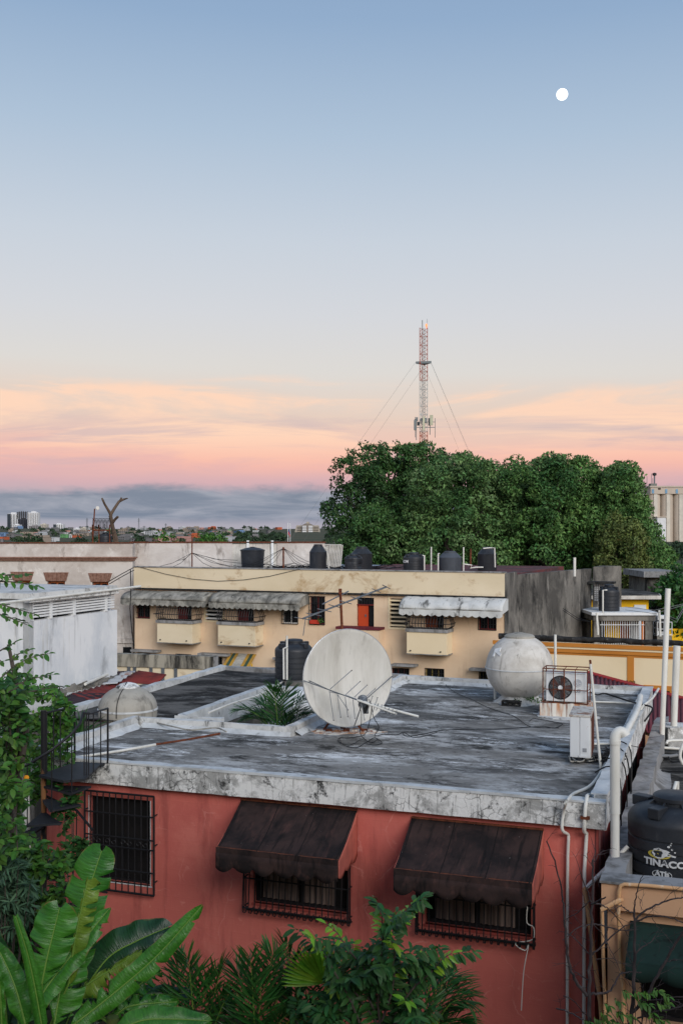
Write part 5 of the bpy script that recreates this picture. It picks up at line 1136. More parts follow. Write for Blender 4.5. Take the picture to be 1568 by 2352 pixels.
def corrugated(name, label, pts, mat, n, cat='roof sheet', group='corrugated sheets by the white building'):
    """pts: four world corners, a->b along the ridges' crossing direction, thick wavy sheet"""
    a, b, c, d = pts; t = a.copy(); m = MB()
    def f(u, v):
        p = a.lerp(b, u).lerp(d.lerp(c, u), v)-t; p.z += .022*math.sin(u*n*2*math.pi); return p
    m.grid(f, n*6, 4); o = m.build(name, mat, None, smooth=70, solid=.012); o.location = t
    return tag(o, label, cat, group)
def sheet_roofs():
    z = 3.25
    g = lambda x, y, zz=z: PZ(*ZL(x, y), zz)
    corrugated('roof_sheet', 'dark brown corrugated sheet along the white wall', [g(700,1480,3.05), g(1340,1240,3.2), g(1560,1235,3.1), g(980,1500,2.95)], mats['blacktin'], 10)
    h = lambda x, y, zz=3.1: PZ(*Z3(x, y), zz)
    corrugated('roof_sheet', 'long rusty red corrugated sheet behind the dome tank', [h(330,605,3.3), h(560,540,3.32), h(640,565,3.26), h(430,640,3.2)], mats['redtin'], 9)
    corrugated('roof_sheet', 'broad dark red corrugated sheet nearest the low mouldy wall', [h(540,552,3.34), h(640,497,3.42), h(765,515,3.4), h(720,560,3.3)], mats['redtin'], 12)
    corrugated('roof_sheet', 'pale rust-streaked corrugated sheet between the red ones', [h(470,560,3.36), h(575,500,3.44), h(625,498,3.44), h(540,556,3.36)], mats['whitetin'], 4)
    corrugated('roof_sheet', 'blackish corrugated sheet with a rusty edge left of the dome tank', [h(260,640,3.24), h(340,600,3.3), h(500,600,3.25), h(330,690,3.15)], mats['blacktin'], 10)
    # the low structure that carries them
    t = FL.empty('lean_to', 'low lean-to carrying the corrugated sheets beside the white wall', 'lean-to')
    a = FL.loc(PZ(*ZL(660,1440), 3.0)); MB().box(.25, 2.9, -1., 5.2, 0, 2.85).build('wall', mats['concrete'], t)
    MB().box(.02, .26, -2., 4.6, 2.8, 3.12).build('kerb', mats['whitepar'], t)
    q = [PZ(*ZL(x, y), 3.3) for x, y in ((975,1388),(1160,1305),(1340,1230))]
    tag(MB().tube(q, .04, 7).build('loose_pipe', mats['pvc'], None, smooth=True), 'white pipe lying on the sheets at the foot of the white wall', 'pipe')
sheet_roofs()

def low_wall():
    Fp = Frame(*(P(*ZY(32, 640), 36.).xy), 14.)
    t = Fp.empty('yard_wall', 'low tan yard wall with pilasters and a black mouldy cap below the cream balconies', 'wall')
    k = lambda x, y: Fp.hit(0, *ZY(x, y))
    L = k(750, 640)[0]; zt = (k(40,575)[1]+k(745,608)[1])/2; zc = zt-.42
    MB().box(0, L, 0, .2, 0, zc).build('wall_panel', mats['cream'], t)
    c = MB(); c.box(-.04, L, -.06, .26, zc, zt); c.build('cap', mats['capmould'], t); MB().box(L, L+.06, -.06, .26, 0, zt-.02).build('end_post', mats['ledge'], t)
    for x in (168, 288, 376, 470, 125): u = k(x, 640)[0]; MB().box(u-.05, u+.05, -.05, -.001, (0 if x != 125 else zc-.35), zc).build('pilaster', mats['steel'], t)
low_wall()

def viewpoint_building():
    t = thing('shade_building', 'plain unseen building added behind the viewpoint to shade the garden', 'building', (0, -1.6, 0))
    MB().box(-13, 13, -9, 0, 0, 9.0).build('wall', mats['peach'], t); MB().box(-13.2, 13.2, -9.2, .25, 9.0, 9.25).build('roof', mats['ledge'], t)  # added unseen for the viewpoint's own building, height set to shade the garden
    for x in (-8, -3.5, 3.5, 8):
        for z in (1.0, 6.6): rect_window(t, (x-.6, x+.6, z, z+1.5), .0, mats['whitepaint'], deep=.03)
viewpoint_building()
# ------------------------------------------------------------------ the pink house
FH = Frame(3.48, 14.09, 19.5)
RZ, RT, RB = 3.62, 3.70, 3.34            # roof surface, top and bottom of its edge
UL, ULR, VB, VC = -8.96, -5.75, 10.5, 3.3
WV, WU = .13, -.15                       # front wall plane, right wall plane
def hrect(z0, p0, z1, p1, v0):
    a = FH.hit(v0, *z0(*p0)); b = FH.hit(v0, *z1(*p1)); return (a[0], b[0], b[1], a[1])
def rough_box(mb, x0, x1, y0, y1, z0, z1, seg=.35, amp=.012, seed=0):
    """box whose top edges wander a little, along its longer side"""
    r = random.Random(seed); lx = (x1-x0) >= (y1-y0); n = max(2, int((x1-x0 if lx else y1-y0)/seg)); vs = []; fs = []
    for i in range(n+1):
        s = i/n; a = r.uniform(-amp, amp); b = r.uniform(-amp, amp); c = r.uniform(-amp, amp)*.6; d = r.uniform(-amp, amp)*.6
        if lx: x = x0+(x1-x0)*s; vs += [(x,y0+c,z0+c*.6),(x,y1,z0),(x,y1+d,z1+b),(x,y0+c,z1+a)]
        else: y = y0+(y1-y0)*s; vs += [(x1+c,y,z0),(x0,y,z0),(x0+d,y,z1+b),(x1+c,y,z1+a)]
    for i in range(n):
        p, q = i*4, i*4+4
        for k in range(4): fs.append((p+k, q+k, q+(k+1) % 4, p+(k+1) % 4) if not lx else (p+(k+1) % 4, q+(k+1) % 4, q+k, p+k))
    fs += [(0,1,2,3), (n*4+3, n*4+2, n*4+1, n*4)]
    return mb.add(vs, fs)
def pink_house():
    t = FH.empty('pink_house', 'single-storey pink stucco house with a flat weathered roof and dark awnings', 'house'); Q = mats
    # openings of the front
    w1 = hrect(Z5, (412,322), Z5, (692,742), WV)
    a = FH.hit(WV, *Z7(1165,190)); b = FH.hit(WV, *Z8(195,372)); w2 = (a[0], b[0], b[1]+.02, a[1]+.25)
    a = FH.hit(WV, *Z8(512,255)); b = FH.hit(WV, *Z8(945,468)); w3 = (a[0], b[0], b[1]+.03, a[1]+.35)
    m = MB(); holed_wall(m, UL+.12, WU, 0, RB-.002, [w1, w2, w3], WV, .12); m.build('wall', Q['pink'], t)
    m = MB(); m.add([(UL+.12,WV,0),(UL+.12,VC,0),(UL+.12,VC,RB),(UL+.12,WV,RB)], [(3,2,1,0)]); m.build('wall', Q['pink'], t)
    # right wall with its openings, seen from a narrow angle
    hs = []
    for (xa, ya), (xb, yb) in (((1075,1250),(1150,1540)), ((1232,900),(1258,1200))):
        p = FH.hitu(WU, *ZA(xa, ya)); q = FH.hitu(WU, *ZA(xb, yb)); hs.append((p[0], q[0], max(1.2, q[1]), 3.2))
    hs[0] = (2.2, 3.9, 1.6, 3.15); hs[1] = (5.6, 7.2, 1.4, 3.15)
    m = MB(); holed_wall(m, WV, VB-.1, 0, RB-.002, hs, 0, .12)
    m.V = [(WU-y, x, z) for x, y, z in m.V]; m.build('wall', Q['pinkdirty'], t)
    for h in hs:
        MB().box(WU-.14, WU-.12, h[0], h[1], h[2], h[3]).build('pane', Q['dark'], t)
        g = MB(); n = 12
        for i in range(n+1): y = h[0]+(h[1]-h[0])*i/n; g.tube([(WU+.03,y,h[2]),(WU+.03,y,h[3])], .012, 4)
        for i in range(6): z = h[2]+(h[3]-h[2])*i/5; g.tube([(WU+.03,h[0],z),(WU+.03,h[1],z)], .012, 4)
        g.build('window_grille', Q['iron'], t)
        MB().box(WU-.1, WU+.02, h[1], h[1]+.22, h[2]-.4, h[3]+.1).build('window_jamb', Q['whitepar'], t)
    m = MB(); m.add([(UL+.12,VC,0),(ULR,VC,0),(ULR,VC,RB),(UL+.12,VC,RB)], [(0,1,2,3)]); m.add([(ULR,VC,0),(ULR,VB-.1,0),(ULR,VB-.1,RB),(ULR,VC,RB)], [(0,1,2,3)]); m.add([(ULR,VB-.1,0),(WU,VB-.1,0),(WU,VB-.1,RB),(ULR,VB-.1,RB)], [(0,1,2,3)]); m.build('courtyard_wall', Q['whitewall'], t)
    # roof slab (gently uneven sheet) and its edges
    def rz(u, v): return RZ-.012*math.sin(u*1.1)*math.sin(v*.9)+.02*math.exp(-((v-1.8)/.9)**2)*math.sin(u*.8)
    m = MB()
    m.grid(lambda s, q: (UL+.1+(0-.12-UL-.1)*s, .1+(VC-.1)*q, rz(UL+.1+(0-.12-UL-.1)*s, .1+(VC-.1)*q)), 40, 14)
    m.grid(lambda s, q: (ULR+(0-.12-ULR)*s, VC+(VB-.1-VC)*q, rz(ULR+(0-.12-ULR)*s, VC+(VB-.1-VC)*q)), 26, 30)
    m.build('roof', Q['roof'], t, smooth=60)
    m = MB(); m.box(UL+.13, WU-.01, WV+.01, VC-.01, RB-.06, RB+.1); m.box(ULR+.01, WU-.01, VC, VB-.11, RB-.06, RB+.1); m.build('roof_slab', Q['concrete'], t)
    m = MB(); rough_box(m, UL, 0, 0, .13, RB, RT-.02, seed=1); m.build('parapet_front', Q['moldy'], t)
    m = MB(); rough_box(m, UL-.01, .0, -.012, .16, RT-.022, RT+.012, amp=.009, seed=2); m.build('coping_front', Q['moldyedge'], t)
    m = MB(); rough_box(m, -.17, 0, .161, VB, RB-.05, RT+.06, seed=3, amp=.02); m.build('parapet_right', Q['moldy'], t)
    m = MB(); rough_box(m, -.2, .012, .17, VB, RT+.06, RT+.085, seed=4, amp=.012); m.build('coping_right', Q['moldyedge'], t)
    m = MB(); rough_box(m, ULR-.1, -.2, VB-.16, VB, RB, RT+.08, seed=5, amp=.015); m.build('parapet_back', Q['whitepar'], t)
    m = MB(); rough_box(m, ULR-.12, ULR+.0, VC-.12, VB-.16, RB-.3, RT+.10, seed=6, amp=.015); m.build('parapet_courtyard', Q['whitepar'], t)
    m = MB(); rough_box(m, UL+.02, ULR-.121, VC-.12, VC, RB-.3, RT+.09, seed=7, amp=.015); m.build('parapet_courtyard', Q['whitepar'], t)
    m = MB(); rough_box(m, UL, UL+.12, .165, VC-.121, RB, RT+.11, seed=8, amp=.015); m.build('parapet_left', Q['whitepar'], t)
    # sloping fillets along the upstands, with an uneven edge
    r = random.Random(9)
    def fillet(p0, p1, inward, w=.3):
        p0, p1 = Vector(p0), Vector(p1); n = int((p1-p0).length/.2)+2; d = Vector(inward)
        vs = []; 
        for i in range(n): 
            p = p0.lerp(p1, i/(n-1)); ww = w*(.8+.25*math.sin(i*.7)+.2*math.sin(i*1.9+2)+r.uniform(-.1,.1)); q = p+d*ww; vs += [(p.x,p.y,RZ+.08), (q.x,q.y,rz(q.x,q.y)+.004), (p.x,p.y,RZ-.1)]
        fs = []
        for i in range(n-1): b = i*3; fs += [(b,b+3,b+4,b+1)]
        MB().add(vs, fs).build('cement_fillet', Q['moldyedge'], t)
    fillet((ULR+.004,VC,0), (ULR+.004,VB-.2,0), (1,0,0), .14); fillet((UL+.2,VC-.124,0), (ULR-.02,VC-.124,0), (0,-1,0), .14); fillet((ULR,VB-.164,0), (-.2,VB-.164,0), (0,-1,0), .1); fillet((UL+.124,.3,0), (UL+.124,VC-.2,0), (1,0,0), .14)
    fillet((-.174,.3,0), (-.174,VB-.3,0), (-1,0,0), .1)
    # left window and its flat grille with scrolls
    w = rect_window(t, w1, WV, Q['iron'], Q['dark'], mull=1, fw=.04)
    lip = MB(); 
    for q in ((w1[0]-.03,w1[0],w1[2],w1[3]),): lip.box(q[0]+.018, q[1], WV-.012, WV+.05, q[2], q[3])
    lip.box(w1[0]-.03, w1[1]+.03, WV-.012, WV+.05, w1[2]-.014, w1[2]); lip.box(w1[1], w1[1]+.01, WV-.012, WV+.05, w1[2], w1[3]); lip.build('window_trim', Q['whitepaint'], w)
    g = hrect(Z5, (391,300), Z5, (708,786), WV-.1); y = WV-.1; fr = MB(); rr = .014
    for e in (((g[0],g[2]),(g[1],g[2])), ((g[0],g[3]),(g[1],g[3])), ((g[0],g[2]),(g[0],g[3])), ((g[1],g[2]),(g[1],g[3]))): fr.tube([(e[0][0],y,e[0][1]),(e[1][0],y,e[1][1])], rr*1.25, 5)
    for u, z in ((g[0],g[2]+.2),(g[1],g[2]+.2),(g[0],g[3]-.3),(g[1],g[3]-.3),(g[1],(g[2]+g[3])/2),(g[0],(g[2]+g[3])/2)): fr.tube([(u,y,z),(u,WV+.02,z)], .012, 4)
    gw = fr.build('window_grille', Q['iron'], t)
    for i in range(1, 11): x = g[0]+(g[1]-g[0])*i/11; bar(gw, (x,y,g[2]), (x,y,g[3]), .0105, Q['iron'], n=5)
    H = g[3]-g[2]
    for s in (.225, .455, .555, .79): bar(gw, (g[0],y-.008,g[2]+H*s), (g[1],y-.008,g[2]+H*s), .0125, Q['iron'], 'cross_bar', 5)
    for i in range(4):
        cx = g[0]+(g[1]-g[0])*(.16+.225*i); cz = g[2]+H*.505
        pts = [(cx-.06+.045*math.cos(a)*(1-a/9), y-.012, cz+.045*math.sin(a)*(1-a/9)) for a in [q*.5 for q in range(13)]]
        MB().tube(pts, .006, 4).build('scroll', Q['iron'], gw); MB().tube([(2*cx-p[0], p[1], 2*cz-p[2]) for p in pts], .006, 4).build('scroll', Q['iron'], gw)
    # windows with bellied grilles behind the awnings
    for w_, nb in ((w2, 17), (w3, 17)):
        o = rect_window(t, w_, WV, Q['iron'], Q['dark'], mull=1, fw=.045)
        MB().box(w_[0]-.02, w_[1]+.02, WV-.02, WV+.05, w_[2]-.035, w_[2]).build('sill', Q['pinkdirty'], o)
        for s0, s1 in ((.08, .46), (.5, .84)):
            c = MB(); u0 = w_[0]+(w_[1]-w_[0])*s0; u1 = w_[0]+(w_[1]-w_[0])*s1
            c.grid(lambda s, q: (u0+(u1-u0)*s, WV+.095+.012*math.sin(s*38+q*.6), w_[2]+.06+(w_[3]-w_[2]-.06)*q), 60, 3); c.build('curtain', Q['curtain'], o, smooth=True)
        a0, b0, c0, d0 = w_[0]-.09, w_[1]+.06, w_[2]-.12, w_[3]+.05; out = .20
        fr = MB()
        for z, q in ((c0+.10, out), (c0+.02, .04), ((c0+d0)/2+.05, out*.8)): fr.tube([(a0,WV,z),(a0,WV-q,z),(b0,WV-q,z),(b0,WV,z)], .011, 5)
        gq = fr.build('window_grille', Q['iron'], t)
        for i in range(nb+1):
            x = a0+(b0-a0)*i/nb
            MB().tube([(x,WV-.02,c0+.06),(x,WV-out*.5,c0-.01),(x,WV-out*.95,c0+.03),(x,WV-out,c0+.12),(x,WV-out*.85,(c0+d0)/2),(x,WV-out*.6,d0)], .0095, 5).build('bar', Q['iron'], gq)
        for i in range(1, 3):
            for u in (a0, b0): MB().tube([(u,WV-out*i/3,c0+.03),(u,WV-out*i/3,d0)], .0095, 5).build('bar', Q['iron'], gq)
    # canvas awnings
    def canvas(tl, tr, fl, fr2, P_, lab):
        A = FH.hit(WV, *tl); B = FH.hit(WV, *tr); C_ = FH.hit(-P_, *fl); D = FH.hit(-P_, *fr2)
        u0 = A[0]; u1 = B[0]; c0, d0 = C_[0], D[0]; zt = (A[1]+B[1])/2; zf = (C_[1]+D[1])/2
        m = MB(); r = random.Random(5)
        m.grid(lambda s, q: ((u0+(u1-u0)*s)*(1-q)+(c0+(d0-c0)*s)*q, WV-.01-(P_+WV-.01)*q, zt+(zf-zt)*q-.05*math.sin(q*math.pi)*(.6+.3*math.sin(s*9))+.008*math.sin(s*23+q*5)-.018*q*abs(math.sin(s*math.pi*3))), 30, 10)
        o = m.build('awning', Q['awn_dark'], t, smooth=True, solid=.008)
        m = MB(); m.grid(lambda s, q: (c0+(d0-c0)*s, -P_-.004+.008*math.sin(s*31), zf+.012-q*.085), 30, 1); m.build('fascia', Q['awn_dark'], o, solid=.008)
        n = 6; sc_ = lambda s: .17+.085*abs(math.sin(s*math.pi*n+.35))**.75
        m = MB(); m.grid(lambda s, q: (c0+(d0-c0)*s, -P_-.014-.02*q*math.sin(s*21), zf-.065-q*sc_(s)), 90, 3); m.build('valance', Q['awn_dark'], o, smooth=True, solid=.006)
        for k, (uw, uf) in enumerate(((u0,c0),(u1,d0))):
            m = MB(); yb = WV-.02
            def f(s, q, uw=uw, uf=uf):
                y = yb+(-P_-yb)*s; zt_ = zt+(zf-zt)*s-.05*math.sin(s*math.pi)*.6; zb = zf-.07-.16-.05*abs(math.sin(s*math.pi*3))
                return (uw+(uf-uw)*s, y, zt_+(zb-zt_)*q)
            m.grid(f, 24, 6); m.build('side_panel', Q['awn_side'], o, smooth=True, solid=.006)
        for s in (.02, .34, .67, .98):
            MB().tube([((u0+(u1-u0)*s)*(1-q)+(c0+(d0-c0)*s)*q, WV-.01-(P_+WV-.01)*q, zt+(zf-zt)*q-.05*math.sin(q*math.pi)*(.6+.3*math.sin(s*9))+.008*math.sin(s*23+q*5)+.006) for q in [i/10 for i in range(11)]], .006, 4).build('seam', Q['dark'], o)
        MB().tube([(u0,WV-.02,zt+.01),(u1,WV-.02,zt+.01)], .018, 6).build('head_rail', Q['rust'], o)
        MB().tube([(c0,-P_+.02,zf),(d0,-P_+.02,zf)], .014, 6).build('front_rail', Q['rust'], o)
    canvas(Z5(1112,345), Z6(236,348), Z5(993,562), Z6(157,560), .92, '')
    canvas(Z6(458,380), Z6(997,430), Z6(383,585), Z6(950,660), .92, '')
    # left roof across the courtyard
    UE = -11.0
    m = MB(); m.grid(lambda s, q: (UE+.1+(-8.4-UE-.1)*s, VC+.25+(11.2-VC-.25)*q, RZ-.02+.015*math.sin(s*5+q*9)), 14, 34); m.grid(lambda s, q: (-8.4+(2.55)*s, 8.3+(11.2-8.3)*q, RZ-.02+.015*math.sin(5+s*4+q*3)), 12, 12); m.build('rear_roof', Q['roofdark'], t, smooth=60)
    m = MB(); m.box(UE, -8.36, VC+.2, 11.1, 2.9, RZ-.06); m.box(-8.36, ULR-.17, 8.25, 11.1, 2.9, RZ-.06); m.build('rear_roof_slab', Q['concrete'], t)
    m = MB(); m.box(UE, UE+.2, VC+.2, 11.1, 0, 2.9); m.box(UE+.2, ULR-.17, 10.9, 11.1, 0, 2.9); m.box(-8.55, -8.36, VC+.2, 8.25, 0, 2.9); m.box(-8.36, ULR-.17, 8.25, 8.45, 0, 2.9); m.build('courtyard_wall', Q['whitewall'], t)
    m = MB(); rough_box(m, UE-.05, UE+.13, VC+.2, 11.2, RZ-.4, RZ+.10, seed=11, amp=.02); m.build('parapet_left', Q['moldyedge'], t)
    m = MB(); rough_box(m, UE, ULR-.2, 11.1, 11.28, RZ-.4, RZ+.08, seed=12, amp=.02); m.build('parapet_back', Q['ledge'], t)
    m = MB(); rough_box(m, -8.5, -8.33, VC+.75, 8.42, RZ-.35, RZ+.10, seed=13, amp=.012); m.build('courtyard_kerb', Q['moldyedge'], t)
    m = MB(); rough_box(m, -8.33, ULR-.17, 8.22, 8.40, RZ-.35, RZ+.08, seed=14, amp=.012); m.build('courtyard_kerb', Q['moldyedge'], t)
    m = MB(); rough_box(m, -8.5, -7.5, VC+.62, VC+.75, RZ-.3, RZ+.09, seed=15, amp=.012); m.build('courtyard_kerb', Q['moldyedge'], t)
    MB().box(-8.36, ULR-.16, VC, 8.3, 0, .06).build('courtyard_floor', Q['concrete'], t)
    gw = MB().box(-8.345, -8.33, 4.9, 6.4, 1.6, 3.0).build('courtyard_window', Q['dark'], t)
    for i in range(9): bar(gw, (-8.30, 4.9+1.5*i/8, 1.6), (-8.30, 4.9+1.5*i/8, 3.0), .012, Q['iron'], n=4)
    for i in range(4): bar(gw, (-8.29, 4.9, 1.6+1.4*i/3), (-8.29, 6.4, 1.6+1.4*i/3), .012, Q['iron'], n=4)
    # tank slab
    s = FH.loc(PZ(*Z3(1197,560), RZ)); m = MB(); rough_box(m, -8.1, ULR-.4, 8.5, 9.9, RZ-.05, RZ+.17, seed=16, amp=.02); m.build('tank_plinth', Q['concrete'], t)
pink_house()

def spiral_stair():
    c = FH.loc(P(101, 1782, 15.9)); o = FH.world(c.x, c.y); t = thing('spiral_stair', 'black iron spiral stair climbing to the roof through the leaves', 'staircase', (o.x, o.y, 0), -FH.t)
    top = P(101, 1632, 15.9).z; zl = P(101, 1776, 15.9).z
    MB().tube([(0,0,0),(0,0,top)], .042, 14).build('pole', mats['polerust'], t, smooth=True)
    # landing
    e = FH.loc(P(*ZS(1300,1030), 16.55)); dx, dy = e.x-c.x, e.y-c.y
    m = MB(); m.prism([(.0,-.12),(.55,-.30),(.78,-.10),(dx,dy-.12),(dx,dy+.04),(-.0,.95-.1)], zl-.035, zl, 'z'); m.build('landing', mats['darkiron'], t)
    MB().prism([(.05,zl-.16),(.05,zl-.04),(.75,zl-.04)], .1, .14, 'y').build('landing_bracket', mats['darkiron'], t)
    # treads: wedge plates turning as they go down
    R = .72; ang = [math.radians(q) for q in (-4, -28, -55, -98, -140, -180, -220, -260, -300, -340, -380, -420, -460, -500)]; stp = .2; tips = []
    for i, a in enumerate(ang):
        z = zl-stp*(i+1)+.02
        if z < .1: break
        w = math.radians(20); m = MB()
        m.prism([(.03*math.cos(a-1.2), .03*math.sin(a-1.2)), (R*math.cos(a-w), R*math.sin(a-w)), (R*math.cos(a+w), R*math.sin(a+w)), (.03*math.cos(a+1.2), .03*math.sin(a+1.2))], z-.03, z, 'z')
        m.build('tread', mats['darkiron'], t); tips.append((a, z))
    # balusters at the outer tips and the spiral rail above them
    rail = [Vector((.62, .1, zl+.92)), Vector((R*.98, -.12, zl+.80))]
    for i, (a, z) in enumerate(tips[:9]):
        for q in (-1, ):
            b = a+math.radians(18)*q; x, y = R*math.cos(b), R*math.sin(b); zz = z+.86
            MB().tube([(x,y,z-.03),(x,y,zz)], .0095, 5).build('baluster', mats['iron'], t); rail.append(Vector((x,y,zz)))
    MB().tube(rail, .02, 7).build('handrail', mats['iron'], t, smooth=True)
    # guard rails on the landing
    def guard(pts, n, lastpost=True):
        pts = [Vector(p) for p in pts]
        MB().tube(pts, .016, 6).build('guard_rail', mats['iron'], t)
        for i in range(n+1):
            s = i/n*(len(pts)-1); k = min(int(s), len(pts)-2); p = pts[k].lerp(pts[k+1], s-k)
            MB().tube([(p.x,p.y,zl-.0),(p.x,p.y,p.z)], .018 if (i == n and lastpost) else .010, 6).build('baluster', mats['iron'], t)
    L = lambda x, y, Y: (lambda w: (w.x-c.x, w.y-c.y, w.z))(FH.loc(P(*ZS(x, y), Y)))
    guard([L(1060,322,15.75), L(1128,330,15.8), L(1355,262,16.6)], 5)
    guard([L(590,318,15.95), L(760,280,16.3), L(940,235,16.75)], 4)
    MB().tube([(0,0,zl-1.55),(.62,.75,zl-1.95)], .018, 6).build('brace', mats['iron'], t)
spiral_stair()
# ------------------------------------------------------------------ things standing on the roof
def on_roof(x, y, z=RZ): return PZ(x, y, z)
def dish():
    b = on_roof(790, 1680); t = thing('satellite_dish', 'large round weathered satellite dish standing on the dark roof', 'satellite dish', b)
    c = P(800, 1557, b.y-.15)-b; R = 110/2450*b.y*1.0
    n = Vector((.40, -.90, .06)).normalized(); up = Vector((0,0,1)); x = up.cross(n).normalized()*-1; y = n.cross(x).normalized()
    if y.z < 0: y = -y
    M = Matrix((( x.x, y.x, n.x, c.x), (x.y, y.y, n.y, c.y), (x.z, y.z, n.z, c.z), (0,0,0,1)))
    depth = .22; pr = [(R*s, depth*s*s-depth) for s in [i/14 for i in range(15)]]
    m = MB(); vs = []; N_ = 72
    front = [(max(r, .001), z) for r, z in pr]; back = [(r, z-.03) for r, z in reversed(pr) if r > 0]+[(.001, -depth-.03)]
    m.lathe(front+[(R*1.01,.0),(R*1.012,-.03)]+[(r*1.0, z-.02) for r, z in reversed(front[:-1])], N_, M); m.build('reflector', mats['dish'], t, smooth=50)
    rim = MB(); rim.tube([M @ Vector((R*1.005*math.cos(2*math.pi*i/72), R*1.005*math.sin(2*math.pi*i/72), -.01)) for i in range(73)], .012, 6, cap=False); rim.build('rim', mats['alu'], t, smooth=True)
    f = P(*ZD(845,985), b.y-.85)-b
    e1 = P(*ZD(292,760), b.y-.30)-b; e2 = P(*ZD(1128,740), b.y+.32)-b; e3 = P(*ZD(745,1215), b.y-.18)-b
    e1 = M @ Vector((-R, -.02, .01)); e2 = M @ Vector((R, .0, .01)); e3 = M @ Vector((-.09, -R*.99, .01))
    for e, r in ((e1,.0095),(e2,.0095),(e3,.0095)): MB().tube([e, f], r, 6).build('feed_arm', mats['steel'], t)
    MB().lathe([(.05,-.09),(.07,-.08),(.07,.05),(.09,.07),(.09,.10)], 16, Matrix.Translation(f) @ Matrix.Rotation(math.radians(-70),4,'X')).build('feed_horn', mats['steel'], t, smooth=True)
    MB().box(f.x+.0, f.x+.10, f.y-.04, f.y+.05, f.z-.2, f.z-.04).build('feed_box', mats['fanblack'], t, bevel=.01)
    cb = c-n*.34
    MB().tube([(cb.x*.3,.25,-.02),(cb.x,cb.y,cb.z*.55),(cb.x,cb.y,cb.z)], .05, 10).build('mount_post', mats['rust'], t, smooth=True)
    MB().box(cb.x-.15, cb.x+.15, cb.y-.06, cb.y+.1, cb.z-.25, cb.z+.25).build('mount_bracket', mats['rust'], t)
    for dx, dy in ((-.38,.1),(.36,-.05),(.05,.5)): MB().tube([(dx,dy,.0),(cb.x,cb.y,cb.z*.45)], .022, 6).build('mount_leg', mats['rust'], t)
    for i in range(7): MB().box(-.5+.16*i, -.38+.16*i, -.08+.05*(i % 3), .0+.05*(i % 2), -.01, .03+.015*(i % 2)).build('base_scrap', mats['rust'] if i % 2 else mats['rustbase'], t)
    # rust-stained cement round the foot
    r = random.Random(8); pts = [(.75*math.cos(a)*r.uniform(.7,1.15), .32*math.sin(a)*r.uniform(.7,1.2)) for a in [i*2*math.pi/22 for i in range(22)]]
    MB().prism(pts, -.02, .012, 'z').build('cement_pad', mats['rustbase'], t)
    # log-periodic TV antenna tied across it
    Y0 = b.y-.95; a = thing('tv_antenna', 'pale log-periodic television antenna tied across the front of the dish', 'antenna', P(*ZD(850,990), Y0))
    q0 = a.location.copy(); L = lambda x, y, dy=0.: P(*ZD(x, y), Y0+dy)-q0
    MB().tube([L(292,762,.62), L(520,868,.25), L(790,965,-.02)], .010, 6).build('boom', mats['steel'], a)
    MB().tube([L(790,965,-.02), L(1172,1100,-.25)], .017, 6).build('boom', mats['pvc'], a)
    MB().tube([L(810,972,.03), L(1100,1050,-.10), L(1382,1125,-.28)], .021, 10).build('mast_tube', mats['pvc'], a, smooth=True)
    els = [((530,862),(742,678)),((680,915),(823,785)),((765,938),(890,820)),((850,960),(965,857)),((885,1090),(940,925)),((935,1105),(988,940)),((975,1067),(995,1000)),((1010,1080),(1032,1010)),((1047,1085),(1063,1030)),((1083,1098),(1098,1045)),((1118,1110),(1135,1055)),((1155,1120),(1172,1068)),
           ((525,880),(565,1165)),((600,910),(633,1135)),((605,915),(707,1065)),((675,935),(702,1130)),((750,960),(770,1145)),((828,990),(862,1160))]
    for p, q in els:
        dy = .25-.5*(p[0]-520)/650; MB().tube([L(*p, dy-.01), L(*q, dy-.03)], .0075, 5).build('element', mats['alu'], a)
        MB().tube([L(q[0]-(q[0]-p[0])*.03, q[1]-(q[1]-p[1])*.03, dy-.03), L(*q, dy-.03)], .011, 5).build('end_plug', mats['cable'], a)
    MB().tube([L(520,885,.24), L(700,925,.1), L(860,985,-.05)], .007, 5).build('brace', mats['alu'], a)
    # cables from it onto the roof
    for i, (pts, lab) in enumerate((
        ([(832,985,0),(805,1010,.0),(830,1080,.05),(832,1180,.1),(820,1280,.2),(870,1350,.35),(940,1375,.4),(985,1345,.4)], 'black cable hanging from the dish feed in a long loop'),
        ([(905,960,-.1),(930,1040,-.05),(900,1220,.05),(860,1300,.2),(790,1320,.35),(700,1330,.4),(625,1330,.4),(615,1370,.4),(720,1400,.4),(820,1350,.4)], 'black cable coiling on the roof left of the dish foot'),
        ([(930,1000,-.1),(945,1120,0.),(1000,1230,.1),(960,1310,.3),(1040,1300,.5),(1180,1300,.5),(1240,1278,.5),(1330,1325,.5),(1450,1310,.5),(1568,1275,.5)], 'black cable running from the dish to the right over the roof'),
        ([(620,1340,.4),(660,1400,.4),(780,1425,.4),(870,1380,.4),(960,1330,.4),(1030,1380,.4),(960,1400,.4),(880,1390,.4)], 'loose black cable loop lying in front of the dish'))):
        W_ = []
        for x, y, dy in pts:
            w = P(*ZD(x, y), Y0+dy) if y < 1290 else None
            g = PZ(*ZD(x, y), RZ+.02)
            W_.append(w if w is not None and w.z > RZ+.03 else g)
        tag(MB().tube(catmull(W_, 5), .0065, 5).build('cable', mats['cable'], None, smooth=True), lab, 'cable')
def catmull(p, n):
    p = [Vector(q) for q in p]; out = []
    for i in range(len(p)-1):
        a, b, c, d = p[max(i-1,0)], p[i], p[i+1], p[min(i+2,len(p)-1)]
        for k in range(n):
            t = k/n; out.append(.5*((2*b)+(c-a)*t+(2*a-5*b+4*c-d)*t*t+(3*b-a-3*c+d)*t**3))
    out.append(p[-1]); return out
dish()

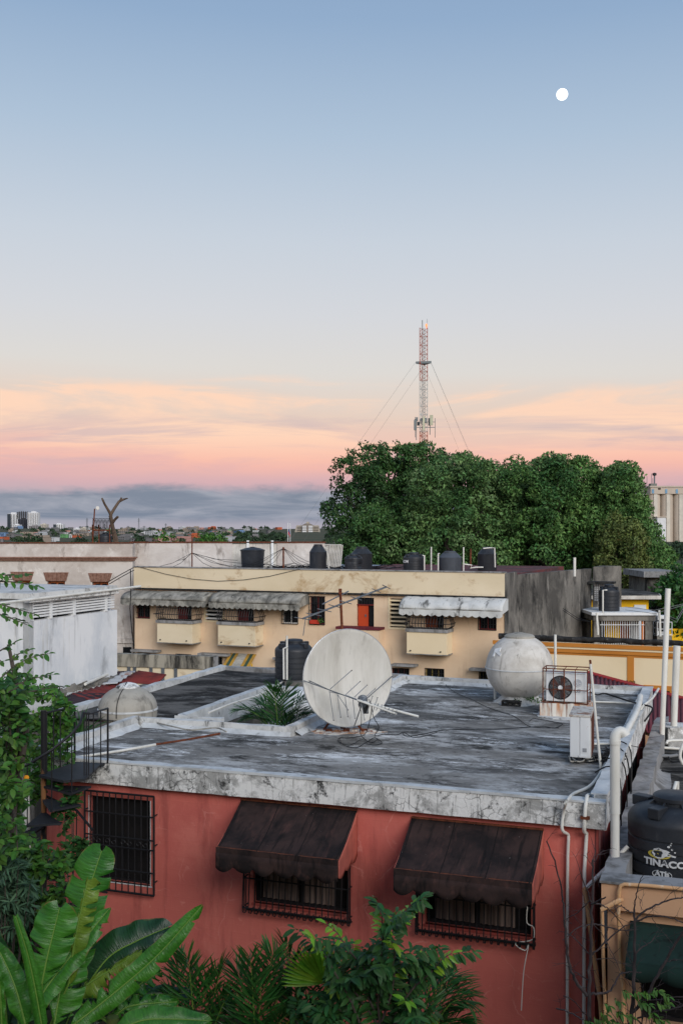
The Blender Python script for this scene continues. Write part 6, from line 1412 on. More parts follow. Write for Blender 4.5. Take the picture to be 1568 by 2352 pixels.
def yagi():
    b = FH.world(*FH.loc(P(785, 1500, 22.2)).xy, RZ); t = thing('tv_aerial', 'dark tilted television aerial on a rusty mast behind the dish', 'antenna', b)
    L = lambda x, y, Y=22.2: P(x, y, Y)-b
    MB().tube([(0,0,0), L(785,1440), L(781,1352)], .028, 8).build('mast', mats['rust'], t)
    MB().tube([L(695,1421,21.6), L(887,1348,22.9)], .02, 6).build('boom', mats['steel'], t)
    MB().tube([L(740,1388,21.9), L(800,1358,22.4)], .014, 6).build('boom_brace', mats['steel'], t)
    for i in range(9):
        s = i/8; p = L(695,1421,21.6).lerp(L(887,1348,22.9), s); l = .28-.12*s; MB().tube([p+Vector((-l*.55,-l,.05)), p+Vector((l*.55,l,-.05))], .009, 5).build('element', mats['steel'], t)
    MB().tube([L(702,1416,21.6), L(696,1460,21.6)], .009, 5).build('hanging_element', mats['steel'], t)
    MB().box(-.035, .035, -.035, .035, L(781,1358).z-.05, L(781,1358).z+.05, Matrix.Translation((L(781,1358).x,0,0))).build('clamp', mats['rust'], t)
yagi()

def sphere_tank():
    b = on_roof(1192, 1613); t = thing('spherical_tank', 'large dirty white ball-shaped water tank standing on the roof', 'water tank', b)
    R = 76.5/2450*b.y; zc = P(1193, 1533, b.y).z-RZ; H = P(1193,1456,b.y).z-RZ-zc
    pr = [(R*.50, zc-R*.92)]; 
    for i in range(1, 30):
        a = -math.radians(66)+math.radians(66+64)*i/29; r = R*math.cos(a); z = zc+(H if a > 0 else R*.98)*math.sin(a)
        if abs(a) < .04: r += .012
        pr.append((r, z))
    m = MB(); m.lathe(pr+[(pr[-1][0]*.97, pr[-1][1]+.015)], 56); m.build('tank_body', mats['fibre'], t, smooth=60)
    r0, z0 = pr[-1]; m = MB(); m.lathe([(r0*1.03,z0-.01),(r0*1.03,z0+.03),(r0*.9,z0+.06),(r0*.3,z0+.10),(.03,z0+.11)], 36); m.build('lid', mats['fibredirty'], t, smooth=40)
    m = MB(); m.lathe([(R+.008,zc-.015),(R+.018,zc-.01),(R+.018,zc+.01),(R+.008,zc+.015)], 56); m.build('seam', mats['moldyedge'], t, smooth=True)
    rr = random.Random(4); m = MB(); m.lathe([(R*.80,-.01),(R*.66,.04),(R*.52,.13),(R*.5,.2)], 30, wob=lambda a, z: 1+.09*math.sin(a*3+1)+.05*math.sin(a*7)); m.build('cement_skirt', mats['rustbase'] if False else mats['whitepar'], t, smooth=True)
    V, F = leafy_crown([((-.1+.16*i, -R*.52, .12), .06) for i in range(4)], 5000, .06, 12); mesh_np('weed', V, F, mats['leafnear'], t)
    for k, (az, el, w, h, ro) in enumerate(((-150,34,.17,.10,.3),(-146,30,.24,.05,-.4),(-155,29,.05,.18,.1))):
        a, e = math.radians(az), math.radians(el); n = Vector((math.cos(a)*math.cos(e), math.sin(a)*math.cos(e), math.sin(e))); c = Vector((0,0,zc))+n*(R*.995)
        q = n.to_track_quat('Z','Y').to_matrix().to_4x4(); MB().box(-w/2,w/2,-h/2,h/2,-.02,.014, Matrix.Translation(c) @ q @ Matrix.Rotation(ro,4,'Z')).build('repair_patch', mats['whitepaint'], t)
    # hollow block at its foot
    p = on_roof(*Z4(862,590)); o = thing('concrete_block', 'dark hollow concrete block at the foot of the ball tank', 'block', p, -FH.t)
    m = MB(); L_, D_, H_ = .40, .16, .11
    m.box(-L_/2, L_/2, 0, D_, 0, .025); m.box(-L_/2, L_/2, 0, D_, H_-.025, H_)
    for x in (-L_/2, -L_/6-.012, L_/6-.012, L_/2-.025): m.box(x, x+.025, 0.001, D_-.001, .025, H_-.025)
    m.build('block_shell', mats['blackcap'], o)
    p = on_roof(*Z4(797,560)); tag(MB().tube([(p.x,p.y,RZ-.02),(p.x,p.y,RZ+.28)], .028, 8).build('stub_pipe', mats['pvc'], None, smooth=True), 'short white stub of pipe left of the ball tank', 'pipe')
    p = P(*Z4(1045,440), 24.2); a = P(*Z4(1044,296), 24.2); tag(MB().tube([(p.x,p.y,RZ),(a.x,p.y,a.z)], .03, 8).build('upright_pipe', mats['pvc'], None, smooth=True), 'thin white upright pipe between the ball tank and the caged unit', 'pipe')
sphere_tank()

def ac_units():
    b = FH.loc(on_roof(*ZA(62,790))); o = FH.world(b.x, b.y, RZ)
    base = FH.loc(on_roof(*ZA(20,850))); bx = thing('plinth', 'rust-streaked white plinth under the caged air conditioner', 'plinth', FH.world(base.x, base.y, RZ), -FH.t)
    e = FH.loc(on_roof(*ZA(600,850)))
    w = (e.x-base.x)*.98; Hp = .27; D = .55
    m = MB(); rough_box(m, 0, w, 0, D, -.03, Hp, seg=.12, amp=.02, seed=21); m.build('plinth_block', mats['rustbase'], bx)
    r = random.Random(6); m = MB(); m.prism([(w/2+w*.62*math.cos(a)*r.uniform(.8,1.15), D/2-.05+.45*math.sin(a)*r.uniform(.75,1.15)) for a in [i*2*math.pi/26 for i in range(26)]], -.02, .015, 'z'); m.build('cement_splash', mats['moldyedge'], bx)
    u = thing('caged_condenser', 'white air conditioner inside a rusty iron cage on the plinth', 'air conditioner', FH.world(base.x, base.y, RZ+Hp), -FH.t)
    cw = w*.88; x0 = w*.06; ch = .62; cd = .42; y0 = .03
    cs = MB().box(x0+.05, x0+cw-.04, y0+.05, y0+.36, .03, .03+.55).build('casing', mats['acwhite'], u, bevel=.012)
    MB().box(x0+.05, x0+cw-.04, y0+.045, y0+.365, .582, .60).build('top_panel', mats['acwhite'], u, bevel=.004)
    fx = x0+.05+.285; fz = .03+.275; RF = Matrix.Translation((fx, y0+.05, fz)) @ Matrix.Rotation(math.radians(90), 4, 'X')
    MB().lathe([(.235,-.01),(.235,.012),(.22,.014),(.21,.0),(.02,.0)], 36, RF).build('fan_shroud', mats['fanblack'], u)
    g = MB()
    for k in range(9): rr = .03+.022*k; g.tube([RF @ Vector((rr*math.cos(a), rr*math.sin(a), .022)) for a in [i*2*math.pi/32 for i in range(33)]], .003, 4, cap=False)
    for k in range(12): a = k*math.pi/6; g.tube([RF @ Vector((.03*math.cos(a),.03*math.sin(a),.024)), RF @ Vector((.225*math.cos(a),.225*math.sin(a),.024))], .003, 4)
    g.build('fan_guard', mats['steel'], u)
    MB().lathe([(.045,.02),(.045,.034),(.02,.038)], 20, RF).build('fan_hub', mats['whitepaint'], u, smooth=True)
    for k in range(5):
        a = k*2*math.pi/5; MB().prism([(.04,-.03),(.2,-.07),(.2,.06),(.04,.03)], .001, .006, 'z', RF @ Matrix.Rotation(a,4,'Z')).build('fan_blade', mats['rust'], u)
    # round emblem and letters
    ex = x0+cw-.04-.155; R2 = Matrix.Translation((ex, y0+.048, .03+.375)) @ Matrix.Rotation(math.radians(90), 4, 'X')
    gm = flat('emblem_grey', S(166,170,176)); wm = mats['whitepaint']
    MB().lathe([(.078,-.004),(.078,.003),(.02,.003)], 36, R2).build('emblem', gm, u)
    m = MB(); m.tube([R2 @ Vector((.062*math.cos(a), .062*math.sin(a), .004)) for a in [math.radians(0+i*10) for i in range(-27,1)]], .004, 4); m.tube([R2 @ Vector((.062,0,.004)), R2 @ Vector((.018,0,.004))], .004, 4)
    m.tube([R2 @ Vector(q) for q in ((-.004,.036,.004),(-.004,-.03,.004),(.02,-.03,.004))], .004, 4); m.box(-.036,-.022,.018,.032,.003,.006, R2); m.build('emblem_lines', wm, u)
    text_mesh('lettering', 'LG', .10, .002, wm if False else gm, u, Matrix.Translation((ex-.005, y0+.046, .03+.195)) @ Matrix.Rotation(math.radians(90),4,'X'), None, .004)
    c = MB(); X0, X1, Y0, Y1, Z0, Z1_ = x0, x0+cw, y0-.02, y0+cd, 0., ch+.06
    cg = MB(); rr = .0085
    for x in (X0, X1):
        for y in (Y0, Y1): cg.tube([(x,y,Z0),(x,y,Z1_)], rr*1.3, 4)
    for z in (Z0+.012, Z1_):
        cg.tube([(X0,Y0,z),(X1,Y0,z),(X1,Y1,z),(X0,Y1,z),(X0,Y0,z)], rr*1.3, 4)
    cage = cg.build('cage', mats['rust'], u)
    for s in (.24, .48, .73): bar(cage, (X0+(X1-X0)*s,Y0-.01,Z0), (X0+(X1-X0)*s,Y0-.01,Z1_), rr if s != .48 else rr*1.6, mats['rust'], n=4); bar(cage, (X0+(X1-X0)*s,Y0,Z1_), (X0+(X1-X0)*s,Y1,Z1_), rr, mats['rust'], n=4)
    for z in (.33*Z1_+.05,): bar(cage, (X0,Y0-.012,z), (X1,Y0-.012,z), rr, mats['rust'], n=4); bar(cage, (X1+.01,Y0,z), (X1+.01,Y1,z), rr, mats['rust'], n=4)
    bar(cage, (X0,Y0-.012,Z1_-.05), (X1,Y0-.012,Z1_-.05), rr, mats['rust'], n=4)
    # second unit, standing end-on
    f = FH.loc(on_roof(*ZA(345,1345))); o = FH.world(f.x, f.y, RZ); W2, D2, H2 = .315, .88, .72
    u = thing('end_on_condenser', 'white air conditioner standing end-on with a rusted top and side', 'air conditioner', o, -math.radians(16.2))
    for x in (.03, W2-.07):
        for y in (.06, D2-.12): MB().box(x, x+.05, y, y+.07, -.01, .075).build('foot', mats['fanblack'], u)
    MB().box(0, W2*.47, 0, D2, .075, H2).build('casing', mats['acwhite'], u, bevel=.01); MB().box(W2*.47+.004, W2, 0, D2, .075, H2).build('casing', mats['acwhite'], u, bevel=.01)
    MB().box(-.012, W2+.012, -.012, D2+.01, H2, H2+.035).build('top_panel', mats['acrust'], u, bevel=.006)
    MB().box(W2+.001, W2+.012, .02, D2-.02, .08, H2-.01).build('coil_side', mats['acrust'], u)
    m = MB()
    for k in range(30): z = .1+k*.0205; m.box(W2+.012, W2+.02, .05, D2-.05, z, z+.006)
    m.build('coil_fins', mats['rust'], u)
    MB().box(W2*.62, W2*.82, -.004, -.0005, .17, .23).build('rating_plate', flat('plate_grey', S(150,154,158)), u)
    MB().box(W2*.45, W2*.8, -.015, .0, .085, .115).build('connector', mats['acwhite'], u)
ac_units()

def roof_tanks_near():
    # black ribbed tank behind the courtyard
    b = PZ(675, 1557, RZ+.17); R = 44/2450*b.y; tinaco('water_tank', 'black ribbed water tank on a plinth left of the satellite dish', b, R, P(675,1467,b.y).z-RZ-.17, 'ribbed')
    q = [P(*ZD(x, y), b.y-R-.08) for x, y in ((115,345),(115,755))]
    tag(MB().tube([q[0], Vector((q[1].x,q[1].y,RZ+.2))], .024, 8).build('tank_pipe', mats['pvc'], None, smooth=True), 'tall white upright pipe in front of the black tank by the dish', 'pipe')
    q = [P(*ZD(x, y), b.y-R-.14) for x, y in ((125,448),(82,470),(85,765))]; tag(MB().tube(q, .022, 8).build('tank_pipe', mats['pvc'], None, smooth=True), 'white pipe bent like a crook in front of the black tank by the dish', 'pipe')
    g = [PZ(*Z3(x, y), RZ+.12) for x, y in ((1325,530),(1305,545),(1240,585),(1190,610),(1140,625))]+[PZ(*Z3(x, y), RZ+.12) for x, y in ((1060,650),(960,690))]
    tag(MB().tube(g, .022, 8).build('roof_pipe', mats['pvc'], None, smooth=True), 'white pipe running from the black tank along the courtyard kerb', 'pipe')
    # dome tank
    b = FH.world(-9.25, 4.35, RZ-.1); Yb = b.y; R = 67/2450*Yb; c = P(294, 1565, Yb); b.x = c.x; H = c.z-b.z
    t = thing('dome_tank', 'stained white tank with a rounded dome top behind the left parapet', 'water tank', b)
    zs = H-R*.92; pr = [(R*.96,0),(R*.99,.05),(R,zs*.55),(R,zs)]+[(R*math.cos(a), zs+R*.78*math.sin(a)) for a in [math.radians(4+i*4.2) for i in range(16)]]
    MB().lathe(pr, 44).build('tank_body', mats['fibredirty'], t, smooth=60)
    r0, z0 = pr[-1]; MB().lathe([(r0*1.02,z0-.01),(r0*1.02,z0+.02),(r0*.7,z0+.07),(r0*.2,z0+.10),(.02,z0+.10)], 32).build('lid', mats['moldy'], t, smooth=True)
    MB().lathe([(R+.004,zs-.03),(R+.014,zs-.025),(R+.014,zs+.005),(R+.004,zs+.01)], 44).build('seam', mats['moldyedge'], t)
    cb = [Vector((r*math.cos(-1.75)*1.02, r*math.sin(-1.75)*1.02, z)) for r, z in reversed(pr[2:])]; MB().tube([Vector((0,-.1,H))]+cb, .009, 5).build('cable', mats['cable'], t)
    # white ball in the courtyard
    p = P(695, 1622, 23.5); q = MB(); q.lathe([(.42*math.cos(a), .42*math.sin(a)) for a in [math.radians(-88+i*8) for i in range(23)]], 32); q.tube([(0,0,-p.z),(0,0,-.4)], .28, 14)
    o = q.build('ball_tank', mats['whitepaint'], None, smooth=50); o.location = p; tag(o, 'small white ball tank in the courtyard behind the palm', 'water tank')
    # pipes lying on the front roof
    g = [on_roof(*Z5(x, y), RZ+.03) for x, y in ((250,162),(380,145),(560,118),(715,90))]; tag(MB().tube(g, .022, 8).build('roof_pipe', mats['pvc'], None, smooth=True), 'white pipe lying on the roof beside the stair landing', 'pipe')
    g = [on_roof(*Z5(x, y), RZ+.03) for x, y in ((715,90),(860,68),(1010,40))]; tag(MB().tube(g, .02, 8).build('roof_pipe', mats['rust'], None, smooth=True), 'rusty pipe continuing the white one towards the courtyard', 'pipe')
    g = [on_roof(*Z3(x, y), RZ+.09) for x, y in ((690,712),(720,735),(800,755),(880,770),(990,760),(1040,778))]; tag(MB().tube(catmull(g,4), .014, 6).build('roof_hose', mats['fibredirty'], None, smooth=True), 'thin pale hose curving beside the courtyard parapet', 'hose')
roof_tanks_near()

def roof_pipes():
    def pipe(pts, r, lab, mat='pvc', n=10, name='pipe', sm=0):
        pts = [Vector(p) for p in pts]
        if sm: pts = catmull(pts, sm)
        return tag(MB().tube(pts, r, n).build(name, mats[mat], None, smooth=60), lab, 'pipe' if mat not in ('cable','cablegrey') else 'cable')
    G = lambda x, y, z=RZ+.04: PZ(*ZA(x, y), z)
    a = G(680,1420, RZ); Yp = a.y; lp = pipe([Vector((a.x,Yp,RZ-.02)), P(*ZA(632,960), Yp-.05), P(*ZA(567,285), Yp-.1)], .021, 'tall leaning white pipe with a rusty tip right of the end-on unit', name='leaning_pipe'); b = P(*ZA(567,285), Yp-.1); c = P(*ZA(563,243), Yp-.1)
    MB().tube([b, c], .018, 8).build('rusty_tip', mats['rust'], lp)
    Zp = RT+.13
    pipe([G(1105,635,Zp+.1), G(1080,760,Zp+.08), G(1020,890,Zp+.05), G(890,1120,RZ+.10)], .055, 'thick grey-white drain pipe bending along the right parapet', name='drain_pipe', sm=4)
    pipe([G(1300,555,RT+.12), G(1230,660,RT+.12), G(1130,745,RT+.12), G(1060,860,RZ+.05), G(960,990,RZ+.04), G(890,1080,RZ+.04)], .026, 'thin white conduit beside the thick drain pipe', name='conduit', sm=3)
    pipe([G(560,692), G(840,702), G(1150,722,RZ+.08)], .022, 'white conduit lying behind the caged unit towards the right parapet', name='conduit')
    pipe([G(640,798), G(975,820)], .016, 'thin grey rod lying right of the caged unit', 'cablegrey', name='rod')
    pipe([G(560,1150), G(780,1148), G(990,1150,RZ+.1), G(992,1205,RZ+.02)], .022, 'white pipe crossing the roof beside the end-on unit', name='conduit')
    pipe([G(200,1160), G(330,1160)], .018, 'short white pipe end left of the end-on unit', name='conduit')
    pipe([G(565,590,RZ+.35), G(640,620,RZ+.2), G(720,605,RZ+.2), G(850,645,RZ+.15), G(960,680,RZ+.12), G(1100,720,RT+.12), G(1235,765,RT+.12), FH.world(.05,*[FH.loc(G(1250,800,RT+.1)).y], RT-.1)], .018, 'thick black cable bundle from the caged unit over the parapet', 'cable', 6, 'cable_bundle', 4)
    # two conduits leaving the roof over the front edge
    F_ = lambda x, y, v: (lambda h: FH.world(h[0], v, h[1]))(FH.hit(v, *ZB(x, y)))
    B = lambda x, y, z=RZ+.04: PZ(*ZB(x, y), z)
    pipe([B(655,5), B(560,170), B(450,290), B(275,368), B(195,455,RT+.05), F_(160,560,-.05), F_(135,740,-.05), F_(150,815,-.03), F_(205,850,WV-.05), F_(212,930,WV-.05), F_(200,1400,WV-.05), FH.world(FH.hit(WV-.05,*ZB(200,1400))[0], WV-.05, .1)], .022, 'white conduit curving over the roof edge and down the pink wall', name='wall_conduit', sm=3)
    wp = pipe([B(662,8), B(605,170), B(548,390), B(450,385), B(430,400,RT+.05), F_(415,500,-.045), F_(397,760,-.045), F_(400,820,-.02), F_(425,835,WV-.05), F_(422,920,WV-.05), F_(400,1270,WV-.05), FH.world(FH.hit(WV-.05,*ZB(395,1400))[0], WV-.05, .1)], .025, 'white jointed pipe with a rusty clamp running down the pink wall', name='wall_pipe')
    h = FH.hit(-.05, *ZB(408,655)); MB().box(-.06,.06,-.028,.028,-.018,.018, Matrix.Translation(FH.world(h[0],-.045,h[1])) @ Matrix.Rotation(-FH.t,4,'Z')).build('pipe_clamp', mats['rust'], wp)
    p0 = F_(430,1475,WV-.1); p1 = P(*ZB(915,990), 14.2); pipe([p1, p0], .028, 'white pipe slanting from the tank roof down to the pink wall corner', name='slanting_pipe')
    p2 = F_(445,1772,WV-.1); q = F_(400,1500,WV-.1); e = FH.hit(.1,*ZX(520,1700)); pipe([p0, q, p2, FH.world(e[0]-.03,.1,e[1]), FH.world(e[0]+.02,.12,.1)], .03, 'tan pipe falling beside the alley between the two houses', 'pvctan', name='alley_pipe')
    # big vent with a bend, standing on the neighbour's parapet
    b = PZ(*ZB(762,1135), 3.0); t = P(*ZA(822,1110), b.y); x0 = b.x; zt = t.z
    v = thing('vent_stack', 'thick white vent pipe with a bent top at the corner of the pink house', 'vent', (b.x, b.y, 2.95))
    z1 = P(*ZB(762,585), b.y).z-2.95; MB().tube([(0,0,0),(0,0,z1)], .058, 16).build('lower_pipe', mats['pvc'], v, smooth=60); MB().tube([(0,0,z1-.02),(0,0,zt-2.95)], .066, 16).build('upper_pipe', mats['pvc'], v, smooth=60)
    el = [Vector((.075-.075*math.cos(a), .02*math.sin(a), zt-2.95+.11*math.sin(a))) for a in [math.radians(i*15) for i in range(11)]]; MB().tube([Vector((0,0,zt-2.97))]+el, .069, 16).build('bend', mats['pvc'], v, smooth=60)
    MB().tube([(0,0,zt-2.95-.05),(0,0,zt-2.95+.0)], .075, 16).build('collar', mats['pvc'], v, smooth=60)
    # two tall pipes at the far right
    for k, (top, bot, Y, r, lab) in enumerate((((1385,-120),(1330,1270),22.5,.058,'tallest white upright pipe at the far corner of the pink house'), ((1500,92),(1465,965),23.2,.076,'thick white upright pipe nearest the right edge of the picture'))):
        a = P(*ZA(*bot), Y); c = P(*ZA(*top), Y)
        if k == 0: c = P(1533, 1352, Y)
        v = thing('standing_pipe', lab, 'pipe', (a.x, a.y, a.z)); MB().tube([(0,0,0),((c.x-a.x)*.45,0,(c.z-a.z)*.45)], r*.93, 14).build('lower_pipe', mats['pvc'], v, smooth=60); MB().tube([((c.x-a.x)*.44,0,(c.z-a.z)*.44),(c.x-a.x,0,c.z-a.z)], r, 14).build('upper_pipe', mats['pvc'], v, smooth=60)
    # messy cables at the right parapet
    r = random.Random(12)
    labs = ['black cable snarl behind the vent pipe bend', 'black cables looping at the foot of the end-on unit', 'pale cables looping at the foot of the end-on unit', 'black cables hanging over the right parapet']
    for k in range(4):
        m = MB()
        for j in range((9,9,4,4)[k]):
            if k == 3:
                s = 1.6+.7*j+r.uniform(-.2,.2); q = [FH.world(-.3,s,RT+.05), FH.world(-.1,s+r.uniform(-.2,.2),RT+.14), FH.world(.05,s+.1,RT-.05), FH.world(.07,s+r.uniform(-.3,.5),RT-.7), FH.world(.06,s+r.uniform(-.2,.9),RT-1.2)]
            elif k == 0: q = [G(r.uniform(690,960), r.uniform(1180,1330), RZ+r.uniform(.02,.16)) for _ in range(5)]
            else: q = [G(340+r.uniform(0,60),1300,RZ+.06)]+[G(350+i*70+r.uniform(-20,20), 1300+r.uniform(-25,40), RZ+r.uniform(.02,.09)) for i in range(6)]
            m.tube(catmull(q,4), .011, 5)
        tag(m.build('cable_snarl', mats['cable'] if k != 2 else mats['fibredirty'], None, smooth=True), labs[k], 'cables', kind='stuff')
    # cables across the roof
    for pts, lab in (([(585,478),(600,505),(640,535),(700,560),(760,590),(830,615),(880,632),(925,665),(960,675),(1060,678)], 'black cable winding from the back parapet across the roof'), ([(940,650),(960,640),(1050,655),(1075,662),(1040,678),(985,672),(820,682),(700,683),(580,688),(520,700),(440,712),(420,700)], 'black cable lying across the middle of the roof'), ([(1180,718),(1260,720),(1330,745),(1400,760)], 'black cable between the end-on unit and the right parapet')):
        tag(MB().tube(catmull([on_roof(*Z4(x, y), RZ+.012) for x, y in pts], 4), .0065, 5).build('roof_cable', mats['cable'], None, smooth=True), lab, 'cable')
roof_pipes()
# ------------------------------------------------------------------ tan neighbour with the lettered tank, at right
_o = FH.world(.06, -1.09); FT = Frame(_o.x, _o.y, 19.5)
def tan_house():
    t = FT.empty('tan_house', 'tan stucco house with a green canvas shade at the lower right corner', 'house'); Q = mats
    zp, zr = 3.0, 2.62; zf = (FT.hit(0, *ZX(475,430))[1]+FT.hit(0, *ZX(1560,560))[1])/2
    MB().box(0, 5.5, 0, .16, zf, zp).build('fascia', Q['tanwall'], t)
    m = MB(); rough_box(m, -.02, 5.5, -.03, .34, zp, zp+.035, seed=31, amp=.012); m.build('coping_front', Q['ledge'], t)
    m = MB(); rough_box(m, -.02, .26, .345, 12.2, zr-.5, zp+.02, seed=32, amp=.03); m.build('parapet_left', Q['ledge'], t)
    MB().box(.05, 5.4, .16, 12, zr-.3, zr).build('roof', Q['roofdark'], t)
    wv = .14; h = FT.hit(wv, *ZX(880,592)); h2 = FT.hit(wv, *ZX(1700,690)); zt = (h[1]+h2[1])/2; win = (h[0]+.12, h[0]+1.5, zt-1.2, zt-.1)
    m = MB(); holed_wall(m, .06, 5.5, 0, zf-.001, [win], wv, .12); m.add([(.06,wv,0),(.06,12,0),(.06,12,zr-.5),(.06,wv,zr-.5)], [(3,2,1,0)]); m.build('wall', Q['tanwall'], t)
    rect_window(t, win, wv, Q['iron'], Q['dark'])
    Pj = .62; f0 = FT.hit(-Pj+wv, *ZX(812,1130)); zfr = f0[1]; u0 = h[0]; u1 = h[0]+1.75; c0 = f0[0]; c1 = c0+1.78
    m = MB(); m.grid(lambda s, q: ((u0+(u1-u0)*s)*(1-q)+(c0+(c1-c0)*s)*q, wv-.01-Pj*q, zt+(zfr-zt)*q-.03*math.sin(q*math.pi)*(.6+.4*math.sin(s*11))), 30, 10); o = m.build('awning', Q['awn_green'], t, smooth=True, solid=.008)
    m = MB(); m.grid(lambda s, q: (c0+(c1-c0)*s, wv-Pj-.015, zfr-q*(.13+.09*abs(math.sin(s*math.pi*4+.5))**.7)), 80, 2); m.build('valance', Q['awn_green'], o, smooth=True, solid=.006)
    # painted pipes on the facade
    g = lambda x, y, v: (lambda q: (q[0], v, q[1]))(FT.hit(v, *ZX(x, y)))
    MB().tube([g(1568,185,-.05), g(1100,140,-.05), g(800,122,-.05), g(755,140,-.05), g(735,200,-.05), g(722,470,-.05), g(728,700,.09), g(745,1100,.09), g(780,1500,.09), (g(790,1600,.09)[0],.09,.1)], .024, 8).build('painted_pipe', Q['pvctan'], t, smooth=60)
    MB().tube([g(760,325,-.02), g(745,325,-.1), g(500,455,-.12)], .028, 8).build('spout', Q['pvctan'], t, smooth=60)
    MB().tube([g(510,470,-.04), g(525,1100,.08), g(545,1600,.08), (g(545,1600,.08)[0],.08,.1)], .022, 8).build('painted_pipe', Q['pvctan'], t, smooth=60)
    # cement hump between the two houses
    m = MB(); r = random.Random(14); m.grid(lambda s, q: (.2+.30*q+.03*math.sin(s*17), 1.6+6.5*s, zr+.22*(1-q)**2*(1-.2*s)+.005), 40, 6); m.build('cement_fillet', Q['ledge'], t, smooth=True)
    return t, zr
TT, TZR = tan_house()
def lettered_tank():
    Y = 14.25; x0 = P(1441.6,0,Y).x; R = .615; cx = x0+R*1.02; zr = TZR
    H = P(1545,1820,Y).z-zr
    t = tinaco('lettered_tank', 'big black tank with white lettering on the tan roof at the right edge', (cx, Y, zr), R, H, 'ribbed', rz=0.)
    rad = R+.006
    def bend(a0):
        return lambda x, y, z: Vector(((rad+z)*math.cos(a0+x/rad), (rad+z)*math.sin(a0+x/rad), y))
    axis = math.atan2(-Y, -cx)
    zof = lambda y: P(1500, y, Y-R*.9).z-zr
    ang = lambda xb: axis+math.asin(max(-.98, min(.98, (P(ZB(xb,0)[0],0,Y-R*.8).x-cx+ .26*(P(ZB(xb,0)[0],0,Y-R*.8).x-cx)*0 - 0)/R + .0)))+(0)
    aT = axis+math.asin(-.62); 
    w = mats['wornwhite']; gold = flat('logo_gold', S(196,178,74))
    zt = zof(ZB(0,1240)[1])
    text_mesh('lettering', 'TINACOM', .118, .002, w, t, Matrix.Translation((0,0,zt)), bend(aT), .005, 'LEFT', 1.22)
    text_mesh('lettering', 'ATB', .085, .002, w, t, Matrix.Translation((0,0,zof(ZB(0,1355)[1]))), bend(aT+.40), .005, 'CENTER', 1.15)
    def plate(name, pts, mat, a0, zc, lift=.002):
        b = bend(a0); m = MB(); n = len(pts); cxm = sum(p[0] for p in pts)/n; cym = sum(p[1] for p in pts)/n
        pts = [(p[0]*1.3, p[1]*1.2) for p in pts]; cxm *= 1.3; cym *= 1.2; vs = [b(cxm,cym,lift)]+[b(p[0],p[1],lift) for p in pts]; o = m.add(vs, [(0,i+1,(i+1) % n+1) for i in range(n)], Matrix.Translation((0,0,zc))).build(name, mat, t)
        return o
    zc = zof(ZB(0,1105)[1])+.015; ac = aT+.36
    ring = lambda a, b, n=28, sx=0, sy=0: [(sx+a*math.cos(i*2*math.pi/n), sy+b*math.sin(i*2*math.pi/n)) for i in range(n)]
    plate('logo_ring', ring(.115,.045,28,-.01,-.012), gold, ac, zc, .002); plate('logo_gap', ring(.092,.034,28,.0,-.005), mats['plastic'], ac, zc, .003)
    plate('logo_splash', [(-.085,.0),(-.06,.045),(-.01,.062),(.03,.05),(.07,.045),(.10,.03),(.08,.015),(.12,.0),(.155,-.008),(.15,-.025),(.11,-.018),(.06,-.02),(.03,-.045),(-.02,-.055),(-.06,-.035)], w, ac, zc, .004)
    for dx, dy, r in ((.085,.085,.012),(.105,.105,.008),(.11,.125,.007),(.12,.06,.011),(.145,.03,.008)): plate('logo_drop', ring(r*1.2,r,10,dx,dy), w, ac, zc, .004)
    m = MB(); b = bend(aT+.40); zc2 = zof(ZB(0,1325)[1])
    for a0, a1 in ((110,250),(-70,70)): m.tube([Matrix.Translation((0,0,zc2-.012)) @ b(.125*math.cos(math.radians(q)), .052*math.sin(math.radians(q)), .002) for q in range(a0, a1+1, 10)], .004, 4)
    m.build('logo_oval', w, t)
lettered_tank()
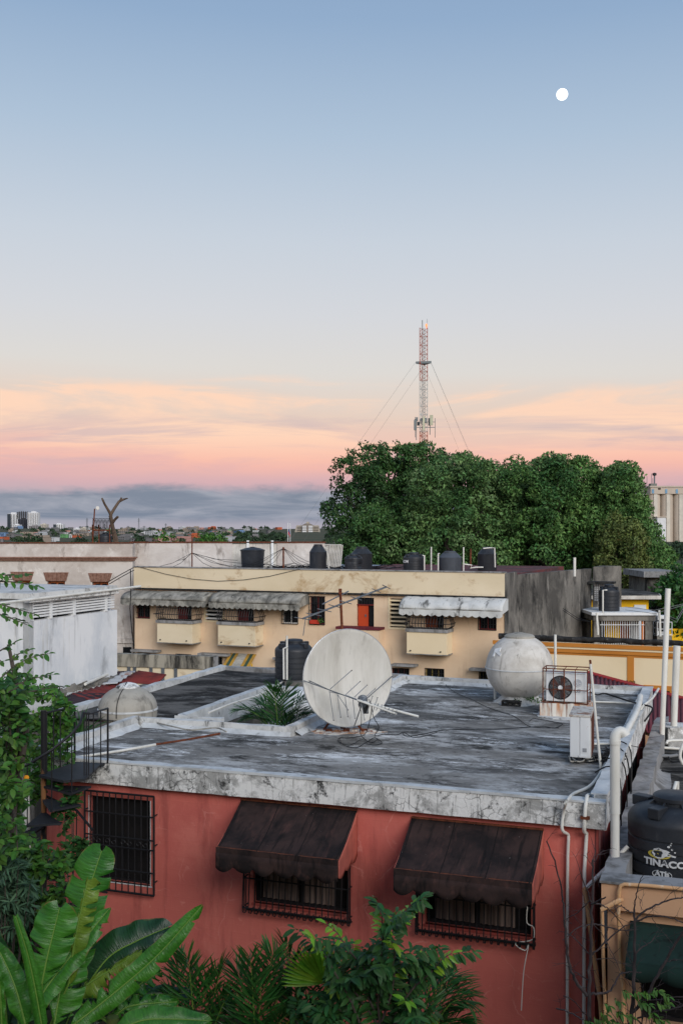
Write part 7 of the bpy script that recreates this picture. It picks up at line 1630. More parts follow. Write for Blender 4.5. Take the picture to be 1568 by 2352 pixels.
def tan_roof_bits():
    def pipe(pts, r, lab, mat='pvc', name='roof_pipe'):
        return tag(MB().tube(pts, r, 8).build(name, mats[mat], None, smooth=60), lab, 'pipe')
    Y = 15.6; a = P(*ZB(1440,455), Y); pipe([P(*ZB(1440,450),Y), P(*ZB(1445,370),Y), P(*ZB(1485,232),Y+.1), P(*ZB(1500,228),Y+.1), P(*ZB(1497,430),Y+.1)], .026, 'white pipe bent over like a crook behind the lettered tank')
    G = lambda x, y, z=TZR+.1: PZ(*ZA(x, y), z)
    pipe([G(1345,1200), G(1345,1190), G(1568,1205), G(1700,1210)], .03, 'white pipe crossing the dark roof behind the lettered tank')
    pipe([G(1385,1150,TZR+.2), G(1395,1120,TZR+.25), G(1440,1113,TZR+.25), G(1640,1108,TZR+.25)], .03, 'white pipe rising over the far end of the dark roof')
    pipe(catmull([G(1235,1390,TZR+.05), G(1270,1310,TZR+.1), G(1340,1280,TZR+.1), G(1420,1282,TZR+.05), G(1500,1270,TZR+.05)], 4), .035, 'grey flexible conduit entering the pink wall over the dark roof', 'cablegrey')
    for i, (p, lab) in enumerate((([(1410,1290),(1440,1340),(1500,1340),(1568,1330)], 'black cable drooping across the neighbour\'s dark roof'), ([(1420,1280),(1500,1260),(1568,1235)], 'black cable lying higher on the neighbour\'s dark roof'), ([(1240,1410),(1330,1440),(1568,1450)], 'thin black cable across the near part of the neighbour\'s roof'))):
        tag(MB().tube(catmull([G(x,y,TZR+.06) for x, y in p], 4), .014, 5).build('roof_cable', mats['cable'], None, smooth=True), lab, 'cable')
    pipe(catmull([P(*ZA(1568,1150),19.), P(*ZA(1540,1220),19.), P(*ZA(1535,1300),19.), P(*ZA(1568,1370),19.)], 4), .03, 'white hose curling at the right edge beyond the lettered tank', name='hose')
    a = P(*ZA(1405,975), 23.0); b = P(*ZA(1800,1105), 23.0); t = thing('cement_pier', 'rough stained cement pier carrying the right-hand pipe', 'pier', (a.x, 23.0, 0))
    m = MB(); rough_box(m, 0, 1.6, 0, .6, 0, a.z, seg=.2, amp=.03, seed=41); m.build('pier_block', mats['moldy'], t)
tan_roof_bits()
# ------------------------------------------------------------------ plants in the garden
def banana_mat(name, c1, c2, trans):
    m = M_(name, c1, [(c2,(1.2,1.2,1.2),4,.42,.66,.8)], rough=.36, spec=.5, trans=trans); N = m.node_tree.nodes; L = m.node_tree.links; b = N['Principled BSDF']
    uv = N.new('ShaderNodeTexCoord'); mp = N.new('ShaderNodeMapping'); mp.inputs['Scale'].default_value = (46,1.6,1); L.new(uv.outputs['UV'], mp.inputs[0])
    n = N.new('ShaderNodeTexNoise'); n.inputs['Scale'].default_value = 1.; n.inputs['Detail'].default_value = 3; L.new(mp.outputs[0], n.inputs['Vector'])
    bp = N.new('ShaderNodeBump'); bp.inputs['Strength'].default_value = .7; bp.inputs['Distance'].default_value = .012; L.new(n.outputs['Fac'], bp.inputs['Height']); L.new(bp.outputs[0], b.inputs['Normal'])
    src = b.inputs['Base Color'].links[0].from_socket; mx = N.new('ShaderNodeMix'); mx.data_type = 'RGBA'; mx.blend_type = 'MULTIPLY'; r = N.new('ShaderNodeMapRange'); L.new(n.outputs['Fac'], r.inputs[0]); r.inputs[1].default_value = .35; r.inputs[2].default_value = .65; r.inputs[3].default_value = .72; r.inputs[4].default_value = 1.15
    mx.inputs[0].default_value = 1.; L.new(src, mx.inputs[6]); L.new(r.outputs[0], mx.inputs[7])
    sp = N.new('ShaderNodeSeparateXYZ'); L.new(uv.outputs['UV'], sp.inputs[0]); n2 = N.new('ShaderNodeTexNoise'); n2.inputs['Scale'].default_value = 7.; n2.inputs['Detail'].default_value = 5; L.new(uv.outputs['UV'], n2.inputs['Vector'])
    sm = N.new('ShaderNodeMath'); sm.operation = 'MULTIPLY_ADD'; L.new(n2.outputs['Fac'], sm.inputs[0]); sm.inputs[1].default_value = .42; L.new(sp.outputs[1], sm.inputs[2]); r3 = N.new('ShaderNodeMapRange'); L.new(sm.outputs[0], r3.inputs[0]); r3.inputs[1].default_value = 1.17; r3.inputs[2].default_value = 1.25; r3.inputs[4].default_value = .85
    dx = N.new('ShaderNodeMix'); dx.data_type = 'RGBA'; L.new(r3.outputs[0], dx.inputs[0]); L.new(mx.outputs[2], dx.inputs[6]); dx.inputs[7].default_value = S(132,112,60); L.new(dx.outputs[2], b.inputs['Base Color'])
    return m
BM = dict(mid=banana_mat('banana_leaf_mid', S(76,142,44), S(40,104,36), .22), light=banana_mat('banana_leaf_light', S(128,158,56), S(84,130,44), .28), dark=banana_mat('banana_leaf_dark', S(40,84,44), S(26,62,36), .12))
def banana_leaf(parent, pts, Wd, mat, face=(0,-1,.25), fold=.35, prof=None, torn=0, seed=0, wave=.012, side=(1.,1.), twist=0., petiole=None):
    r = random.Random(seed); sp = catmull([Vector(p) for p in pts], 12); n = len(sp)-1; m = 6
    prof = prof or [(0,.12),(.08,.55),(.2,.92),(.4,1.),(.65,.95),(.82,.72),(.93,.42),(1.,.05)]
    def w(t):
        for (a, x), (b, y) in zip(prof, prof[1:]):
            if t <= b: return x+(y-x)*(t-a)/(b-a)
        return prof[-1][1]
    cuts = {s: {round(r.uniform(.15,.9)*n): r.uniform(.5,.95) for _ in range(torn)} for s in (0, 1)}
    V = []; F = []; UV = []
    fc = Vector(face).normalized()
    for s, sg in ((0,-1),(1,1)):
        base = None; ph = r.uniform(0,6); prev = None; lastcut = 0
        for i in range(n+1):
            tg = (sp[min(i+1,n)]-sp[max(i-1,0)]).normalized(); sd = tg.cross(fc).normalized(); nn = sd.cross(tg).normalized()
            an = twist*i/n; sd, nn = sd*math.cos(an)+nn*math.sin(an), nn*math.cos(an)-sd*math.sin(an)
            ww = w(i/n)*Wd/2*side[s]; row = []
            dup = 2 if i in cuts[s] else 1
            for d in range(dup):
                row = []
                for j in range(m+1):
                    q = j/m; e = nn*(fold*q*ww*(1-.55*q)-.55*fold*ww*q*q*1.2)+nn*wave*math.sin(i*.75+ph+d*2)*q*q*2.2
                    shift = tg*(Wd*.14*q*q)                       # veins sweep towards the tip
                    gap = tg*(0 if dup == 1 else (-.5 if d == 0 else .5)*.09*max(0., q-(1-cuts[s][i]))*(1 if d == 0 else 1.4))+nn*(0 if dup == 1 or d == 0 else -.05*q*q)
                    row.append(len(V)); V.append(sp[i]+sd*sg*ww*q+e+shift+gap); UV.append((i/n*1.0*(sp[0]-sp[-1]).length+q*.05, q))
                if d == 0 and prev is not None:
                    for j in range(m): F.append((prev[j],prev[j+1],row[j+1],row[j]) if sg > 0 else (prev[j],row[j],row[j+1],prev[j+1]))
                prev = row
    me = bpy.data.meshes.new('leaf'); me.from_pydata([tuple(v) for v in V], [], F); me.update()
    ul = me.uv_layers.new(name='UVMap')
    for lp in me.loops: ul.data[lp.index].uv = UV[lp.vertex_index]
    me.polygons.foreach_set('use_smooth', [True]*len(me.polygons)); me.materials.append(BM[mat])
    o = bpy.data.objects.new('leaf', me); col.objects.link(o); o.parent = parent
    rib = sp if petiole is None else [Vector(petiole)]+sp
    MB().tube([p+fc*.004 for p in rib], [.010*(1-.8*i/len(rib))+.002 for i in range(len(rib))], 6).build('midrib', mats['midrib'], o, smooth=True)
    return o
def banana_plants():
    D = [(95, 12.3, 'banana plant with broad upright leaves at the lower left corner'), (250, 12.6, 'banana plant leaning right with long slanting leaves in front of the pink wall'), (-40, 11.6, 'banana plant at the very left edge with only leaf edges in view')]
    roots = []
    for x, Y, lab in D:
        b = P(x, 2500, Y); t = thing('banana_plant', lab, 'plant', (b.x, Y, 0), 0, 'banana plants in the garden'); roots.append((t, b))
        MB().tube([(0,0,0),(.02,0,.8),(0.05,0,1.55)], [.13,.11,.07], 12).build('stem', mats['stem'], t, smooth=True)
    def leaf(k, pts, wpx, mat, Y=12.3, dy=(0,0), **kw):
        t, b = roots[k]; q = []
        for i, (x, y) in enumerate(pts): q.append(P(*ZN(x, y), Y+dy[0]+(dy[1]-dy[0])*i/(len(pts)-1))-Vector((b.x, b.y, 0)))
        pet = Vector((.04, 0, 1.45))
        banana_leaf(t, q, wpx*.88*.2929/2450*Y, mat, petiole=pet if kw.pop('pet', True) else None, **kw)
    leaf(0, [(590,1120),(640,760),(700,420),(800,105)], 400, 'mid', 12.6, (0,.35), seed=1, fold=.3, side=(1.1,.9), torn=3, face=(-.1,-1,.3), prof=[(0,.3),(.15,.75),(.45,1.),(.75,.95),(.9,.75),(.97,.5),(1,.15)])
    leaf(0, [(540,1150),(590,800),(640,560),(692,330)], 260, 'light', 12.2, (-.1,.0), seed=2, fold=.25, side=(.15,1.0), torn=5, wave=.02, face=(.2,-1,.2), prof=[(0,.3),(.3,.9),(.6,1.),(.9,.9),(1,.4)])
    leaf(0, [(330,1150),(375,930),(420,750),(470,550)], 400, 'mid', 12.0, (-.1,.1), seed=3, fold=.3, torn=2, face=(0,-1,.15), prof=[(0,.3),(.2,.8),(.5,1.),(.8,.92),(.93,.62),(1,.2)])
    leaf(0, [(330,1480),(280,1200),(220,920),(125,615)], 120, 'mid', 11.7, (-.2,-.2), seed=4, fold=1.5, wave=.003, face=(.35,-1,.1), prof=[(0,.9),(.3,1.),(.7,.8),(.9,.55),(1,.3)])
    leaf(0, [(190,1480),(360,1190),(600,880),(850,570)], 250, 'mid', 11.9, (-.2,.5), seed=5, fold=.55, face=(-.35,-1,.5), torn=3)
    leaf(0, [(425,1480),(460,1280),(500,1080),(540,930)], 440, 'mid', 12.1, (-.1,.2), seed=6, fold=.25, face=(.1,-1,.1), torn=2, side=(.35,1.))
    leaf(1, [(640,1230),(850,945),(1080,810),(1320,705)], 330, 'dark', 12.9, (0,.3), seed=7, fold=.3, face=(.1,-1,.75), side=(1.15,.8))
    leaf(1, [(540,1500),(860,1250),(1230,930),(1575,545)], 220, 'mid', 12.2, (-.2,.3), seed=8, fold=.45, face=(.3,-1,.45), torn=3)
    leaf(1, [(560,1250),(750,1110),(920,1010),(1075,900)], 330, 'light', 12.5, (0,.1), seed=9, fold=.25, face=(.1,-1,.3), side=(.2,1.), torn=6, wave=.02)
    leaf(1, [(840,1350),(1000,1230),(1130,1130),(1250,1060)], 200, 'mid', 12.9, (0,.2), seed=10, torn=7, wave=.025, face=(0,-1,.2))
    leaf(1, [(860,1400),(1050,1260),(1280,1230),(1500,1225)], 190, 'dark', 13.1, (0,.2), seed=11, face=(0,-1,1.))
    leaf(1, [(880,1430),(1000,1330),(1200,1300),(1390,1290)], 170, 'mid', 12.7, (0,.2), seed=12, torn=5, face=(0,-1,.5), wave=.02)
    leaf(1, [(850,1560),(1100,1440),(1350,1425),(1640,1440)], 240, 'mid', 11.8, (0,.2), seed=13, face=(0,-1,.9))
    leaf(1, [(620,1500),(760,1330),(850,1240),(960,1180)], 260, 'dark', 12.6, (0,.2), seed=14, face=(0,-1,.3), torn=4)
    leaf(0, [(150,1480),(150,1380),(200,1200),(260,1040)], 260, 'dark', 12.4, (0,.2), seed=15, face=(.2,-1,.1))
    leaf(2, [(210,1500),(140,1230),(70,1040),(-30,840)], 220, 'mid', 11.7, (0,.2), seed=16, fold=.4, face=(.1,-1,.3))
    leaf(2, [(20,1600),(15,1400),(5,1200),(-10,1030)], 70, 'mid', 11.4, (0,0), seed=17, fold=.8)
    leaf(2, [(60,1500),(40,1200),(20,950),(-30,720)], 150, 'dark', 12.4, (0,.1), seed=18)
    leaf(0, [(480,1560),(560,1380),(620,1250),(680,1150)], 280, 'dark', 12.9, (0,.2), seed=19)
    leaf(0, [(260,1560),(200,1400),(120,1250),(60,1150)], 240, 'dark', 12.9, (0,.2), seed=20)
banana_plants()

def frond(parent, base, tip, sag, nl, Lf, mat, seed, wid=.022, spread=.9, uplift=.35, name='frond', mid=None):
    r = np.random.default_rng(seed); a, c = Vector(base), Vector(tip); m = a.lerp(c, .55)+Vector((0,0,sag)) if mid is None else Vector(mid)
    sp = [a*(1-t)**2+m*2*t*(1-t)+c*t*t for t in [i/24 for i in range(25)]]
    pos = []; ds = []; ns = []; Ls = []
    for i in range(nl):
        t = .16+.84*(i/(nl-1)); k = t*24; j = min(int(k), 23); p = sp[j].lerp(sp[j+1], k-j); tg = (sp[j+1]-sp[j]).normalized()
        sd = tg.cross(Vector((0,0,1))).normalized() if abs(tg.z) < .97 else Vector((1,0,0)); up = sd.cross(tg).normalized()
        for s in (-1, 1):
            q = .55+.5*t; d = (sd*s*spread*(1.15-.6*t)+tg*q+up*uplift*(.7+.6*r.random())).normalized()
            pos.append(p); ds.append(d+Vector(r.normal(size=3)*.14)); ns.append(up-sd*s*.25); Ls.append(Lf*(.45+.75*math.sin(math.pi*min(1., .12+.8*t)))*r.uniform(.85,1.1))
    L = np.array(Ls); V, F = leaves_np(np.array(pos), np.array(ds), np.array(ns), L, np.full(len(L), wid*2)*r.uniform(.8,1.2,len(L)), fold=.5, droop=.28, fine=True)
    o = mesh_np(name, V, F, mats[mat], parent)
    MB().tube(sp, [.014-.011*i/24 for i in range(25)], 5).build('stalk', mats['midrib'], o, smooth=True)
    return o
def palms():
    lab = ['feathery palm with upright dark leaflets next to the banana leaves', 'arching palm in the middle of the garden under the left awning', 'feathery palm behind the bright fan leaf', 'drooping palm at the right foot of the leafy shrub']
    spec = [((455,2510),13.2,[(405,2215),(432,2200),(470,2250),(390,2290),(510,2225),(375,2320),(530,2280)]), ((590,2500),12.9,[(545,2235),(575,2205),(625,2195),(655,2260),(600,2265),(515,2320),(665,2330)]),
            ((715,2480),13.3,[(615,2190),(650,2170),(695,2215),(765,2190),(795,2235),(650,2290),(825,2290)]), ((960,2460),12.8,[(1040,2250),(1075,2305),(1090,2360),(1000,2240),(940,2260),(1060,2275),(1095,2410)])]
    for k, ((bx, by), Y, tips) in enumerate(spec):
        b = P(bx, by, Y); t = thing('palm_plant', lab[k], 'plant', (b.x, Y, 0), 0, 'palms in the garden')
        MB().tube([(0,0,0),(.02,0,max(.3,b.z))], [.06,.05], 9).build('stem', mats['stem'], t, smooth=True)
        for i, (x, y) in enumerate(tips):
            q = P(x, y, Y+(-.35+.14*i if i % 2 else .25-.1*i)); tip = q-Vector((b.x,Y,0)); frond(t, (0,0,max(.3,b.z)), tip, .38 if k < 3 else .6, 26, .40, 'leafpalm', 100*k+i, wid=.013, uplift=.45 if k < 3 else .1)
    # bright fan leaf
    Y = 12.6; c = P(*ZP(790,500), Y); b = P(735, 2440, Y); t = thing('fan_palm', 'bright yellow-green fan palm leaf left of the leafy shrub', 'plant', (b.x, Y, 0))
    MB().tube([(0,0,0),(0,0,b.z),(c.x-b.x,0,c.z)], .012, 6).build('stalk', mats['midrib'], t)
    n = 34; pos = np.tile(np.array([[c.x-b.x, 0, c.z]]), (n,1)); an = np.radians(np.linspace(178, 62, n)); d = np.stack([np.cos(an), -.25+.1*np.sin(np.arange(n)*2.1), np.sin(an)], 1)
    L = np.linspace(.62,.52,n)*(.85+.2*np.sin(np.linspace(0.3,2.8,n))); V, F = leaves_np(pos, d, np.tile(np.array([[0,-1,.2]]),(n,1)), L*.95, np.full(n,.042), fold=.5, droop=.05, fine=True); mesh_np('fan_leaf', V, F, mats['leafnew'], t)
    # courtyard palm
    Y = 21.6; b = P(640, 1700, Y); t = thing('courtyard_palm', 'palm with long green fronds in the courtyard opening behind the parapet', 'plant', (b.x, Y, 0))
    MB().tube([(0,0,0),(0,0,b.z)], .07, 9).build('stem', mats['stem'], t)
    for i, (x, y) in enumerate([(548,1632),(560,1655),(600,1618),(628,1588),(660,1582),(705,1608),(725,1640),(735,1660),(585,1640),(690,1640)]):
        q = P(x, y, Y+.2*(i % 3-1)); frond(t, (0,0,b.z), q-Vector((b.x,Y,0)), .38, 26, .36, 'leafpalm', 700+i, wid=.014, uplift=.3)
    for i, (x, y) in enumerate([(612,1672),(660,1675),(690,1660)]):
        q = P(x, y, Y-.3); frond(t, (0,0,b.z-.1), q-Vector((b.x,Y,0)), .15, 22, .22, 'leafolive', 720+i, wid=.014, uplift=-.1)
    # strap-leaved plant behind the stair
    Y = 19.2; b = P(185, 1720, Y); t = thing('strap_plant', 'dark strap-leaved plant behind the stair rail at the roof corner', 'plant', (b.x, Y, 0)); r = np.random.default_rng(77); n = 120
    MB().tube([(0,0,0),(0,0,b.z+.15)], .05, 8).build('stem', mats['bark'], t)
    v = unit(r.normal(size=(n,3))); v[:,2] = np.abs(v[:,2])*.8+.1; V, F = leaves_np(np.tile(np.array([[0,0,b.z+.15]]),(n,1))+v*.05, v, unit(r.normal(size=(n,3))+np.array([0,0,1.5])), r.uniform(.35,.6,n), np.full(n,.03), fold=.4, droop=.35, fine=True); mesh_np('crown', V, F, mats['leafdark'], t)
palms()

def twig_leaves(parent, paths, Lf, mat, seed, gap=.05, spread=.8, droop=.35, name='crown', wr=.48, jitter=.25, newmat=None, up=.35):
    """alternate leaves along each twig path"""
    r = np.random.default_rng(seed); A = [[], [], [], []]; B = [[], [], [], []]
    for pth in paths:
        sp = catmull(pth, 8); acc = 0.; s = 1; tot = sum((sp[i+1]-sp[i]).length for i in range(len(sp)-1)); run = 0.
        for i in range(len(sp)-1):
            d = sp[i+1]-sp[i]; l = d.length; run += l; acc += l
            if acc < gap: continue
            acc = 0.; tg = d.normalized(); sd = tg.cross(Vector((0,-.35,1))).normalized(); nn = sd.cross(tg)
            for s in (-1, 1):
                v = sd*s*spread+tg*.55+Vector(r.normal(size=3)*jitter); v.z -= droop*.4
                T = B if (newmat and run > tot*.80) else A
                T[0].append(sp[i]); T[1].append(v); T[2].append(Vector((0,-.45,1))+Vector(r.normal(size=3)*.35)+sd*s*.3); T[3].append(Lf*r.uniform(.7,1.2)*(1 if T is A else .85))
        T = B if newmat else A; T[0].append(sp[-1]); T[1].append((sp[-1]-sp[-2]).normalized()); T[2].append(Vector((0,-.4,1))); T[3].append(Lf*.8)
    for T, m, nm in ((A, mat, name), (B, newmat, 'young_leaves')):
        if not T[0] or m is None: continue
        L = np.array(T[3]); V, F = leaves_np(np.array(T[0]), np.array(T[1]), np.array(T[2]), L, L*wr, fold=.35, droop=droop*.5, fine=True); mesh_np(nm, V, F, mats[m], parent)
def left_tree():
    Y = 13.2; b = P(-60, 2300, Y); t = thing('citrus_tree', 'leafy green tree growing over the spiral stair at the left edge', 'tree', (b.x, Y, 0))
    r = random.Random(33); o = Vector((b.x, Y, 0))
    tp = P(30, 1850, Y)-o
    MB().tube([(0,0,0),(.1,0,1.2),tp*.7,tp,P(60,1680,Y)-o,P(20,1480,Y)-o], [.11,.09,.075,.06,.045,.02], 9).build('trunk', mats['bark'], t, smooth=True)
    poly = [(-20,1560),(60,1545),(110,1570),(150,1600),(175,1660),(150,1700),(165,1740),(150,1790),(110,1800),(85,1840),(70,1900),(60,1960),(-20,1980)]
    paths = []; lim = MB()
    for i in range(300):
        while True:
            x, y = r.uniform(-30,178), r.uniform(1545,1985)
            if inside(poly, x, y): break
        yy = Y+r.uniform(-.7,1.2) if x < 52 else r.uniform(16.4,16.75); c = P(x, y, yy)-o; d = Vector((r.gauss(.35,.6), r.gauss(-.35,.5), r.gauss(.25,.45))).normalized()*(r.uniform(.16,.3) if x < 52 else r.uniform(.12,.2)); paths.append([c-d, c-d*.3+Vector((0,0,.02)), c+d*.4])
        if i % 7 == 0 and x < 52: lim.tube([tp.lerp(c,.1), tp.lerp(c,.6)+Vector((0,0,.1)), c], [.02,.012,.005], 5)
    lim.build('limb', mats['bark'], t)
    twig_leaves(t, paths, .125, 'leafnear', 5, gap=.036, spread=.75, name='crown')
    # free sprigs sticking out against the white wall
    sp = [[(-60,130),(120,150),(300,140)],[(-40,215),(200,225),(440,280)],[(-30,470),(160,520),(385,590)],[(-10,590),(140,640),(310,710)],[(0,1010),(90,960),(190,905)],[(0,1330),(160,1190),(330,1090),(555,1040)],[(130,1140),(220,1040),(330,1000)],[(180,1400),(400,1320),(605,1280)],[(330,1480),(520,1440),(725,1415)],[(-20,1100),(20,1130),(50,1125)],[(100,1480),(260,1400),(330,1270)]]
    P2 = [[P(*ZL(*p), 12.4)-o for p in q] for q in sp]; twig_leaves(t, P2, .105, 'leafnear', 6, gap=.045, spread=.85, name='sprig_leaves')
    m = MB()
    for q in P2: m.tube(q, [.010,.007,.004] if len(q) == 3 else [.010,.008,.006,.004], 5)
    tag(m.build('sprig_twigs', mats['bark'], t), kind='stuff')
    f = P(*ZS(335,1135), Y-.2)-o; MB().lathe([(.034*math.cos(a), .034*math.sin(a)) for a in [math.radians(-88+i*16) for i in range(12)]], 16, Matrix.Translation(f)).build('orange_fruit', flat('fruit_orange', S(226,150,34)), t, smooth=True)
    # white downpipe behind the leaves
    a = P(*ZS(325,1270), 15.7); c = P(*ZS(345,2020), 15.7); tag(MB().tube([(c.x,15.7,.1),(c.x,15.7,c.z),(a.x,15.7,a.z),(a.x-.02,15.75,3.3)], .055, 10).build('downpipe', mats['pvc'], None, smooth=True), 'white downpipe behind the leaves left of the spiral stair', 'pipe')
    # lower shrubs
    for k, (poly, Yc, mat, Lf, wr, n, lab, bx) in enumerate((
        ([(40,1925),(95,1930),(140,1960),(155,2000),(140,2060),(100,2085),(50,2060)], 13.4, 'leafnear', .11, .55, 80, 'round-leaved pale green shrub at the foot of the spiral stair', 90),
        ([(-20,1955),(40,1960),(78,2010),(70,2080),(40,2130),(-20,2140)], 12.9, 'leafgrey', .16, .16, 120, 'narrow-leaved grey-green shrub at the left edge', 10),
        ([(-20,2120),(60,2080),(140,2080),(160,2140),(150,2240),(60,2360),(-20,2360)], 13.8, 'leafdark', .15, .5, 150, 'dark leafy shrub in the shade behind the banana plant', 60),
        ([(150,1925),(205,1930),(190,1990),(150,1990),(130,1830),(150,1810),(185,1830)], 15.6, 'leafdark', .11, .55, 34, 'dark creeper leaves on the pink wall beside the stair', 170))):
        b = P(bx, 2300, Yc); u = thing('shrub' if k < 3 else 'creeper', lab, 'shrub' if k < 3 else 'creeper', (b.x, Yc, 0), 0, 'shrubs at the left of the garden'); oo = Vector((b.x,Yc,0)); paths = []
        xs = [p[0] for p in poly]; ys = [p[1] for p in poly]; st = MB()
        while len(paths) < n:
            x, y = r.uniform(min(xs),max(xs)), r.uniform(min(ys),max(ys))
            if not inside(poly, x, y): continue
            c = P(x, y, Yc+r.uniform(-.35,.35)*(1 if k < 3 else .2))-oo; d = Vector((r.gauss(.2,.6), r.gauss(-.5,.4), r.gauss(.5,.4))).normalized()*r.uniform(.12,.24); paths.append([c-d, c-d*.3, c+d*.4])
            if len(paths) % 8 == 0: st.tube([(0,0,.3), Vector((0,0,.8)).lerp(c,.55), c], [.016,.01,.004], 5)
        st.build('stem', mats['bark'], u); twig_leaves(u, paths, Lf, mat, 40+k, gap=.034, wr=wr)
left_tree()

def leafy_shrub():
    Y = 12.1; b = P(*ZP(1075,800), Y); t = thing('leafy_shrub', 'glossy shrub with paired leaves and bright young tips under the right awning', 'shrub', (b.x, Y, 0)); o = Vector((b.x, Y, 0))
    L = lambda x, y, dy=0.: P(*ZP(x, y), Y+dy)-o
    main = [[(1075,800),(1060,600),(1010,450),(900,320),(850,240),(790,190)], [(1075,800),(1075,620),(1090,450),(1120,280),(1160,170),(1240,85)], [(1060,620),(1070,420),(1085,260),(1080,140)], [(1075,800),(1160,640),(1250,520),(1340,440),(1400,370),(1445,345)], [(1150,650),(1220,500),(1260,420),(1275,360)],
            [(1000,800),(920,600),(820,420),(760,320),(705,255)], [(1075,740),(950,560),(880,500),(830,520)], [(1010,560),(960,440),(930,340),(925,290)], [(1090,560),(1130,440),(1150,340),(1130,280)], [(1080,700),(1130,560),(1150,430),(1170,390)], [(980,680),(900,600),(850,560),(800,545)], [(1080,780),(1180,680),(1220,620),(1200,590)], [(990,760),(900,690),(860,640),(830,640)], [(1100,800),(1180,740),(1260,700),(1330,690)], [(940,760),(880,720),(820,720),(770,740)], [(1040,640),(1000,560),(990,470),(1010,400)],[(700,760),(660,740),(630,700),(625,690)]]
    paths = [[L(x, y, .5*math.sin(i*2.1)*j/(len(q)-1)) for j, (x, y) in enumerate(q)] for i, q in enumerate(main)]
    m = MB(); m.tube([(0,0,0), (0,0,max(.3,L(1075,800).z))], [.04,.03], 8)
    for q in paths: m.tube(q, [.017-.013*i/(len(q)-1) for i in range(len(q))], 6)
    m.build('trunk', mats['bark'], t, smooth=True)
    rr = random.Random(3); extra = []
    for q in paths:
        for k in range(4):
            i = rr.randrange(1, len(q)-1) if len(q) > 2 else 0; p = q[i].lerp(q[i+1], rr.random()); d = Vector((rr.gauss(0,.16), rr.gauss(-.02,.16), rr.uniform(.0,.18))); extra.append([p, p+d*.6, p+d*1.3])
    twig_leaves(t, paths, .16, 'leafdark', 9, gap=.036, spread=.8, droop=.7, wr=.36, newmat='leafnew', jitter=.18); twig_leaves(t, extra, .15, 'leafdark', 10, gap=.034, spread=.8, droop=.7, wr=.36, name='side_leaves', jitter=.2)
leafy_shrub()

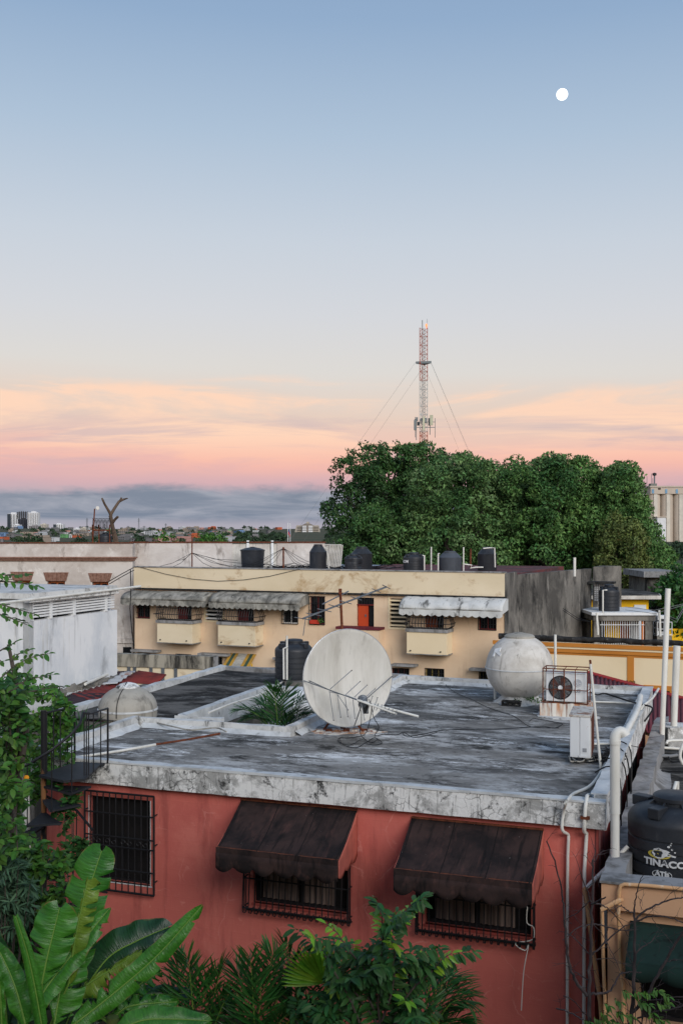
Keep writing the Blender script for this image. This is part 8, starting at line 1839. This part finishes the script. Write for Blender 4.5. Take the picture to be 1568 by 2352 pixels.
def bare_tree():
    Y = 11.6; r = random.Random(17)
    for k, (bx, by, lab, branches) in enumerate((
        (340, 1943, 'bare leafless tree in front of the right end of the pink wall', [
            ([(345,1943),(340,1560),(360,1050),(375,600),(390,100),(395,-200)], .030, .012), ([(310,1570),(180,1400),(100,1230),(50,950),(20,560),(0,300)], .026, .012),
            ([(350,1550),(480,1550),(600,1520),(690,1390),(770,1280),(1010,1268)], .020, .007), ([(365,1050),(500,930),(720,730),(920,605)], .015, .006), ([(375,380),(560,290)], .014, .009), ([(380,370),(500,390),(620,470),(760,640),(850,800)], .012, .004),
            ([(360,640),(200,690),(0,850)], .010, .005), ([(370,640),(530,660),(740,720),(920,718)], .011, .006), ([(350,1040),(120,800),(0,740)], .009, .004), ([(340,1380),(160,1270),(30,1160)], .008, .003), ([(345,340),(180,500),(0,590)], .009, .004), ([(360,350),(280,120),(220,-80)], .010, .005), ([(395,-180),(420,-300),(380,-420)], .008, .003), ([(395,-150),(480,-280),(600,-330)], .006, .002), ([(395,-100),(300,-230),(240,-260)], .005, .002), ([(0,300),(-60,0),(-200,-440)], .012, .009), ([(400,650),(560,850),(700,1150),(760,1280)], .006, .003), ([(420,1100),(620,1090),(760,1150)], .006, .002), ([(0,1570),(150,1650),(270,1800),(350,1860)], .008, .006), ([(-80,1740),(100,1800),(260,1890)], .012, .01)]),
        (880, 1943, 'twiggy half-bare tree with a few yellow-green leaves at the lower right', [
            ([(890,1943),(920,1500),(930,1100),(935,700),(925,450)], .030, .014), ([(925,460),(960,250),(1000,100),(1050,-20)], .011, .004), ([(940,590),(1050,480),(1250,380),(1420,315),(1600,292)], .015, .009), ([(945,610),(1080,555),(1200,540),(1400,560),(1600,640)], .013, .007), ([(925,490),(850,470),(790,420),(740,405),(690,470),(640,600)], .010, .004), ([(940,1040),(1000,970),(1100,900),(1150,870),(1200,790)], .011, .005),
            ([(900,1800),(1080,1590),(1180,1420),(1340,1120),(1460,900),(1600,700)], .024, .016), ([(1340,1130),(1470,1108)], .010, .006), ([(1000,1640),(1250,1625),(1400,1600),(1600,1585)], .010, .007), ([(1250,1625),(1430,1640),(1600,1700)], .008, .005), ([(980,1870),(1200,1790),(1400,1760),(1600,1690)], .013, .009), ([(900,1850),(1000,1920),(1050,1990)], .014, .01), ([(1150,560),(1240,680),(1300,750),(1365,800)], .005, .002), ([(930,1150),(850,1060),(820,940),(840,860)], .006, .003), ([(920,1260),(880,1150),(860,1080)], .004, .002), ([(935,1330),(990,1390),(1040,1470)], .005, .002), ([(910,1490),(860,1400),(810,1340)], .004, .002), ([(985,280),(1010,400),(1020,470)], .004, .002)]))):
        b = P(*ZX(bx, by), Y); t = thing('bare_tree', lab, 'tree', (b.x, Y, 0)); o = Vector((b.x, Y, 0)); m = MB(); tw = MB()
        m.tube([(0,0,0), Vector((0,0,b.z))], .034, 9); m.build('trunk', mats['twig'], t, smooth=True)
        for i, (pts, r0, r1) in enumerate(branches):
            dy = r.uniform(-.35,.35) if i else 0.; q = catmull([P(*ZX(x, y), Y+dy*j/(len(pts)-1))-o for j, (x, y) in enumerate(pts)], 5); n = len(q)
            q = [p+Vector((r.gauss(0,.004), 0, r.gauss(0,.004))) for p in q]
            MB().tube(q, [.78*(r0+(r1-r0)*j/(n-1)) for j in range(n)], 7).build('branch', mats['twig'], t, smooth=True)
            for j in range(2, n, 2):
                if r.random() < .5:
                    tg = (q[min(j+1,n-1)]-q[j-1]).normalized(); d = (tg*.5+Vector((r.gauss(0,.7), r.gauss(0,.5), r.gauss(.05,.7)))).normalized(); l = r.uniform(.06,.24); p1 = q[j]+d*l*.5+Vector((0,0,.01)); p2 = q[j]+d*l+Vector((r.gauss(0,.02),0,r.gauss(-.01,.03)))
                    tw.tube([q[j], p1, p2], [.003,.0022,.0012], 4)
                    if r.random() < .6: e = (d+Vector((r.gauss(0,.6),0,r.gauss(0,.6)))).normalized(); tw.tube([p1, p1+e*l*.5], [.002,.001], 4)
        tag(tw.build('twigs', mats['twig'], t), kind='stuff')
        if k == 1:
            lv = [(560,1690),(700,1640),(720,1800),(960,1540),(1080,1530),(1000,1650),(1250,1680),(1340,1660),(1210,1500),(1330,1570),(850,1830),(520,1800),(430,1880),(600,1900),(1130,1790),(1200,1870),(1280,1880),(800,1520),(300,1900),(740,1930),(1080,1680)]
            twig_leaves(t, [[P(*ZX(x-40,y-25), Y-.1)-o, P(*ZX(x,y), Y-.1)-o, P(*ZX(x+50,y+20), Y-.12)-o] for x, y in lv], .085, 'leafnear', 60, gap=.022, wr=.4, name='leaves', droop=.8)
            q = [P(*ZX(x-30,y-25), Y-.1)-o for x, y in lv]; m = MB()
            for p in q: m.tube([p, p+Vector((r.gauss(0,.05),.0,-.18)), Vector((.06,.0,.9)).lerp(p,.5)], [.003,.004,.006], 4)
            m.build('leaf_twigs', mats['twig'], t)
bare_tree()
# hanging cord of the right-hand window
h = [FH.world(*(lambda q: (q[0], -.06, q[1]))(FH.hit(-.06, *Z8(x, y)))) for x, y in ((930,335),(928,400),(955,420),(950,470),(880,485),(920,515),(935,490),(915,600),(905,760))]
tag(MB().tube(catmull(h, 4), .007, 5).build('hanging_cord', mats['pvc'], None, smooth=True), 'thin white cord hanging from the right-hand window grille', 'cord')
